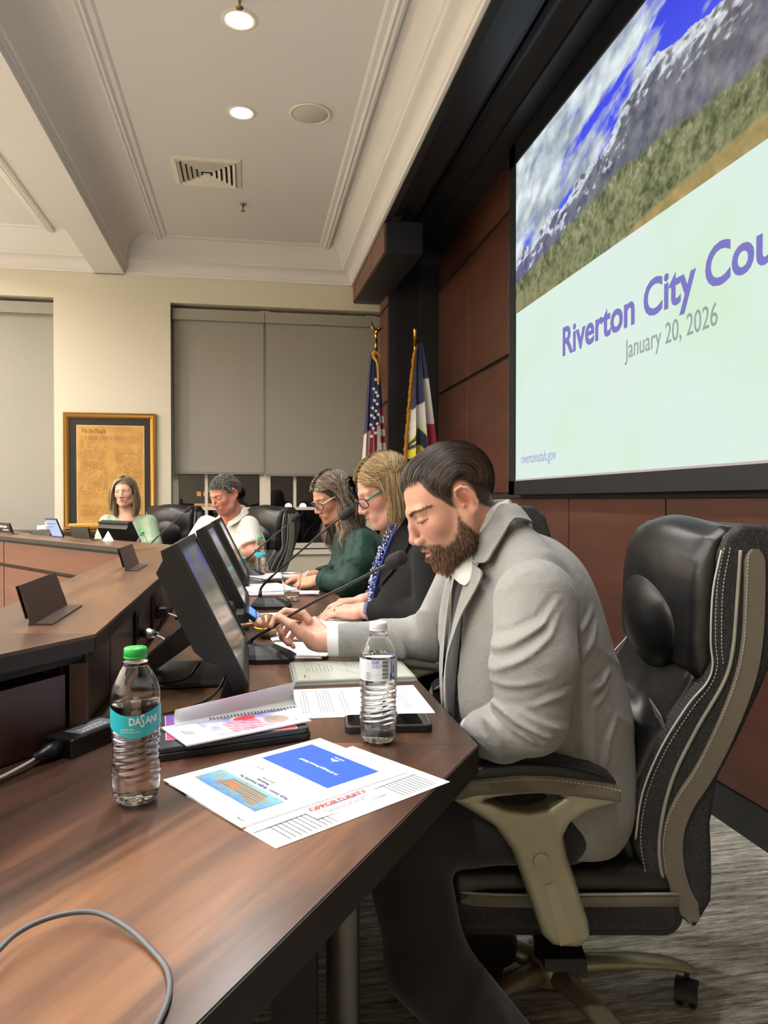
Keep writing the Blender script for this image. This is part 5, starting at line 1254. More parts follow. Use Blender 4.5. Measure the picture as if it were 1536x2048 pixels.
for y in (HB + .001,):
    for q in (st, st2): obj('stitching', dashes(bez([(sx_(a, b)[0], y, sx_(a, b)[1]) for a, b in q], 10), .0009, .0045, .003), M['stitch'], chair, world=False, kind='stuff')
    q = [(1488 + 3, 1105), (1487, 1200), (1482, 1290), (1466, 1365), (1432, 1450), (1388, 1540), (1344, 1612), (1326, 1680), (1332, 1750)]
    obj('stitching', dashes(bez([(sx_(a, b)[0], y + .008, sx_(a, b)[1]) for a, b in q], 10), .0008, .004, .003), M['stitch'], chair, world=False, kind='stuff')
# seat
def f_seat(P):
    d = rbox(P, (.03, 0, .395), (.235, .255, .045), .04); return smin(d, rbox(P, (.235, 0, .375), (.05, .24, .05), .045), .05)
sdf_obj('seat_cushion', f_seat, (-.24, -.28, .31), (.31, .28, .46), .006, M['leather'], chair)
sdf_obj('seat_side', lambda P: smax(rbox(P, (.03, 0, .345), (.245, .262, .055), .045), P[:, 2] - .385, .006), (-.24, -.29, .27), (.31, .29, .42), .006, M['smesh'], chair)
ring_ = [(-.19, .262), (.2, .262), (.262, .2), (.275, 0), (.262, -.2), (.2, -.262), (-.19, -.262)]
obj('seat_band', MB().tube(bez([(a, b, .378) for a, b in ring_], 6), .012, 8, sx=.25), M['strap'], chair, smooth=True, world=False)
obj('seat_piping', MB().tube(bez([(a * 1.005, b * 1.005, .392) for a, b in ring_], 6), .003, 6), M['piping'], chair, smooth=True, world=False)
# arms
ao = dict(o=1174, k=1061)
def arms():
    outer = pl([(900, 1588), (940, 1612), (985, 1640), (1020, 1690), (1045, 1760), (1078, 1855), (1100, 1876), (1150, 1880), (1174, 1862), (1170, 1830), (1148, 1760), (1128, 1700), (1120, 1660), (1132, 1635), (1165, 1612), (1234, 1592), (1232, 1572), (1100, 1556), (960, 1562)], **ao)
    hole = pl([(960, 1588), (1000, 1580), (1070, 1574), (1126, 1580), (1090, 1604), (1055, 1612), (1010, 1606)], **ao)
    for s in (1, -1):
        yc = s * .315
        def fb(P):
            yy = yc + s * .0 - s * np.clip((.60 - P[:, 2]) * .10, 0, .04) * 0
            d = extr(P, outer, .030, .012, yc); h_ = extr(P, hole, .08, .004, yc)
            return smax(d, -h_, .008)
        sdf_obj('arm_bracket', fb, (-.10, yc - .04, .32), (.29, yc + .04, .66), .005, M['champ'], chair)
        pad = pl([(895, 1562), (905, 1535), (950, 1518), (1030, 1510), (1110, 1514), (1180, 1528), (1228, 1552), (1232, 1590), (1150, 1580), (1060, 1570), (960, 1576), (900, 1584)], **ao)
        padt = pl([(897, 1545), (915, 1525), (960, 1512), (1030, 1505), (1110, 1508), (1180, 1524), (1226, 1550), (1180, 1546), (1100, 1536), (1030, 1534), (950, 1542)], **ao)
        sdf_obj('arm_pad_band', lambda P: extr(P, pad, .040, .012, yc), (-.10, yc - .06, .58), (.30, yc + .06, .72), .005, M['strap'], chair)
        sdf_obj('arm_pad', lambda P: extr(P, padt, .047, .010, yc), (-.10, yc - .06, .58), (.30, yc + .06, .72), .005, M['leather'], chair)
        yo = yc + s * .0385
        obj('stitching', dashes(bez([(sx_(a, b, **ao)[0], yo + s * .0015, sx_(a, b, **ao)[1]) for a, b in ((905, 1550), (960, 1547), (1030, 1541), (1100, 1543), (1180, 1553), (1226, 1563))], 8), .001, .0045, .003), M['stitch'], chair, world=False, kind='stuff')
        c = sx_(1076, 1706, **ao); yo = yc + s * .030
        obj('arm_button', MB().tube([(c[0], yo - s * .006, c[1]), (c[0], yo + s * .002, c[1]), (c[0], yo + s * .003, c[1])], [.016, .016, .013], 24), M['champ'], chair, auto=40, world=False)
        q = pl([(1082, 1752), (1098, 1748), (1140, 1862), (1112, 1872)], **ao)
        obj('arm_insert', MB().add([(a, yo + s * e, b) for e in (0, .0015) for a, b in q], [(0, 1, 2, 3), (7, 6, 5, 4), (0, 4, 5, 1), (1, 5, 6, 2), (2, 6, 7, 3), (3, 7, 4, 0)]), pmat('arm_insert_gold', 'aaa287', .45, .3), chair, world=False)
        obj('arm_mount', MB().box((-.0, min(yc, s * .1), .27), (.08, max(yc, s * .1), .295)), M['blackp2'], chair, world=False)
arms()
obj('tilt_mechanism', MB().box((-.10, -.09, .255), (.14, .09, .30), bev=.01).box((-.17, -.05, .262), (-.08, .05, .29)), M['blackp2'], chair, world=False)
obj('tilt_lever', MB().tube([(.02, .09, .275), (.02, .20, .27), (.03, .24, .268)], [.006, .006, .012], 10), M['blackp2'], chair, smooth=True, world=False)
obj('back_bracket', MB().tube([(-.10, 0, .275), (-.20, 0, .275), (-.27, 0, .34), (-.28, 0, .42)], [.02, .022, .024, .02], 12, sx=1.8), M['blackp2'], chair, smooth=True, world=False)
obj('gas_column', MB().lathe([(.036, .075), (.038, .08), (.038, .20), (.034, .205), (.026, .21), (.026, .27)], 28), M['blackp'], chair, auto=40, world=False)
obj('base_hub', MB().lathe([(1e-7, .055), (.04, .055), (.052, .065), (.054, .095), (.045, .112), (.04, .114)], 32), M['champ'], chair, smooth=True, world=False)
BR = R(-169.6 - 10)
for k in range(5):
    a = BR + k * 2 * math.pi / 5; Mx = Matrix.Rotation(a, 4, 'Z')
    secs = [(.035, .083, .028, .026), (.10, .092, .026, .020), (.18, .098, .028, .015), (.26, .094, .024, .012), (.315, .082, .018, .010), (.335, .074, .010, .006)]
    g = MB(); vs = []; q = 10
    for (r_q, z, w_, t_) in secs:
        for i in range(q):
            b = 2 * math.pi * i / q; vs.append(Mx @ Vector((r_q, w_ * math.cos(b), z + t_ * math.sin(b))))
    fs = [(i * q + j, i * q + (j + 1) % q, (i + 1) * q + (j + 1) % q, (i + 1) * q + j) for i in range(len(secs) - 1) for j in range(q)] + [tuple(reversed(range(q))), tuple(range((len(secs) - 1) * q, len(secs) * q))]
    lg = obj('base_leg', g.add(vs, fs), M['champ'], chair, smooth=True, world=False)
    cx = Mx @ Vector((.315, 0, 0)); rot = Matrix.Translation(cx) @ Matrix.Rotation(a + 1.1 + k, 4, 'Z')
    g = MB().tube([rot @ Vector((0, 0, .075)), rot @ Vector((0, 0, .05))], .006, 8)
    hood = []
    for i in range(9):
        b = math.pi * (.0 + i / 8); hood.append([rot @ Vector((-.012 + .034 * math.cos(b), yy, .028 + .032 * math.sin(b))) for yy in (-.024, -.018, .018, .024)])
    g.grid(hood)
    cs = obj('caster', g, M['blackp2'], chair, smooth=True, world=False)
    for s in (-1, 1):
        w_ = obj('wheel', MB().tube([rot @ Vector((-.012, s * .006, .027)), rot @ Vector((-.012, s * .009, .027)), rot @ Vector((-.012, s * .020, .027)), rot @ Vector((-.012, s * .024, .027))], [.022, .027, .027, .020], 20), M['blackp'], cs, smooth=True, world=False)
def place_chair(o, x, y, rz, label, dz=0, first=False):
    if first: o.location = (x, y, dz); o.rotation_euler = (0, 0, rz); o['label'] = label; o['group'] = 'office chairs round the dais'; return o
    c = copy_tree(o, None, (x, y, dz), rz, label); return c
place_chair(chair, .68, 1.62, R(169.6), 'black leather office chair nearest the camera, under the man in grey', 0, True)
place_chair(chair, .57, 2.58, R(172), 'black office chair behind the woman in the dark blazer', .03)
place_chair(chair, .60, 3.66, R(180), 'black office chair behind the woman in dark green')
place_chair(chair, -.13, 5.36, R(212), 'black office chair behind the man in the white polo shirt')
place_chair(chair, -.80, 6.25, R(238), 'black office chair beside and behind the woman in pale green')
# ================================================================ PEOPLE
def V3(*a): return np.array(a, f32)
def head_frame(yaw, pitch, roll=0):
    return np.array((Matrix.Rotation(R(yaw), 3, 'Z') @ Matrix.Rotation(R(pitch), 3, 'Y') @ Matrix.Rotation(R(roll), 3, 'X')), f32)
def lid_path(z0, z1, n=9):
    out = []
    for i in range(n):
        y = .0185 + (.0475 - .0185) * i / (n - 1); c = (y - .033) / .0168; z = z0 + (z1 - z0) * c * c; k = 1 - c * c - ((z - .002) / .0118) ** 2
        out.append((.0735 + .0145 * math.sqrt(max(k, 0)), y, z))
    return out
LIDP = lid_path(-.0055, -.0005); CRP = lid_path(.0095, .0050)
def head_sdf(q, p):
    out = np.sqrt((q ** 2).sum(1)) - .145
    m = out < .05
    if not m.any(): return out + .02
    a = q[m]; qa = a.copy(); qa[:, 1] = np.abs(qa[:, 1]); w = p.get('w', 1.0); jw = p.get('jaw', 1.0)
    d = ell(a, (-.010, 0, .034), (.094, .075 * w, .086))
    d = smin(d, ell(a, (.036, 0, -.022), (.056, .056 * w, .082)), .03)
    jaw = chain(qa, [(.068, .010, -.100), (.022, .044 * jw, -.080), (-.008, .057 * jw, -.036)], [.018, .019, .017], .015)
    d = smin(d, jaw, .03)
    d = smin(d, sph(qa, (.057, .037 * w, -.024), .023), .022)
    d = smin(d, cone(qa, (.089, 0, .021), (.072, .044, .0185), .0085, .008), .013)
    d = smax(d, -ell(qa, (.100, .032, .004), (.017, .020, .013)), .012)
    d = smin(d, ell(qa, (.0735, .0330, .002), (.0145, .0168, .0118)), .004)
    lidc = chain(qa, LIDP, [.0009] * len(LIDP), .001); d = smax(d, -lidc, .0022); cr = chain(qa, CRP, [.0008] * len(CRP), .001); d = smax(d, -cr, .003)
    nz = p.get('nose', 1.0)
    n_ = chain(a, [(.086, 0, .016), (.099 + .0 * nz, 0, -.006), (.112 * nz, 0, -.030)], [.0065, .0075, .0098], .006)
    n_ = smin(n_, sph(a, (.115 * nz, 0, -.0335), .0095), .006)
    n_ = smin(n_, ell(qa, (.101, .0135, -.0395), (.0115, .0070, .0080)), .006)
    d = smin(d, n_, .011)
    d = smax(d, -ell(qa, (.1055, .0068, -.0480), (.0050, .0030, .0025)), .002)
    d = smin(d, ell(a, (.080, 0, -.068), (.021, .029, .021)), .015)
    op = p.get('open', 0)
    up = cone(qa, (.1015, .004, -.0615), (.089, .0235, -.0665), .0052, .0028)
    lo_ = cone(qa, (.0985 , 0, -.0725 - op), (.087, .0210, -.0690 - op * .3), .0064, .0030)
    d = smin(d, up, .005); d = smin(d, lo_, .005)
    d = smax(d, -ell(qa, (.101, 0, -.0668 - op * .5), (.014, .022, .0011 + op * .7)), .0018)
    if op: d = smin(d, rbox(a, (.0905, 0, -.0645), (.004, .016, .0035), .002), .001)
    d = smin(d, sph(a, (.080, 0, -.099), .0165), .015)
    # ear
    Re = rotm('Y', 14) @ rotm('Z', -22)
    ec = V3(-.014, .0785 * w, -.002)
    g_ = (qa - ec) @ Re; e = ell(g_, (0, 0, 0), (.0185, .0048, .0315))
    e = smin(e, sph(g_, (.003, -.001, -.0275), .0078), .008)
    e = smax(e, -ell(g_, (.001, .0065, .003), (.0135, .0062, .0245)), .002)
    e = smin(e, chain(g_, [(.011, .002, .002), (.0125, .004, .018), (.004, .0055, .029), (-.008, .0055, .0285), (-.0165, .005, .018), (-.0185, .004, .0), (-.0145, .003, -.017), (-.006, .002, -.027)], [.0026, .0030, .0032, .0032, .0030, .0028, .0026, .003], .003), .002)
    e = smin(e, chain(g_, [(-.001, .002, .019), (-.0085, .0035, .012), (-.0105, .0038, -.001), (-.006, .003, -.014), (.001, .0025, -.018)], [.0018, .0028, .003, .0028, .0026], .003), .003)
    e = smax(e, -ell(g_, (.0035, .004, -.003), (.0062, .0055, .0095)), .002)
    e = smin(e, sph(g_, (.0125, .0025, -.006), .0046), .003)
    d = smin(d, e, .005)
    out[m] = d; return out
FING = [(.0300, (.041, .026, .020), .0082), (.0100, (.045, .029, .021), .0086), (-.0105, (.042, .027, .020), .0082), (-.0290, (.033, .021, .018), .0074)]
def on_face(path):
    Y = np.array([q[1] for q in path], f32); Z = np.array([q[2] for q in path], f32); lo = np.full(len(Y), .04, f32); hi = np.full(len(Y), .12, f32)
    for _ in range(16):
        m = (lo + hi) / 2; d = head_sdf(np.stack([m, Y, Z], 1), {}); hi = np.where(d > 0, m, hi); lo = np.where(d > 0, lo, m)
    return [(float(a), float(b), float(c)) for a, b, c in zip(lo, Y, Z)]
def arc(z0, z1, y0=.0165, y1=.0525, n=11): return [(0, y0 + (y1 - y0) * i / (n - 1), z0 + (z1 - z0) * ((i / (n - 1) - .45) / .55) ** 2) for i in range(n)]
_l, _c = on_face(arc(-.0050, -.0010)), on_face(arc(.0075, .0045)); LOWP = on_face(arc(-.0110, -.006)); LIDP, CRP = _l, _c
def hand_prims(Mx, side, curls, thumb, spread=0.0, s=1.0):
    """primitives of one hand: Mx maps x = along fingers, y = thumb side, z = back of hand. curls: 4 x 3 joint angles (deg) towards the palm"""
    W = lambda v: V3(*(Mx @ Vector((v[0] * s, v[1] * s, v[2] * s)))); pr = []
    for k, (y, ln, r) in enumerate(FING):
        p = Vector((.090 - abs(k - 1.1) * .004, y, .0)); a = 0; fan = R((1.5 - k) * spread); pts = [(.05, y * .8, 0), tuple(p)]; rr = [r * 1.12, r * 1.08]
        for j in range(3):
            a += R(curls[k][j]); d = Vector((math.cos(a) * math.cos(fan), math.cos(a) * math.sin(fan), -math.sin(a))); p = p + d * ln[j]; pts.append(tuple(p)); rr.append(r * (.97, .90, .76)[j])
        pr.append(([W(q) for q in pts], [q * s for q in rr], .004))
    pr.append(([W(q) for q in thumb], [.0155 * s, .0125 * s, .0098 * s, .0080 * s], .006))
    return pr
def palm_sdf(P, Mx, s=1.0):
    Rm = np.array(Mx.to_3x3(), f32); c = Mx @ Vector((.048 * s, 0, 0)); 
    d = rbox(P, c, (.046 * s, .040 * s, .0145 * s), .013 * s, Rm)
    d = smin(d, ell(P, Mx @ Vector((.030 * s, .022 * s, -.010 * s)), (.030 * s, .017 * s, .014 * s), Rm), .012)
    return smin(d, ell(P, Mx @ Vector((.035 * s, -.026 * s, -.008 * s)), (.034 * s, .014 * s, .013 * s), Rm), .012)
T_REL = [(.018, .026, -.008), (.044, .052, -.016), (.068, .062, -.022), (.088, .062, -.028)]
def hframe(o, x, z):
    x = Vector(x).normalized(); z = Vector(z); z = (z - x * z.dot(x)).normalized(); y = z.cross(x)
    Mx = Matrix((x, y, z)).transposed().to_4x4(); Mx.translation = Vector(o); return Mx
def hands_sdf(P, hands):
    d = None
    for h in hands:
        c = np.array(h['M'] @ Vector((.07, 0, 0)), f32); far = np.sqrt(((P - c) ** 2).sum(1)) - .14; dd = far + .02; m = far < .05
        if m.any():
            Q = P[m]; x = palm_sdf(Q, h['M'], h.get('s', 1))
            fs = None
            for i, (pts, rr, k) in enumerate(h['pr']):
                f = chain(Q, pts, rr, .003)
                if i < 4: fs = f if fs is None else smin(fs, f, .0016)
                else: th = f
            x = smin(x, fs, .008); x = smin(x, th, .007)
            wr = h['M'] @ Vector((0, 0, 0)); fa = Vector(h['fa']); dr = (fa - wr).normalized()
            x = smin(x, cone(Q, tuple(wr + dr * -.012), tuple(wr + dr * .06), .025 * h.get('s', 1), .029 * h.get('s', 1)), .016)
            dd[m] = x
        d = dd if d is None else np.minimum(d, dd)
    return d
def mk_hand(o, x, z, fa, side, curls, thumb=None, spread=3, s=1.0):
    """side +1: thumb on +y of the frame, -1: mirrored (frame with left-handed y)"""
    Mx = hframe(o, x, z)
    if side < 0: Mx = Mx @ Matrix.Diagonal((1, -1, 1, 1))
    return dict(M=Mx, pr=hand_prims(Mx, side, curls, thumb or T_REL, spread, s), fa=fa, s=s)
def custom_hand(wr, fingers, fa, up, s=1.0, r0=(.0086, .0088, .0084, .0078)):
    kn = sum((Vector(f[1]) for f in fingers[:4]), Vector()) / 4; Mx = hframe(wr, kn - Vector(wr), up)
    pr = [([V3(*q) for q in f], [r * 1.15, r * 1.12, r, r * .92, r * .78], .004) for f, r in zip(fingers[:4], r0)]
    pr.append(([V3(*q) for q in fingers[4]], [.0165, .0140, .0115, .0102, .0086], .006)); return dict(M=Mx, pr=pr, fa=fa, s=s)
def lash_d(q, pts):
    qa = q.copy(); qa[:, 1] = np.abs(qa[:, 1]); return chain(qa, pts, [0.0] * len(pts), .0005)
def paint_skin(P, hc, Rm, s, p):
    q = (P - hc) @ Rm / s; qa = q.copy(); qa[:, 1] = np.abs(qa[:, 1]); n = len(P)
    base = L3(p['skin']); c = np.tile(base[None], (n, 1))
    nz = fbm(q[:, 0] * 40 + q[:, 2] * 23, q[:, 1] * 40 - q[:, 2] * 31, 3, 2)
    c = c * (.94 + .12 * nz[:, None])
    def blob(cn, r, col, amt):
        w_ = np.clip(1 - np.sqrt((((qa - V3(*cn)) / V3(*r)) ** 2).sum(1)), 0, 1); w_ = w_ * w_ * (3 - 2 * w_) * amt; return col, w_
    inh = np.sqrt((q ** 2).sum(1)) < .16
    for cn, r, col, amt in (((.066, .045, -.026), (.045, .035, .032), p.get('blush', 'c9786a'), .75), ((.112, 0, -.032), (.028, .022, .022), p.get('blush', 'c9786a'), .7), ((-.012, .08, 0), (.03, .02, .038), 'c46a5c', .65),
                            ((.085, .032, .008), (.014, .026, .012), 'a87466', .45)):
        cl, w_ = blob(cn, r, L3(col), amt); c = mixn(c, cl[None] + 0 * c, w_ * inh)
    up = np.minimum(cone(qa, (.1015, .004, -.0615), (.089, .0235, -.0665), .0052, .0028), cone(qa, (.0985, 0, -.0725 - p.get('open', 0)), (.087, .021, -.069), .0064, .003))
    c = mixn(c, L3(p.get('lip', 'b0605c'))[None] + 0 * c, np.clip((.0016 - up) / .0015, 0, 1) * (q[:, 0] > .085) * .85)
    if p.get('open', 0): c = mixn(c, L3('e8e2d6')[None] + 0 * c, (np.abs(q[:, 2] + .0645) < .0035) & (np.abs(q[:, 1]) < .015) & (q[:, 0] < .096) & (q[:, 0] > .088))
    # brows, lash line
    bt = np.clip((qa[:, 1] - .012) / .048, 0, 1); bz = .0168 + .007 * np.sin(bt * 2.5) - .003 * bt
    br = (np.abs(q[:, 2] - bz) < .0036 * (1.1 - .6 * bt)) & (qa[:, 1] > .012) & (qa[:, 1] < .060) & (q[:, 0] > .045)
    c = mixn(c, L3(p.get('brow', '4a382c'))[None] + 0 * c, br * p.get('browamt', .75))
    if p.get('eyes') == 'open':
        cy = np.abs(q[:, 1]) - .0315; on = (np.sqrt((q[:, 0] - .0745) ** 2 + cy ** 2 + (q[:, 2] - .002) ** 2) < .0172) & (q[:, 0] > .07); zt = .0062 - 34 * cy ** 2; zb_ = -.0030 + 26 * cy ** 2
        eye = on & (q[:, 2] < zt) & (q[:, 2] > zb_); c = mixn(c, L3('c9c0b6')[None] + 0 * c, eye * 1.0); iris = eye & (cy ** 2 + (q[:, 2] - .0025) ** 2 < .0052 ** 2); c = mixn(c, L3('3d3430')[None] + 0 * c, iris * 1.0)
        c = mixn(c, L3(p.get('lash', '3a2a26'))[None] + 0 * c, np.clip((.0018 - np.where(on, np.abs(q[:, 2] - zt), 1)) / .0012, 0, 1)); c = mixn(c, L3('7d5a4e')[None] + 0 * c, np.clip((.0014 - np.where(on, np.abs(q[:, 2] - zb_), 1)) / .0012, 0, 1) * .6)
    else:
        c = mixn(c, L3(p.get('lash', '3a2a26'))[None] + 0 * c, np.clip((.0022 - lash_d(q, LIDP)) / .0009, 0, 1) * .95)
        c = mixn(c, L3('8f5f52')[None] + 0 * c, np.clip((.0015 - lash_d(q, CRP)) / .0015, 0, 1) * .55)
        c = mixn(c, L3('a06a5c')[None] + 0 * c, np.clip((.004 - lash_d(q, LOWP)) / .004, 0, 1) * .5)
    if 'scalp' in p:
        a = L3(p['scalp']); w_ = p['scalpmask'](q) * inh; c = mixn(c, a[None] + 0 * c, w_)
    if 'beard' in p:
        w_ = beard_mask(q) * inh; c = mixn(c, L3(p['beard'])[None] + 0 * c, w_ * (.5 + .3 * np.clip(-q[:, 2] * 12, 0, 1)))
    if p.get('stubble'):
        w_ = beard_mask(q) * inh; c = mixn(c, L3(p['stubble'])[None] + 0 * c, w_ * .35)
    return c
def beard_mask(q):
    ay = np.abs(q[:, 1]); x, z = q[:, 0], q[:, 2]
    top = np.interp(x, [-.05, .008, .018, .028, .045, .062, .075, .088, .10], [.0, .0, -.022, -.040, -.056, -.062, -.056, -.050, -.048])   # upper edge of the beard
    m = np.clip((top - z) / np.where(x > .07, .006, .016), 0, 1) ** 1.3 * np.clip((x + .022 + .0 * z) / .006, 0, 1) * (z > -.135)
    m = m * np.clip((x - (.010 - np.clip(-z - .035, 0, .05) * .35)) / .006, 0, 1)
    lips = ((q[:, 0] - .098) / .014) ** 2 + (ay / .024) ** 2 + ((z + .0675) / .0105) ** 2 < 1
    under = ((z + .082) / .006) ** 2 + (ay / .006) ** 2 < 1
    return m * (~lips)
def strands(name, paths, rad, cols, m, parent, seg=4, flat=.6, taper=.25):
    """paths (N, S, 3) -> one mesh of tapered locks"""
    N, S, _ = paths.shape; T = np.gradient(paths, axis=1); T /= np.linalg.norm(T, axis=2, keepdims=True) + 1e-9
    up = np.tile(np.array([.3, .5, .81]), (N, S, 1)); U = np.cross(T, up); U /= np.linalg.norm(U, axis=2, keepdims=True) + 1e-9; W_ = np.cross(T, U)
    t = np.linspace(0, 1, S); prof = np.minimum(1, .12 + t * 7) * np.where(t > .7, 1 - (t - .7) / .3 * (1 - taper), 1)
    rad = np.asarray(rad)[:, None] * prof[None]
    vs = []
    for k in range(seg):
        a = 2 * math.pi * k / seg; vs.append(paths + (U * math.cos(a) + W_ * math.sin(a) * flat) * rad[..., None])
    V = np.stack(vs, 2).reshape(-1, 3)
    n_, s_, k_ = np.meshgrid(np.arange(N), np.arange(S - 1), np.arange(seg), indexing='ij')
    b = (n_ * S + s_) * seg; F = np.stack([b + k_, b + (k_ + 1) % seg, b + seg + (k_ + 1) % seg, b + seg + k_], -1).reshape(-1, 4)
    o = obj(name, (V, F), m, parent, smooth=True); setcol(o, np.repeat(cols, S * seg, axis=0)); return o
M['hair'] = attr_mat('hair', .45, spec=.5); M['beardm'] = attr_mat('beard_hair', .65, spec=.3)
M['skin'] = attr_mat('skin', .48, spec=.4, bumpscale=500, bs=.12, sss=.12)
def cloth_mat(name, c1, c2, scale=700, b=.3, rough=.85, wrinkle=.0, sheen=.25):
    m = pmat(name, c1, rough, spec=.2); nt = NT(m); v = coords(nt); n1 = noise(nt, v, scale, 3, .7); n2 = noise(nt, v, 90, 4, .7)
    mx = nt.n('ShaderNodeMath', operation='ADD'); nt.l(n1, mx.inputs[0]); nt.l(n2, mx.inputs[1]); hf = nt.n('ShaderNodeMath', operation='MULTIPLY'); nt.l(mx.outputs[0], hf.inputs[0]); hf.inputs[1].default_value = .5
    nt.l(ramp(nt, n1, [(.3, c1), (.7, c2)]), nt.bs.inputs['Base Color']); nb = bump(nt, n1, b, .0006)
    if wrinkle:
        n3 = noise(nt, v, 14, 3, .55, 1.5); nb = bump(nt, n3, wrinkle, .02, nb)
    nt.l(nb, nt.bs.inputs['Normal']); nt.bs.inputs['Sheen Weight'].default_value = sheen; return m
def hair_sim(rng, hc, Rm, s, roots, d0, n, seglen, E, grav, stick=.0, noise_=.0, face=True, stopf=None, wave=None, layer=None):
    """roots, d0 in head-local coordinates; ellipsoid E = (centre, radii) the locks lie on"""
    N = len(roots); g = (np.array([0, 0, -1.0]) @ Rm); p = roots.copy(); d = d0 / (np.linalg.norm(d0, axis=1, keepdims=True) + 1e-9)
    ec, er = np.array(E[0]), np.array(E[1]); off = layer if layer is not None else np.ones(N)
    out = [p.copy()]; alive = np.ones(N, bool); last = np.full(N, n - 1.0)
    for k in range(n - 1):
        q = p + d * seglen
        r = (q - ec) / (er * off[:, None]); L = np.linalg.norm(r, axis=1)
        ins = (L < 1); pr = ec + (r / L[:, None]) * (er * off[:, None]); q = np.where(ins[:, None], pr, q)
        if stick: q = np.where((~ins)[:, None], q + (pr - q) * (stick if np.isscalar(stick) else stick[k]), q)
        nd = q - p; nd /= np.linalg.norm(nd, axis=1, keepdims=True) + 1e-9
        gk = grav[k] if hasattr(grav, '__len__') else grav
        d = nd + g[None] * gk + rng.normal(0, noise_, (N, 3)); 
        if wave is not None: d = d + wave(k, q)
        d /= np.linalg.norm(d, axis=1, keepdims=True)
        if stopf is not None:
            st_ = alive & stopf(q, k); last[st_] = k; alive &= ~st_
        p = q
        out.append(p.copy())
    A = np.stack(out, 1); tt = np.linspace(0, 1, n)[None] * last[:, None]; i0 = np.minimum(tt.astype(int), n - 2); fr = (tt - i0)[..., None]; ar = np.arange(N)[:, None]
    A = A[ar, i0] * (1 - fr) + A[ar, i0 + 1] * fr; A = A[last > 2]; hair_sim.keep = last > 2
    return hc + (A * s) @ Rm.T
def tint(rng, cols, N, var=.25, w=None):
    C = np.array([L3(c) for c in cols]); idx = rng.choice(len(C), N, p=w); return C[idx] * (1 + rng.uniform(-var, var, (N, 1)))
def glasses(parent, hc, Rm, s, rim, temple, w_=.026, h_=.017, cx=.033, x0=.105, z0=.0, rr=.0016):
    L = lambda a: Vector(hc + (np.array(a) * s) @ Rm.T); rimM, tM = rim, temple
    g = thing('eyeglasses', 'PROTO', 'glasses', tuple(L((x0, 0, 0)))) if parent is None else parent
    for sd in (-1, 1):
        pts = []
        for i in range(25):
            a = 2 * math.pi * i / 24; sq = 1 / (abs(math.cos(a)) ** 3 + abs(math.sin(a)) ** 3) ** (1 / 3)
            y = sd * cx + w_ * math.cos(a) * sq * .92; z = z0 + h_ * math.sin(a) * sq * .95 - .002; x = x0 - abs(y) ** 2 * 5.5 + .002 - (z0 - z) * .18
            pts.append(L((x, y, z)))
        obj('rim', MB().tube(pts, rr * s, 8), rimM, g, smooth=True)
        c = sum(pts[:-1], Vector()) / 24
        obj('lens', MB().add([c] + pts[:-1], [(0, 1 + i, 1 + (i + 1) % 24) for i in range(24)]), M['lens'], g)
        e = L((x0 - (cx + w_) ** 2 * 5.5, sd * (cx + w_ * .98), z0 + .007)); b = L((.0, sd * .0790, .012)); b2 = L((-.025, sd * .083, -.006))
        obj('temple', MB().tube([e, e.lerp(b, .15) + Vector((0, 0, 0)), b, b2], [.0032 * s, .0032 * s, .0024 * s, .0018 * s], 8), tM, g, smooth=True)
    obj('bridge', MB().tube([L((x0 - .001, -cx + w_ * .9, z0 + .005)), L((x0 + .004, 0, z0 + .0085)), L((x0 - .001, cx - w_ * .9, z0 + .005))], rr * s, 8), rimM, g, smooth=True)
    return g
M['lens'] = pmat('spectacle_lens', 'ffffff', .0, Alpha=.12, spec=.8)
def fold(P, u, f, amp, wob=3.0, ph=0.0):
    a = P @ V3(*u) * f + wob * np.sin(P[:, 0] * 9 + 1.3 + ph) + wob * .7 * np.sin(P[:, 1] * 11 + P[:, 2] * 7 + ph); s_ = np.sin(a); return amp * (s_ * np.abs(s_) ** .3)
def near(P, c, r): return np.exp(-((P - V3(*c)) ** 2).sum(1) / (r * r))
def body_mesh(person, name, hc, Rm, s, p, neck, hands, arms, torso, h, lo, hi, mat=None):
    hc = np.array(hc, f32)
    def f(P):
        q = (P - hc) @ Rm / s; d = head_sdf(q, p) * s
        d = smin(d, chain(P, neck[0], neck[1], .02), .022)
        if hands: d = np.minimum(d, hands_sdf(P, hands))
        for pts, rr in arms: d = smin(d, chain(P, pts, rr, .01), .006)
        for c, r in torso: d = smin(d, ell(P, c, r), .04)
        return d
    V, F = surface_nets(f, lo, hi, h)
    o = obj(name, (V, F), mat or M['skin'], person, smooth=True)
    setcol(o, paint_skin(V.astype(f32), hc, Rm, s, p)); return o, V
def head_normals(o):
    me = o.data; n = np.empty(len(me.vertices) * 3, f32); me.vertices.foreach_get('normal', n); return n.reshape(-1, 3)
# ---------------------------------------------------------------- the man in the grey jacket
rng = np.random.default_rng(3)
man = thing('person', 'bearded man in a light grey jacket and dark tie bending toward a microphone', 'person', (.60, 1.55, .45))
hc = V3(.402, 1.475, 1.157); Rm = head_frame(178, 29, 0); S = .965
def scalp_man(q):
    ay = np.abs(q[:, 1]); x, z = q[:, 0], q[:, 2]
    lim = np.interp(x, [-.2, -.10, -.06, -.03, -.005, .012, .02, .031, .040, .0455, .050, .067, .095], [-.06, -.062, -.05, -.02, -.012, -.012, -.003, .0187, .030, .046, .074, .078, .064])
    fr = np.clip((z - lim) / .006, 0, 1)
    ear = ((x + .014) / .024) ** 2 + ((z + .002) / .038) ** 2 < 1
    return fr * (1 - np.clip((1.15 - np.sqrt(((x + .014) / .024) ** 2 + ((z + .002) / .036) ** 2)) / .2, 0, 1) * (ay > .060)) * .9
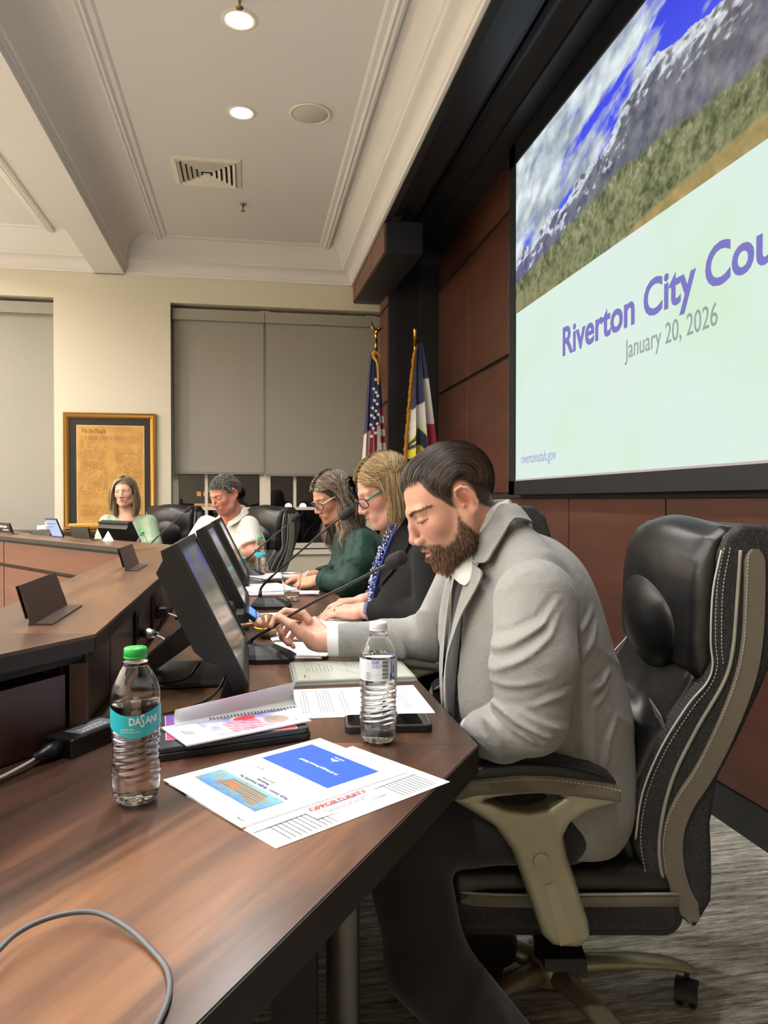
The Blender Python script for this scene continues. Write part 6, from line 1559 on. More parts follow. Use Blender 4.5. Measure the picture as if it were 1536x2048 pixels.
pm = dict(skin='d09f8a', blush='c87f73', lip='b5655f', brow='473427', lash='3b2c28', open=.0032, scalp='211a16', scalpmask=scalp_man, beard='3b2a20', w=1.0, jaw=1.06, nose=.955)
# right hand pinches the gooseneck at (.115, 1.845, .865)
wr_r = Vector((.172, 1.864, .808))
HR = custom_hand(wr_r, [[(.146, 1.899, .856), (.132, 1.907, .873), (.087, 1.910, .879), (.060, 1.896, .863), (.050, 1.880, .847)],
    [(.152, 1.908, .844), (.133, 1.927, .857), (.095, 1.934, .865), (.072, 1.917, .837), (.077, 1.901, .820)],
    [(.157, 1.907, .832), (.138, 1.936, .840), (.101, 1.943, .840), (.079, 1.926, .810), (.095, 1.907, .795)],
    [(.161, 1.896, .821), (.144, 1.935, .822), (.113, 1.940, .819), (.096, 1.928, .799), (.108, 1.910, .787)],
    [(.160, 1.862, .806), (.122, 1.845, .831), (.098, 1.843, .855), (.074, 1.858, .869), (.066, 1.866, .864)]], (.43, 1.82, .81), (-.5, .45, .75), .82)
th_p = [(.016, .024, -.010), (.042, .036, -.034), (.070, .026, -.046), (.092, .014, -.046)]
wr_l = Vector((.440, 1.40, .700))
HL = mk_hand(wr_l, (-.05, .95, -.35), (-.6, -.1, .8), (.49, 1.26, .76), -1, [(20, 25, 15)] * 4, None, 3, .98)
neckm = ([(.455, 1.488, 1.115), (.485, 1.495, 1.07), (.53, 1.50, 1.00)], [.058, .061, .075])
body, Vb = body_mesh(man, 'body', hc, Rm, S, pm, neckm, [HR, HL],
    [([tuple(wr_r), (.43, 1.82, .81), (.51, 1.69, .98)], [.028, .038, .045]), ([tuple(wr_l), (.49, 1.26, .76), (.52, 1.33, .97)], [.028, .038, .045])],
    [((.575, 1.51, .84), (.11, .15, .17)), ((.64, 1.51, .60), (.12, .14, .13))], .0029, (.02, 1.17, .44), (.80, 1.98, 1.31))
Ls = (.522, 1.318, .970); Le = (.487, 1.250, .775); Lm = (.455, 1.31, .735); Lw = (.436, 1.375, .712)
Rs = (.505, 1.69, .98); Re_ = (.445, 1.825, .815); Rw = (.215, 1.853, .809)
Rlean = rotm('Y', -14)
def torso_m(P, o=0.0):
    d = ell(P, (.580, 1.505, .865), (.160 + o, .185 + o, .215 + o), rotm('Y', -16))
    d = smin(d, ell(P, (.632, 1.505, .69), (.162 + o, .180 + o, .19 + o)), .06)
    d = smin(d, ell(P, (.642, 1.505, .55), (.160 + o, .190 + o, .17 + o)), .05)
    d = smin(d, ell(P, (.530, 1.525, .745), (.128 + o, .125 + o, .165 + o)), .05)
    d = smin(d, cone(P, (.535, 1.36, .965), (.515, 1.65, .970), .062 + o, .062 + o), .05)
    d = smin(d, ell(P, (.568, 1.50, .975), (.118 + o, .15 + o, .108 + o)), .05)
    d = smin(d, smin(cone(P, (.520, 1.47, 1.082), (.535, 1.375, 1.018), .050 + o, .058 + o), cone(P, (.520, 1.53, 1.082), (.525, 1.625, 1.02), .050 + o, .058 + o), .03), .03)
    return smin(d, cone(P, (.505, 1.497, 1.045), (.555, 1.50, 1.0), .058 + o, .085 + o), .035)
def ridge(P, pts, amp, w, ymax=1.29, groove=.7):
    x, z = P[:, 0], P[:, 2]; best = np.full(len(P), 1e3, f32); sg = np.zeros(len(P), f32); tp_ = np.zeros(len(P), f32); n = len(pts) - 1
    for i in range(n):
        ax_, az = pts[i]; bx, bz = pts[i + 1]; ex, ez = bx - ax_, bz - az; t = np.clip(((x - ax_) * ex + (z - az) * ez) / (ex * ex + ez * ez), 0, 1)
        dx, dz = x - ax_ - ex * t, z - az - ez * t; r = np.sqrt(dx * dx + dz * dz); m = r < best; best = np.where(m, r, best); sg = np.where(m, dx * ez - dz * ex, sg); tp_ = np.where(m, (i + t) / n, tp_)
    s_ = np.sign(sg) * best; tap = np.clip(np.sin(np.pi * np.clip(tp_ * .92 + .04, 0, 1)), 0, 1) ** .6 * np.clip((ymax - P[:, 1]) / .025, 0, 1)
    amp = amp * .80; w = w * .66; return tap * (-amp * np.exp(-(s_ / w) ** 2) + amp * groove * .75 * np.exp(-((s_ - 1.9 * w) / (1.1 * w)) ** 2))
def crease(P, u, f, amp, wob=2.0, ph=0.0, pw=3):
    a = P @ V3(*u) * f + wob * np.sin(P[:, 0] * 8 + ph) + wob * .6 * np.sin(P[:, 1] * 10 + P[:, 2] * 6 + ph * 2); return -amp * (1 - np.abs(np.sin(a * .5))) ** pw
def jacket_f(P):
    t = torso_m(P)
    # drape folds on the back and flank
    t = t + crease(P, (.3, .1, 1), 48, .004, 1.6) * near(P, (.74, 1.42, .80), .13)
    for q_, a_, w_ in (([(.655, .950), (.632, .925), (.605, .900)], .007, .008), ([(.660, .920), (.640, .885), (.605, .850)], .008, .009), ([(.690, .828), (.665, .808), (.635, .797)], .008, .009), ([(.690, .808), (.662, .780), (.643, .765), (.643, .66)], .006, .007), ([(.70, .74), (.675, .70), (.665, .64)], .006, .010), ([(.60, .70), (.63, .60), (.64, .52)], .005, .012)):
        t = t + ridge(P, q_, a_, w_, 1.45)
    la = chain(P, [Ls, (.497, 1.264, .87), Le], [.079, .071, .064], .03)
    la = smin(la, chain(P, [Le, Lm, Lw], [.063, .054, .046], .012), .010)
    for q_, a_, w_ in (([(.533, .985), (.498, .949), (.454, .924), (.405, .893)], .0095, .0085), ([(.533, .966), (.504, .930), (.459, .897), (.426, .875), (.405, .853)], .0095, .0085), ([(.497, 1.035), (.469, 1.025), (.446, 1.009)], .005, .008), ([(.467, 1.016), (.428, .980), (.410, .945)], .006, .009),
        ([(.545, .836), (.499, .826), (.455, .809)], .006, .008), ([(.400, .818), (.443, .785), (.482, .764), (.50, .757)], .0125, .0075), ([(.425, .800), (.440, .772), (.47, .752), (.495, .748)], .009, .007), ([(.535, .768), (.482, .785), (.443, .804)], .008, .008), ([(.40, .840), (.44, .845), (.50, .862)], .005, .008), ([(.395, .79), (.415, .765), (.43, .73)], .007, .008)):
        la = la + ridge(P, q_, a_, w_, 1.30)
    ra = chain(P, [Rs, Re_], [.072, .056], .02); ra = smin(ra, chain(P, [Re_, (.33, 1.845, .812), Rw], [.055, .047, .043], .01), .02)
    ra = ra + crease(P, (1, .3, .45), 85, .009, 1.3, 2) * near(P, (.41, 1.77, .83), .10) + crease(P, (1, .1, .2), 60, .002, 1.0, 5)
    def cuff(dd, w_, e):
        ax = V3(*w_) - V3(*e); ax /= np.linalg.norm(ax); dd = np.maximum(dd, (P - V3(*w_)) @ ax)
        return smax(dd, -cone(P, tuple(V3(*w_) - ax * .03), tuple(V3(*w_) + ax * .05), .034, .036), .003)
    ra = cuff(ra, Rw, Re_); la = cuff(la, Lw, Lm)
    d = smin(t, ra, .015); d = smin(d, la, .005)
    # armhole seam
    d = d - .5 * ridge(P, [(.455, 1.045), (.480, 1.056), (.510, 1.053), (.545, 1.033), (.582, .994), (.595, .955)], .0045, .003, 1.36, .9) * (P[:, 2] > .94)
    d = d - ridge(P, [(.50, 1.12), (.53, 1.08), (.545, 1.04)], .002, .002, 1.42, .5)
    # clear the neck hole and the front opening
    d = smax(d, (P - V3(.46, 1.5, 1.088)) @ V3(-.42, 0, .907), .01); nk = cone(P, (.52, 1.5, .99), (.450, 1.487, 1.16), .050, .064); d = smax(d, -nk, .004)
    yo = 1.515; wd = np.interp(P[:, 2], [.45, .62, .80, 1.0, 1.08], [.085, .055, .040, .062, .075])
    cut = np.maximum(np.abs(P[:, 1] - yo) - wd, P[:, 0] - (.50 - (P[:, 2] - .8) * .12)); d = smax(d, -cut, .006)
    hem = .452 + .012 * np.sin(P[:, 0] * 14); return smax(d, hem - P[:, 2], .012)
M['jacket'] = cloth_mat('grey_jacket_cloth', '7b7b7a', '9d9d9b', 900, .35, .9, .18, .1)
sdf_obj('jacket', jacket_f, (.18, 1.14, .42), (.86, 1.93, 1.18), .0042, M['jacket'], man, world=True)
def on_surface(f, pts, dist, both=False):
    P = np.array(pts, f32)
    for _ in range(8):
        d = f(P); e = 1e-3; g = np.stack([(f(P + V3(*[e * (i == k) for i in range(3)])) - d) / e for k in range(3)], 1); g /= np.linalg.norm(g, axis=1, keepdims=True) + 1e-6
        P = P + g * (dist - d if both else np.maximum(dist - d, 0))[:, None]
    return P
def lapel(name, fold_r, outer_r, f, m, parent, nu=60, nv=9, mir=None, th=.0045, lift=.004):
    A = bez(fold_r, 8); B = bez(outer_r, 8); n = len(A); G = []
    for i in range(n):
        for j in range(nv):
            t_ = j / (nv - 1); q = A[i].lerp(B[i], t_); bulge = .006 * math.sin(math.pi * min(1, t_ * 1.3)) ; G.append((q.x, q.y, q.z + bulge * .5))
    G = np.array(G)
    if mir: G[:, 1] = mir - G[:, 1]
    Q = on_surface(f, G, lift); Q2 = on_surface(f, G, lift + th)
    tt = np.tile(np.linspace(0, 1, nv), n)[:, None]; k = np.clip((tt - .0) / .35, 0, 1); Q = G * (1 - k) + Q * k; 
    e = 1e-3; d0 = f(Q.astype(f32)); g = np.stack([(f((Q + np.array([e * (i == k_) for i in range(3)])).astype(f32)) - d0) / e for k_ in range(3)], 1); g /= np.linalg.norm(g, axis=1, keepdims=True) + 1e-6
    Q2 = Q + g * th; i, j = np.meshgrid(np.arange(n - 1), np.arange(nv - 1), indexing='ij'); b = (i * nv + j).ravel(); F = np.stack([b, b + 1, b + nv + 1, b + nv], 1)
    o_ = n * nv; rim = list(range(nv)) + [q * nv + nv - 1 for q in range(1, n)] + [(n - 1) * nv + q for q in range(nv - 2, -1, -1)] + [q * nv for q in range(n - 2, 0, -1)]
    Rf = np.array([(rim[q], rim[(q + 1) % len(rim)], o_ + rim[(q + 1) % len(rim)], o_ + rim[q]) for q in range(len(rim))])
    return obj(name, (np.concatenate([Q, Q2]), np.concatenate([F[:, ::-1], F + o_, Rf])), m, parent, auto=60)
fr_ = [(.548, 1.500, 1.146), (.530, 1.452, 1.149), (.490, 1.428, 1.146), (.468, 1.422, 1.115), (.447, 1.425, 1.087), (.436, 1.43, 1.057), (.430, 1.437, 1.0075), (.4205, 1.45, .977), (.409, 1.463, .92), (.400, 1.475, .86), (.394, 1.485, .80), (.396, 1.488, .72), (.41, 1.49, .62)]
or_ = [(.575, 1.500, 1.108), (.552, 1.425, 1.115), (.508, 1.395, 1.121), (.484, 1.388, 1.091), (.465, 1.388, 1.061), (.446, 1.392, 1.0275), (.428, 1.402, .987), (.4125, 1.42, .937), (.402, 1.44, .892), (.395, 1.46, .847), (.392, 1.468, .795), (.396, 1.472, .72), (.41, 1.475, .62)]
fc_, oc_ = fr_[:6] + [(.434, 1.432, 1.040)], or_[:5] + [(.452, 1.392, 1.040), (.438, 1.414, 1.036)]
fl_, ol_ = [(.434, 1.432, 1.038)] + fr_[6:], [(.437, 1.418, 1.032), (.440, 1.384, 1.012)] + or_[7:]
fl_ = [fl_[0], (.432, 1.434, 1.022)] + fl_[2:]
for mm in (None, 3.0): lapel('jacket_collar', fc_, oc_, jacket_f, M['jacket'], man, mir=mm); lapel('jacket_lapel', fl_, ol_, jacket_f, M['jacket'], man, mir=mm)
M['shirt'] = cloth_mat('white_shirt', 'd2d6d6', 'e6e8e8', 900, .2, .8, .1, 0)
def shirt_f(P):
    d = smax(torso_m(P, -.016), .60 - P[:, 2], .01); d = smax(d, P[:, 2] - 1.06, .01)
    nk = cone(P, (.52, 1.5, .99), (.45, 1.487, 1.17), .052, .060); return smax(d, -nk, .003)
sdf_obj('shirt', shirt_f, (.36, 1.29, .58), (.78, 1.72, 1.17), .0045, M['shirt'], man, world=True)
sf_ = [(.530, 1.500, 1.160), (.510, 1.452, 1.158), (.4780, 1.436, 1.146), (.4500, 1.431, 1.112), (.4215, 1.440, 1.073), (.4030, 1.458, 1.042), (.3960, 1.482, 1.030)]
so_ = [(.548, 1.500, 1.125), (.528, 1.438, 1.122), (.492, 1.418, 1.108), (.4640, 1.412, 1.072), (.4400, 1.418, 1.030), (.4180, 1.425, .992), (.398, 1.470, 1.010)]
lapel('shirt_collar', sf_, so_, shirt_f, M['shirt'], man, th=.002, lift=.003); lapel('shirt_collar', sf_, so_, shirt_f, M['shirt'], man, mir=2.985, th=.002, lift=.003)
for w_, e in ((Rw, Re_), (Lw, Lm)):
    ax = (Vector(w_) - Vector(e)).normalized(); a = Vector(w_) - ax * .02; b = Vector(w_) + ax * .026
    g = MB().tube([a, b, b + ax * .001, b, a], [.040, .0375, .0365, .0350, .035], 28, caps=False)
    obj('shirt_cuff', g, M['shirt'], man, smooth=True)
M['tie'] = cloth_mat('dark_tie', '0f1013', '191a1e', 500, .3, .6, 0)
tp = bez([tuple(q) for q in on_surface(shirt_f, [(.36, 1.500, 1.035), (.36, 1.500, 1.01), (.36, 1.500, .97), (.36, 1.502, .90), (.36, 1.508, .80), (.37, 1.515, .72), (.38, 1.52, .66)], .004, True)], 5)
g = MB(); vs = []; n = len(tp)
for i, c in enumerate(tp):
    t_ = i / (n - 1); wt = np.interp(t_, [0, .08, .14, .2, 1], [.019, .024, .020, .028, .046]); 
    for a, b in ((0, -.010), (wt, -.002), (wt, .004), (0, .006), (-wt, .004), (-wt, -.002)): vs.append((c.x + b - .004, c.y + a, c.z))
fs = [(i * 6 + k, i * 6 + (k + 1) % 6, (i + 1) * 6 + (k + 1) % 6, (i + 1) * 6 + k) for i in range(n - 1) for k in range(6)] + [tuple(range(6)), tuple(reversed(range((n - 1) * 6, n * 6)))]
obj('tie', g.add(vs, fs), M['tie'], man, auto=60)
M['trouser'] = cloth_mat('charcoal_trousers', '232326', '303034', 700, .3, .9, .15)
def trouser_f(P):
    d = ell(P, (.62, 1.51, .515), (.15, .18, .095))
    L_ = chain(P, [(.60, 1.42, .535), (.28, 1.40, .535), (.33, 1.38, .28), (.50, 1.36, .055)], [.098, .078, .075, .080], .03)
    R_ = chain(P, [(.60, 1.60, .535), (.30, 1.66, .54), (.37, 1.68, .30), (.56, 1.70, .10)], [.098, .075, .068, .066], .03)
    d = smin(d, smin(L_, R_, .01), .03)
    d = d + fold(P, (1, .1, -.5), 40, .003, 1.2) * near(P, (.33, 1.39, .47), .15)
    fl = .075 - P[:, 2] + (P[:, 0] > .45) * 0; return smax(d, fl, .004)
sdf_obj('trousers', trouser_f, (.18, 1.27, .05), (.80, 1.80, .66), .0062, M['trouser'], man, world=True)
for (x, y, nm) in ((.50, 1.365, 0), (.565, 1.70, 0)):
    def shoe(P, x=x, y=y):
        d = ell(P, (x - .03, y, .055), (.06, .040, .055)); d = smin(d, ell(P, (x - .14, y, .035), (.10, .045, .036)), .03); return smax(d, -P[:, 2] + .004, .003)
    sdf_obj('shoe', shoe, (x - .27, y - .07, 0), (x + .06, y + .07, .13), .005, M['leather'], man, world=True)
# back hem flap that stands away from the seat back
P_ = [[Vector((.800 + .022 * math.sin(b * 2.8) + .004 * a, 1.36 + .05 * a, .735 - .15 * b + .02 * a)) for b in np.linspace(0, 1, 12)] for a in np.linspace(0, 1, 8)]
obj('jacket_vent_flap', MB().sheet(P_, .003), M['jacket'], man, smooth=True)
# pocket flap and belt
obj('pocket_flap', MB().box((.560, 1.309, .630), (.640, 1.314, .655), bev=.002), M['jacket'], man)
# hair: locks combed straight back over the head
E_ = ((-.012, 0, .036), (.0975, .0795, .0860))
def man_hair():
    N = 5200; phi = rng.uniform(-78, 78, N); ph = np.radians(phi)
    th0 = np.interp(np.abs(phi), [0, 34, 48, 56, 62, 68, 74, 78], [17, 27, 34, 14, -8, -30, -58, -50])
    st = rng.random(N) ** 1.1; th_s = np.radians(th0 + st * (150 - th0)); ln = rng.uniform(.5, .85, N) * (1 - .25 * st)
    th_e = np.minimum(th_s + ln * 2.6, np.radians(np.interp(np.abs(phi), [0, 50, 78], [226, 222, 195])))
    Sg = 15; t = np.linspace(0, 1, Sg)[None]; th = th_s[:, None] + (th_e - th_s)[:, None] * t
    lay = rng.uniform(.0, 1, N)[:, None]; rad = .995 + .028 * lay + .060 * np.exp(-((np.degrees(th) - 42) / 24) ** 2) * (np.cos(ph)[:, None] ** 2) * (.5 + .5 * lay)
    ph2 = ph[:, None] + .10 * np.sin(th * 1.7 + rng.uniform(-.5, .5, N)[:, None]) * (.3 + .7 * t) + .05 * np.sin(lay * 40)
    rad = rad * np.where(t > .8, 1 + .03 * (t - .8) * 5 * lay, 1)
    x = E_[0][0] + E_[1][0] * rad * np.cos(ph2) * np.cos(th); y = E_[1][1] * (1 + .03 * lay) * np.sin(ph2); z = E_[0][2] + E_[1][2] * rad * np.cos(ph2) * np.sin(th)
    q = np.stack([x, y, z], -1)
    ear = ((q[..., 0] + .014) / .023) ** 2 + ((q[..., 2] + .002) / .036) ** 2 < 1
    ok = ~(ear & (np.abs(q[..., 1]) > .055)).any(1); q = q[ok]; n = len(q)
    P = hc + (q * S) @ Rm.T; c = tint(rng, ['1c1511', '2f241c', '44342a', '665243', '12100f'], n, .25, [.28, .3, .24, .1, .08])
    strands('hair', P, rng.uniform(.0004, .0010, n), c, M['hair'], man, 4, .55)
man_hair()
# beard: short hairs grown from the jaw surface
def grow(o, V, hc, Rm, S, N, maskf, ln, cols, rad, down, seed=1, name='beard', parent=None, w=None):
    rg = np.random.default_rng(seed); q = (V.astype(f32) - hc) @ Rm / S; ok = np.sqrt((q ** 2).sum(1)) < .17; w_ = maskf(q) * ok; idx = rg.choice(len(V), N, p=w_ / w_.sum()); nr = head_normals(o)[idx] @ Rm
    qi = q[idx] + rg.normal(0, .0008, (N, 3)); L = ln(qi) * rg.uniform(.6, 1.2, N); d = nr * .30 + down(qi) + rg.normal(0, .16, (N, 3)); d /= np.linalg.norm(d, axis=1, keepdims=True)
    t = np.array([0, .35, .7, 1.0])[None, :, None]; bend = down(qi) * .5
    P = qi[:, None] + d[:, None] * L[:, None, None] * t + bend[:, None] * (L[:, None, None] * t * t) * .6
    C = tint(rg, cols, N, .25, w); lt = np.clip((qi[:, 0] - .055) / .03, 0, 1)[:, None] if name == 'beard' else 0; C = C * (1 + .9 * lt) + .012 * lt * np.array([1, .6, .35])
    return strands(name, hc + (P * S) @ Rm.T, np.full(N, rad), C, M['beardm'], parent, 3, 1, .2)
def bl(q): return np.interp(q[:, 2], [-.12, -.09, -.05, 0], [.012, .009, .006, .004]) * np.where((q[:, 0] > .088) & (q[:, 2] > -.062), .62, 1)
def bd(q): return np.stack([np.where(q[:, 2] > -.062, .15, .25), np.sign(q[:, 1]) * .05, np.full(len(q), -.85)], 1)
grow(body, Vb, hc, Rm, S, 11000, beard_mask, bl, ['2c2018', '46352a', '6b5140', '8d6e56'], .00026, bd, 2, 'beard', man)
def brow_mask(q):
    ay = np.abs(q[:, 1]); bt = np.clip((ay - .012) / .048, 0, 1); bz = .0168 + .007 * np.sin(bt * 2.5) - .003 * bt
    return ((np.abs(q[:, 2] - bz) < .0036 * (1.1 - .6 * bt)) & (ay > .013) & (ay < .060) & (q[:, 0] > .045)).astype(f32)
grow(body, Vb, hc, Rm, S, 330, brow_mask, lambda q: np.full(len(q), .006), ['33261c', '4f3d30'], .0003, lambda q: np.stack([-.2 + 0 * q[:, 0], np.sign(q[:, 1]) * .8, .25 + 0 * q[:, 0]], 1), 4, 'eyebrow_hair', man)
# ================================================================ THE OTHER FOUR PEOPLE
def torso_p(P, nb, pel, sl, sr, depth, wid, o=0.0, bust=0, lean=-12, yaw=180):
    """trunk between pelvis and neck base; sl / sr shoulder joints"""
    nb, pel, sl, sr = V3(*nb), V3(*pel), V3(*sl), V3(*sr); up = nb - pel; fw = V3(math.cos(R(yaw)), math.sin(R(yaw)), 0)
    Rz_ = rotm('Z', yaw); c1 = pel + up * .62 - fw * .01; c2 = pel + up * .25
    d = ell(P, c1, (depth + o, wid + o, .20 + o), Rz_)
    d = smin(d, ell(P, c2, (depth * 1.02 + o, wid * .96 + o, .20 + o), Rz_), .07)
    if bust: d = smin(d, smin(ell(P, c1 + fw * depth * .62 + V3(-fw[1], fw[0], 0) * wid * .42 - V3(0, 0, .02), (.075 + o, .075 + o, .07 + o)), ell(P, c1 + fw * depth * .62 - V3(-fw[1], fw[0], 0) * wid * .42 - V3(0, 0, .02), (.075 + o, .075 + o, .07 + o)), .03), .05)
    d = smin(d, cone(P, sl, sr, .056 + o, .056 + o), .06)
    return smin(d, cone(P, nb + V3(0, 0, -.005), pel + up * .8, .060 + o, .09 + o), .045)
M['lens'].node_tree.nodes['Principled BSDF'].inputs['Roughness'].default_value = .02
def bob_roots(rg, N, part_y=.012, xr=(-.09, .075)):
    u = rg.uniform(xr[0], xr[1], N); v = rg.uniform(-1, 1, N); ang = v * math.pi * .47
    ec = np.array([-.010, 0, .036]); er = np.array([.098, .080, .090]); cx = np.clip((u - ec[0]) / er[0], -.97, .97); c = np.sqrt(1 - cx ** 2)
    q = np.stack([u, ec[1] + er[1] * c * np.sin(ang) , ec[2] + er[2] * c * np.cos(ang)], 1); sd = np.sign(q[:, 1] - part_y); return q, sd
# ---------------------------------------------------------------- woman in the dark blazer
rg = np.random.default_rng(11)
wb = thing('person', 'woman with a blond bob and teal glasses in a dark blazer, hands flat on papers', 'person', (.60, 2.47, .45))
hcB = V3(.446, 2.461, 1.196); RmB = head_frame(184, 25, 0)
def hair_top_mask(xl, zl):
    def f(q):
        lim = np.interp(q[:, 0], [-.2, -.05, 0, .03, .06, .09], [-.08, -.08, -.05, .0 + xl, .05 + zl, .066 + zl]); return (q[:, 2] > lim).astype(f32)
    return f
pB = dict(skin='cf9c88', blush='cb8476', lip='b0695f', brow='a08468', browamt=.5, lash='4a3a34', scalp='8d7048', scalpmask=hair_top_mask(0, .0), w=1.0, jaw=1.12, nose=.97)
wl = Vector((.372, 2.462, .792)); wr = Vector((.41, 2.72, .788))
HBl = mk_hand(wl, (-.86, .50, -.05), (-.12, -.15, 1), (.56, 2.24, .80), -1, [(10, 16, 10), (10, 14, 10), (12, 16, 10), (14, 18, 12)], [(.018, .026, -.006), (.044, .050, -.010), (.068, .064, -.014), (.090, .070, -.018)], 5, .98)
HBr = mk_hand(wr, (-.95, -.10, -.04), (0, 0, 1), (.56, 2.76, .80), 1, [(16, 30, 16)] * 4, None, 3, .98)
bB, VB = body_mesh(wb, 'body', hcB, RmB, .97, pB, ([(.49, 2.468, 1.14), (.515, 2.47, 1.09), (.55, 2.47, 1.02)], [.057, .062, .075]), [HBl, HBr],
    [([tuple(wl), (.555, 2.245, .80), (.575, 2.28, 1.0)], [.028, .038, .045]), ([tuple(wr), (.57, 2.78, .80), (.55, 2.66, 1.0)], [.028, .038, .045])],
    [((.60, 2.47, .84), (.11, .14, .17)), ((.64, 2.47, .60), (.12, .14, .13))], .0036, (.14, 2.12, .45), (.82, 2.90, 1.34))
BL = ((.568, 2.275, .985), (.558, 2.235, .805), (.405, 2.435, .798)); BR_ = ((.55, 2.665, .99), (.575, 2.79, .805), (.45, 2.728, .795))
def tB(P, o=0): return torso_p(P, (.53, 2.47, 1.05), (.66, 2.47, .50), BL[0], BR_[0], .170, .215, o, 1)
def blazer(P):
    t = tB(P) + crease(P, (.3, .3, 1), 50, .006, 1.5) * near(P, (.55, 2.27, .85), .2)
    la = chain(P, [BL[0], BL[1]], [.075, .062], .02); la = smin(la, chain(P, [BL[1], BL[2]], [.060, .046], .01), .02) + crease(P, (1, .3, .6), 70, .008, 1.3) * near(P, BL[1], .12)
    ra = smin(chain(P, [BR_[0], BR_[1]], [.072, .058], .02), chain(P, [BR_[1], BR_[2]], [.056, .044], .01), .02)
    d = smin(smin(t, la, .012), ra, .012); d = smax(d, -cone(P, (.58, 2.47, .98), (.49, 2.468, 1.16), .066, .072), .005)
    yo = 2.47; wd = np.interp(P[:, 2], [.5, .75, .95, 1.08], [.05, .045, .07, .09]); d = smax(d, -np.maximum(np.abs(P[:, 1] - yo) - wd, P[:, 0] - .52), .006)
    for w_, e in ((BL[2], BL[1]), (BR_[2], BR_[1])):
        ax = V3(*w_) - V3(*e); ax /= np.linalg.norm(ax); nw = np.sqrt(((P - V3(*w_)) ** 2).sum(1)) < .09; d = np.where(nw, np.maximum(d, (P - V3(*w_)) @ ax), d)
    return smax(d, .47 - P[:, 2], .01)
M['blazer'] = cloth_mat('black_blazer', '101011', '1b1b1d', 700, .3, .85, .2, .03)
sdf_obj('blazer', blazer, (.30, 2.12, .45), (.86, 2.90, 1.14), .0065, M['blazer'], wb, world=True)
fB = [(.59, 2.47, 1.135), (.565, 2.415, 1.135), (.52, 2.395, 1.115), (.485, 2.400, 1.075), (.455, 2.410, 1.02), (.430, 2.420, .96), (.412, 2.427, .90), (.405, 2.430, .84), (.405, 2.43, .78)]
oB = [(.62, 2.47, 1.09), (.595, 2.38, 1.09), (.55, 2.345, 1.08), (.515, 2.345, 1.04), (.49, 2.35, .99), (.465, 2.365, .94), (.44, 2.385, .89), (.42, 2.405, .84), (.408, 2.428, .775)]
lapel('blazer_lapel', fB, oB, blazer, M['blazer'], wb); lapel('blazer_lapel', fB, oB, blazer, M['blazer'], wb, mir=4.94)
M['purple'] = cloth_mat('purple_top', '241c58', '312776', 600, .2, .7, .1)
sdf_obj('blouse', lambda P: smax(smax(tB(P, -.014), .55 - P[:, 2], .01), -cone(P, (.56, 2.47, 1.02), (.49, 2.468, 1.16), .058, .066), .003), (.36, 2.24, .53), (.86, 2.70, 1.12), .008, M['purple'], wb, world=True)
for w_, e in ((BL[2], BL[1]), (BR_[2], BR_[1])):
    ax = (Vector(w_) - Vector(e)).normalized(); a = Vector(w_) - ax * .02; b = Vector(w_) + ax * .018
    obj('blouse_cuff', MB().tube([a, b, b - ax * .001, a], [.041, .039, .036, .036], 24, caps=False), M['purple'], wb, smooth=True)
# patterned scarf with beads, and a blue lanyard
def scarfc(rg_, n): return tint(rg_, ['e9e9ee', '3f64c8', '1c2450', 'b9c4e6', '6e6a66'], n, .2)
cen = bez([(.475, 2.43, 1.085), (.445, 2.425, 1.02), (.418, 2.43, .95), (.405, 2.44, .88), (.398, 2.445, .82)], 12)
rgs = np.random.default_rng(5); pts = []; 
g = MB(); cl = []
for i in range(460):
    c = cen[rgs.integers(len(cen))]; o_ = Vector(rgs.uniform(-1, 1, 3)) ; p_ = c + Vector((o_.x * .007 - .010, o_.y * .026, o_.z * .008)); r_b = rgs.uniform(.0018, .0042); k0 = len(g.v)
    g.lathe([(1e-7, -r_b), (r_b * .8, -r_b * .6), (r_b, 0), (r_b * .8, r_b * .6), (1e-7, r_b)], 7, c=tuple(p_)); cl += [i] * (len(g.v) - k0)
cc = scarfc(rgs, 460); o = obj('beaded_scarf', g, attr_mat('bead_colours', .3), wb, smooth=True, kind='stuff'); setcol(o, cc[np.array(cl)])
obj('lanyard', MB().tube([p_ + Vector((-.012, -.026, 0)) for p_ in bez([(.53, 2.418, 1.128), (.495, 2.415, 1.10), (.462, 2.425, 1.03), (.432, 2.435, .95), (.415, 2.445, .88), (.405, 2.455, .80)], 8)], .0038, 6, sx=.3), pmat('lanyard_blue', '3558c8', .4), wb, smooth=True)
rp = HBl['M'] @ Vector((.100, -.0105, -.002)); rd_ = (HBl['M'].to_3x3() @ Vector((1, 0, -.2))).normalized()
g = MB(); ringp = []
u_ = rd_.cross(Vector((0, 0, 1))).normalized(); v_ = u_.cross(rd_)
obj('ring', MB().tube([rp + (u_ * math.cos(a) + v_ * math.sin(a)) * .0098 for a in np.linspace(0, 2 * math.pi, 22)], .0016, 6), M['brass'], wb, smooth=True)
def bob(name, hc, Rm, s, person, rg, N, n, seglen, cols, E, part=.012, grav=.10, stop=None, side=.9, back=.35, rad=(.0010, .0022), wave=None, w=None, noise_=.02, xr=(-.095, .08), stk=7):
    q, sd = bob_roots(rg, N, part, xr); d0 = np.stack([-back * np.ones(N) + rg.normal(0, .1, N) + np.where(q[:, 0] > .04, .15, 0), sd * side, .15 + 0 * sd], 1)
    lay = rg.uniform(1.0, 1.10, N); q = np.array(E[0]) + (q - np.array(E[0])) * lay[:, None]
    P = hair_sim(rg, hc, Rm, s, q, d0, n, seglen, E, grav, noise_=noise_, stopf=stop, wave=wave, layer=lay, stick=[.7 if k < stk else 0.0 for k in range(n)]); N = len(P)
    return strands(name, P, rg.uniform(rad[0], rad[1], N), tint(rg, cols, N, .22, w), M['hair'], person, 4, .6, .35)
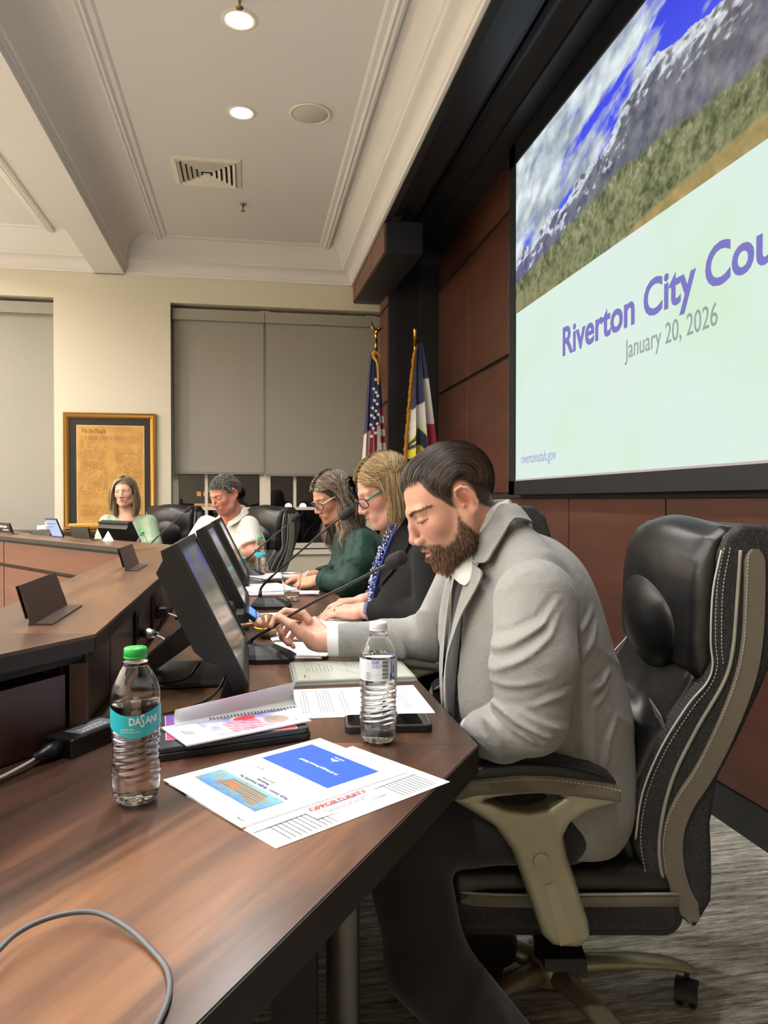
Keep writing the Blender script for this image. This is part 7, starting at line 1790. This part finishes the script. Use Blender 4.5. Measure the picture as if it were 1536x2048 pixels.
EH = ((-.008, 0, .032), (.099, .083, .093))
def edge(q, x0=.036, k=.38): return (q[:, 0] > x0 + k * np.maximum(0, -q[:, 2] - .03)) 
def stopB(q, k): return (edge(q) & (q[:, 2] < .048 - .3 * np.abs(q[:, 1]))) | (q[:, 2] < -.092 - .02 * np.sin(q[:, 0] * 60) - .15 * q[:, 0])
bob('hair', hcB, RmB, .97, wb, rg, 5600, 22, .0125, ['6f5634', '93774c', 'b39a6c', 'c9b487', '5c4830'], EH, .015, .13, stopB, .9, .22, (.0005, .0011), w=[.22, .3, .24, .12, .12])
tealm = pmat('teal_temple', '2f8a86', .4); dkr = pmat('dark_rim', '1b1c22', .3)
t = thing('eyeglasses', 'dark-rimmed glasses with teal temples worn by the blond woman', 'glasses', tuple(hcB)); glasses(t, hcB, RmB, .97, dkr, tealm, .025, .018, .033, .106, -.006, .0021)
# ---------------------------------------------------------------- woman in dark green
rg = np.random.default_rng(12)
wg = thing('person', 'woman with long wavy grey-brown hair in a dark green blouse, writing', 'person', (.55, 3.50, .45))
hcG = V3(.379, 3.487, 1.180); RmG = head_frame(197, 27, -4)
pG = dict(skin='c68f72', blush='c07c68', lip='a8605a', brow='5a4636', lash='33251f', scalp='4a3a2e', scalpmask=hair_top_mask(0, 0), w=.97, jaw=.98, nose=.96)
gl = Vector((.292, 3.395, .795)); gr = Vector((.27, 3.60, .79))
HGl = mk_hand(gl, (-.80, .42, -.18), (-.3, -.5, 1), (.43, 3.23, .80), -1, [(40, 45, 25)] * 4, th_p, 2, .9)
HGr = mk_hand(gr, (-.9, -.15, -.1), (0, 0, 1), (.45, 3.74, .80), 1, [(20, 30, 16)] * 4, None, 3, .9)
bG, VG = body_mesh(wg, 'body', hcG, RmG, .95, pG, ([(.42, 3.492, 1.12), (.445, 3.495, 1.07), (.48, 3.5, 1.0)], [.052, .055, .07]), [HGl, HGr],
    [([tuple(gl), (.43, 3.235, .80), (.49, 3.33, .98)], [.026, .034, .042]), ([tuple(gr), (.46, 3.75, .80), (.45, 3.67, .98)], [.026, .034, .042])],
    [((.53, 3.50, .84), (.10, .13, .16)), ((.58, 3.50, .60), (.12, .13, .13))], .0042, (.12, 3.12, .45), (.76, 3.86, 1.32))
GL = ((.490, 3.325, .965), (.432, 3.225, .802), (.325, 3.362, .800)); GR = ((.455, 3.68, .97), (.465, 3.76, .80), (.33, 3.62, .795))
def tG(P, o=0): return torso_p(P, (.455, 3.498, 1.03), (.60, 3.50, .50), GL[0], GR[0], .145, .185, o, 1)
def blouseG(P):
    t = tG(P) + crease(P, (.2, 1, .1), 75, .006, 1.2) * near(P, (.40, 3.42, .86), .2)
    la = smin(chain(P, [GL[0], (.47, 3.262, .88), GL[1]], [.068, .070, .058], .02), chain(P, [GL[1], GL[2]], [.056, .044], .01), .03) + crease(P, (.9, .5, .5), 62, .009, 1.5) * near(P, (.43, 3.25, .84), .14)
    ra = smin(chain(P, [GR[0], GR[1]], [.066, .056], .02), chain(P, [GR[1], GR[2]], [.054, .042], .01), .03)
    d = smin(smin(t, la, .014), ra, .014); d = smax(d, -cone(P, (.50, 3.5, .98), (.42, 3.49, 1.12), .052, .062), .006)
    d = smax(d, -cone(P, (.36, 3.48, .97), (.40, 3.49, 1.06), .012, .05), .01)
    for w_, e in ((GL[2], GL[1]), (GR[2], GR[1])):
        ax = V3(*w_) - V3(*e); ax /= np.linalg.norm(ax); nw = np.sqrt(((P - V3(*w_)) ** 2).sum(1)) < .09; d = np.where(nw, np.maximum(d, (P - V3(*w_)) @ ax), d)
    return smax(d, .47 - P[:, 2], .01)
M['green'] = cloth_mat('dark_green_satin', '0d2620', '17392f', 500, .15, .5, .25, .05)
sdf_obj('green_blouse', blouseG, (.27, 3.10, .45), (.78, 3.87, 1.10), .007, M['green'], wg, world=True)
for w_, e in ((GL[2], GL[1]),):
    ax = (Vector(w_) - Vector(e)).normalized(); a = Vector(w_) - ax * .035; b = Vector(w_) + ax * .006
    obj('gathered_cuff', MB().tube([a, a + ax * .004, b - ax * .004, b, b - ax * .002], [.044, .049, .049, .045, .038], 24, caps=False), M['green'], wg, smooth=True)
def waveG(k, q):
    a = k * .75 + q[:, 0] * 30; m_ = np.clip((k - 9) / 6, 0, 1) * .30; return np.stack([np.cos(a) * m_, np.sin(a * .9) * m_ * .7, 0 * a], 1)
def stopG(q, k): return edge(q, .030, .42) & (q[:, 2] < .058) & (q[:, 2] > -.13)
bob('hair', hcG, RmG, .95, wg, rg, 2800, 30, .0135, ['33281f', '5a4838', '7d6a58', 'a39583', 'bdb3a4'], EH, .012, .12, stopG, .85, .30, (.0008, .0018), waveG, [.25, .28, .22, .15, .10])
t = thing('eyeglasses', 'clear dark-rimmed glasses with pale temples worn by the woman in dark green', 'glasses', tuple(hcG)); glasses(t, hcG, RmG, .95, pmat('navy_rim', '262a3c', .3), pmat('cream_temple', 'd9cfb8', .3), .026, .019, .033, .106, -.005, .0022)
t = thing('pen', 'slim purple and white pen in the hand of the woman in dark green', 'pen', (.20, 3.43, .80))
pp = HGl['M'] @ Vector((.10, .02, -.03)); obj('pen_barrel', MB().tube([pp + Vector((-.02, .0, -.05)), pp + Vector((-.018, 0, -.045)), pp + Vector((.035, -.01, .06))], [.001, .004, .004], 10), pmat('pen_lilac', 'a99ac9', .4), t, smooth=True)
obj('pen_cap', MB().tube([pp + Vector((.035, -.01, .06)), pp + Vector((.042, -.0113, .074))], .0042, 10), M['paper'], t, smooth=True)
# ---------------------------------------------------------------- man in the white polo shirt
rg = np.random.default_rng(13)
wm = thing('person', 'grey-haired man in a white polo shirt looking down at the far end', 'person', (-.08, 5.15, .45))
hcW = V3(-.163, 5.0, 1.200); RmW = head_frame(222, 24, 3)
def scalp_w(q):
    lim = np.interp(q[:, 0], [-.2, -.10, -.05, .0, .03, .05, .07, .095], [-.05, -.05, -.02, .0, .02, .045, .064, .068]); ear = ((q[:, 0] + .014) / .024) ** 2 + ((q[:, 2] + .002) / .038) ** 2 < 1
    return ((q[:, 2] > lim) & ~(ear & (np.abs(q[:, 1]) > .066))).astype(f32)
pW = dict(skin='cf8f7a', blush='c87464', lip='b06a60', brow='5c4c42', lash='40302a', scalp='3b3632', scalpmask=scalp_w, w=1.05, jaw=1.12, stubble='8a6a60')
wl2 = Vector((-.13, 4.80, .80)); wr2 = Vector((-.30, 4.88, .80))
HWl = mk_hand(wl2, (-.75, -.35, -.15), (0, -.1, 1), (.02, 4.93, .80), -1, [(25, 30, 18)] * 4, None, 3, 1.0)
HWr = mk_hand(wr2, (.2, -.9, -.1), (0, 0, 1), (-.40, 5.10, .80), 1, [(20, 28, 16)] * 4, None, 3, 1.0)
WL = ((-.012, 5.035, .985), (.022, 4.945, .80)); WR = ((-.288, 5.20, .985), (-.395, 5.10, .80))
body_mesh(wm, 'body', hcW, RmW, 1.02, pW, ([(-.14, 5.03, 1.14), (-.125, 5.055, 1.09), (-.11, 5.09, 1.02)], [.062, .066, .08]), [HWl, HWr],
    [([tuple(wl2), WL[1], WL[0]], [.030, .046, .050]), ([tuple(wr2), WR[1], WR[0]], [.030, .046, .050])],
    [((-.10, 5.14, .84), (.13, .13, .17)), ((-.06, 5.20, .60), (.13, .13, .13))], .0045, (-.52, 4.62, .45), (.18, 5.42, 1.36))
def tW(P, o=0): return torso_p(P, (-.125, 5.08, 1.05), (-.03, 5.22, .50), WL[0], WR[0], .155, .205, o, 0, -12, 232)
def polo(P):
    t = tW(P) + crease(P, (.6, .3, .9), 55, .006, 1.3) * near(P, (-.05, 5.05, .85), .2)
    la = chain(P, [WL[0], (.005, 4.985, .885)], [.072, .074], .02) + crease(P, (.5, .2, 1), 60, .007) * near(P, WL[0], .15)
    ra = chain(P, [WR[0], (-.345, 5.15, .885)], [.072, .072], .02)
    for w_, dd in (((.005, 4.985, .885), la), ((-.345, 5.15, .885), ra)): pass
    la = np.maximum(la, (P - V3(.012, 4.972, .86)) @ V3(.15, -.45, -.88)); ra = np.maximum(ra, (P - V3(-.365, 5.135, .86)) @ V3(-.45, -.4, -.8))
    d = smin(smin(t, la, .018), ra, .018); d = smax(d, -cone(P, (-.10, 5.10, .99), (-.14, 5.03, 1.15), .066, .074), .005)
    fx = V3(math.cos(R(232)), math.sin(R(232)), 0); sd_ = (P - V3(-.125, 5.08, 0)) @ V3(-fx[1], fx[0], 0); ff = (P - V3(-.125, 5.08, 0)) @ fx
    d = smax(d, -np.maximum(np.abs(sd_) - np.clip((P[:, 2] - .955) * .45, 0, .06), -(ff - .01)), .004)
    return smax(d, .50 - P[:, 2], .01)
M['polo'] = cloth_mat('white_polo', 'c9c6bd', 'dedbd3', 500, .25, .85, .2, .1)
sdf_obj('polo_shirt', polo, (-.50, 4.84, .48), (.16, 5.45, 1.12), .008, M['polo'], wm, world=True)
def rot232(v): a = R(232); return (-.125 + v[0] * math.cos(a) - v[1] * math.sin(a), 5.08 + v[0] * math.sin(a) + v[1] * math.cos(a), v[2])
fW = [rot232(v) for v in ((-.085, 0, 1.125), (-.065, .058, 1.120), (-.015, .078, 1.095), (.035, .062, 1.055), (.062, .03, 1.015))]
oW = [rot232(v) for v in ((-.105, 0, 1.085), (-.08, .085, 1.078), (-.015, .108, 1.055), (.060, .092, 1.010), (.090, .045, .985))]
lapel('polo_collar', fW, oW, polo, M['polo'], wm, th=.003); lapel('polo_collar', [rot232(v) for v in ((-.085, 0, 1.125), (-.065, -.058, 1.120), (-.015, -.078, 1.095), (.035, -.062, 1.055), (.062, -.03, 1.015))], [rot232(v) for v in ((-.105, 0, 1.085), (-.08, -.085, 1.078), (-.015, -.108, 1.055), (.060, -.092, 1.010), (.090, -.045, .985))], polo, M['polo'], wm, th=.003)
def short_hair(person, hc, Rm, s, maskf, N, cols, rg, ln=.028, up=.35):
    th = rg.uniform(0, 2 * math.pi, N * 6); zz = rg.uniform(-.6, 1, N * 6); c = np.sqrt(1 - zz ** 2); ec = np.array([-.010, 0, .034]); er = np.array([.096, .079, .089])
    q = ec + np.stack([c * np.cos(th), c * np.sin(th), zz], 1) * er; q = q[maskf(q) > .5][:N]; n = len(q); nr = (q - ec) / er; nr /= np.linalg.norm(nr, axis=1, keepdims=True)
    fl = np.stack([-.5 + 1.1 * (q[:, 0] > .03), .35 + 0 * q[:, 0], -.35 + 0 * q[:, 0]], 1); d = nr * up + fl * .6 + rg.normal(0, .12, (n, 3)); L = ln * rg.uniform(.6, 1.15, n)
    t = np.linspace(0, 1, 6)[None, :, None]; P = q[:, None] + d[:, None] * L[:, None, None] * t + fl[:, None] * (L[:, None, None] * t * t) * .4
    strands('hair', hc + (P * s) @ Rm.T, rg.uniform(.0009, .0018, n), tint(rg, cols, n, .25), M['hair'], person, 3, .8, .3)
short_hair(wm, hcW, RmW, 1.02, scalp_w, 2600, ['35302d', '5c5650', '85807a', 'a5a09a', '48423d'], rg, .024, .28)
# ---------------------------------------------------------------- woman in pale green
rg = np.random.default_rng(14)
ws = thing('person', 'woman with straight blond hair and a pale green cardigan facing the camera', 'person', (-.90, 6.03, .45))
hcS = V3(-.936, 5.957, 1.222); RmS = head_frame(262, 2, 4)
pS = dict(skin='d0a088', blush='c58672', lip='a5645c', brow='7a614a', lash='2c211d', browamt=.4, eyes='open', scalp='6e5a40', scalpmask=hair_top_mask(0, 0), w=1.02, jaw=.95, nose=.93)
SL = ((-.765, 6.00, .985), (-.715, 5.93, .82)); SR = ((-1.075, 6.03, .985), (-1.11, 5.95, .82)); s1_, s2_ = Vector((-.84, 5.80, .80)), Vector((-.98, 5.80, .80))
HSl = mk_hand(s1_, (-.5, -.8, -.1), (0, 0, 1), SL[1], -1, [(25, 30, 18)] * 4, None, 3, .9); HSr = mk_hand(s2_, (.2, -.9, -.1), (0, 0, 1), SR[1], 1, [(25, 30, 18)] * 4, None, 3, .9)
body_mesh(ws, 'body', hcS, RmS, .95, pS, ([(-.935, 5.975, 1.15), (-.93, 5.985, 1.09), (-.92, 6.0, 1.02)], [.050, .052, .085]), [HSl, HSr],
    [([tuple(s1_), SL[1], SL[0]], [.026, .036, .042]), ([tuple(s2_), SR[1], SR[0]], [.026, .036, .042])], [((-.92, 6.03, .90), (.11, .07, .12)), ((-.91, 6.06, .60), (.13, .12, .13))], .0048, (-1.22, 5.66, .45), (-.62, 6.26, 1.37))
def tS(P, o=0): return torso_p(P, (-.925, 6.0, 1.05), (-.90, 6.08, .50), SL[0], SR[0], .120, .175, o, 1, -12, 268)
def cardi(P):
    t = tS(P); la = smin(chain(P, [SL[0], SL[1]], [.062, .054], .02), chain(P, [SL[1], tuple(s1_)], [.052, .040], .01), .02); ra = smin(chain(P, [SR[0], SR[1]], [.062, .054], .02), chain(P, [SR[1], tuple(s2_)], [.052, .040], .01), .02)
    d = smin(smin(t, la, .015), ra, .015) + crease(P, (1, .2, .3), 60, .005, 1.2)
    wd = np.interp(P[:, 2], [.6, .9, 1.0, 1.08], [.012, .018, .035, .06]); d = smax(d, -np.maximum(np.abs(P[:, 0] + .935) - wd, P[:, 1] - 6.0), .006)
    return smax(smax(d, -cone(P, (-.93, 6.0, 1.02), (-.935, 5.975, 1.14), .058, .066), .006), .50 - P[:, 2], .01)
sdf_obj('cardigan', cardi, (-1.22, 5.74, .48), (-.62, 6.26, 1.12), .009, cloth_mat('pale_green_knit', '8fa58c', 'aabda6', 400, .35, .9, .2), ws, world=True)
sdf_obj('dark_top', lambda P: smax(smax(tS(P, -.012), .52 - P[:, 2], .01), -smin(cone(P, (-.93, 6.0, 1.02), (-.935, 5.975, 1.14), .058, .064), cone(P, (-.935, 5.88, .97), (-.935, 5.90, 1.06), .018, .05), .02), .004), (-1.15, 5.80, .50), (-.70, 6.25, 1.10), .009, cloth_mat('black_top', '1b1718', '2a2324', 400, .2, .8, .1), ws, world=True)
def stopS(q, k): return (q[:, 0] > .045) & (q[:, 2] < .058) & (np.abs(q[:, 1]) < .050 + .02 * (q[:, 2] < -.03))
bob('hair', hcS, RmS, .95, ws, rg, 1800, 24, .0125, ['5e4d38', '82704f', 'a59370', 'c2b48f', '4c3f30'], ((-.008, 0, .030), (.098, .086, .096)), .014, .16, stopS, 1.1, .10, (.0010, .0022), None, [.25, .27, .24, .12, .12], .015, (-.09, .07))
# the desk microphone and bottle rows continue in p3
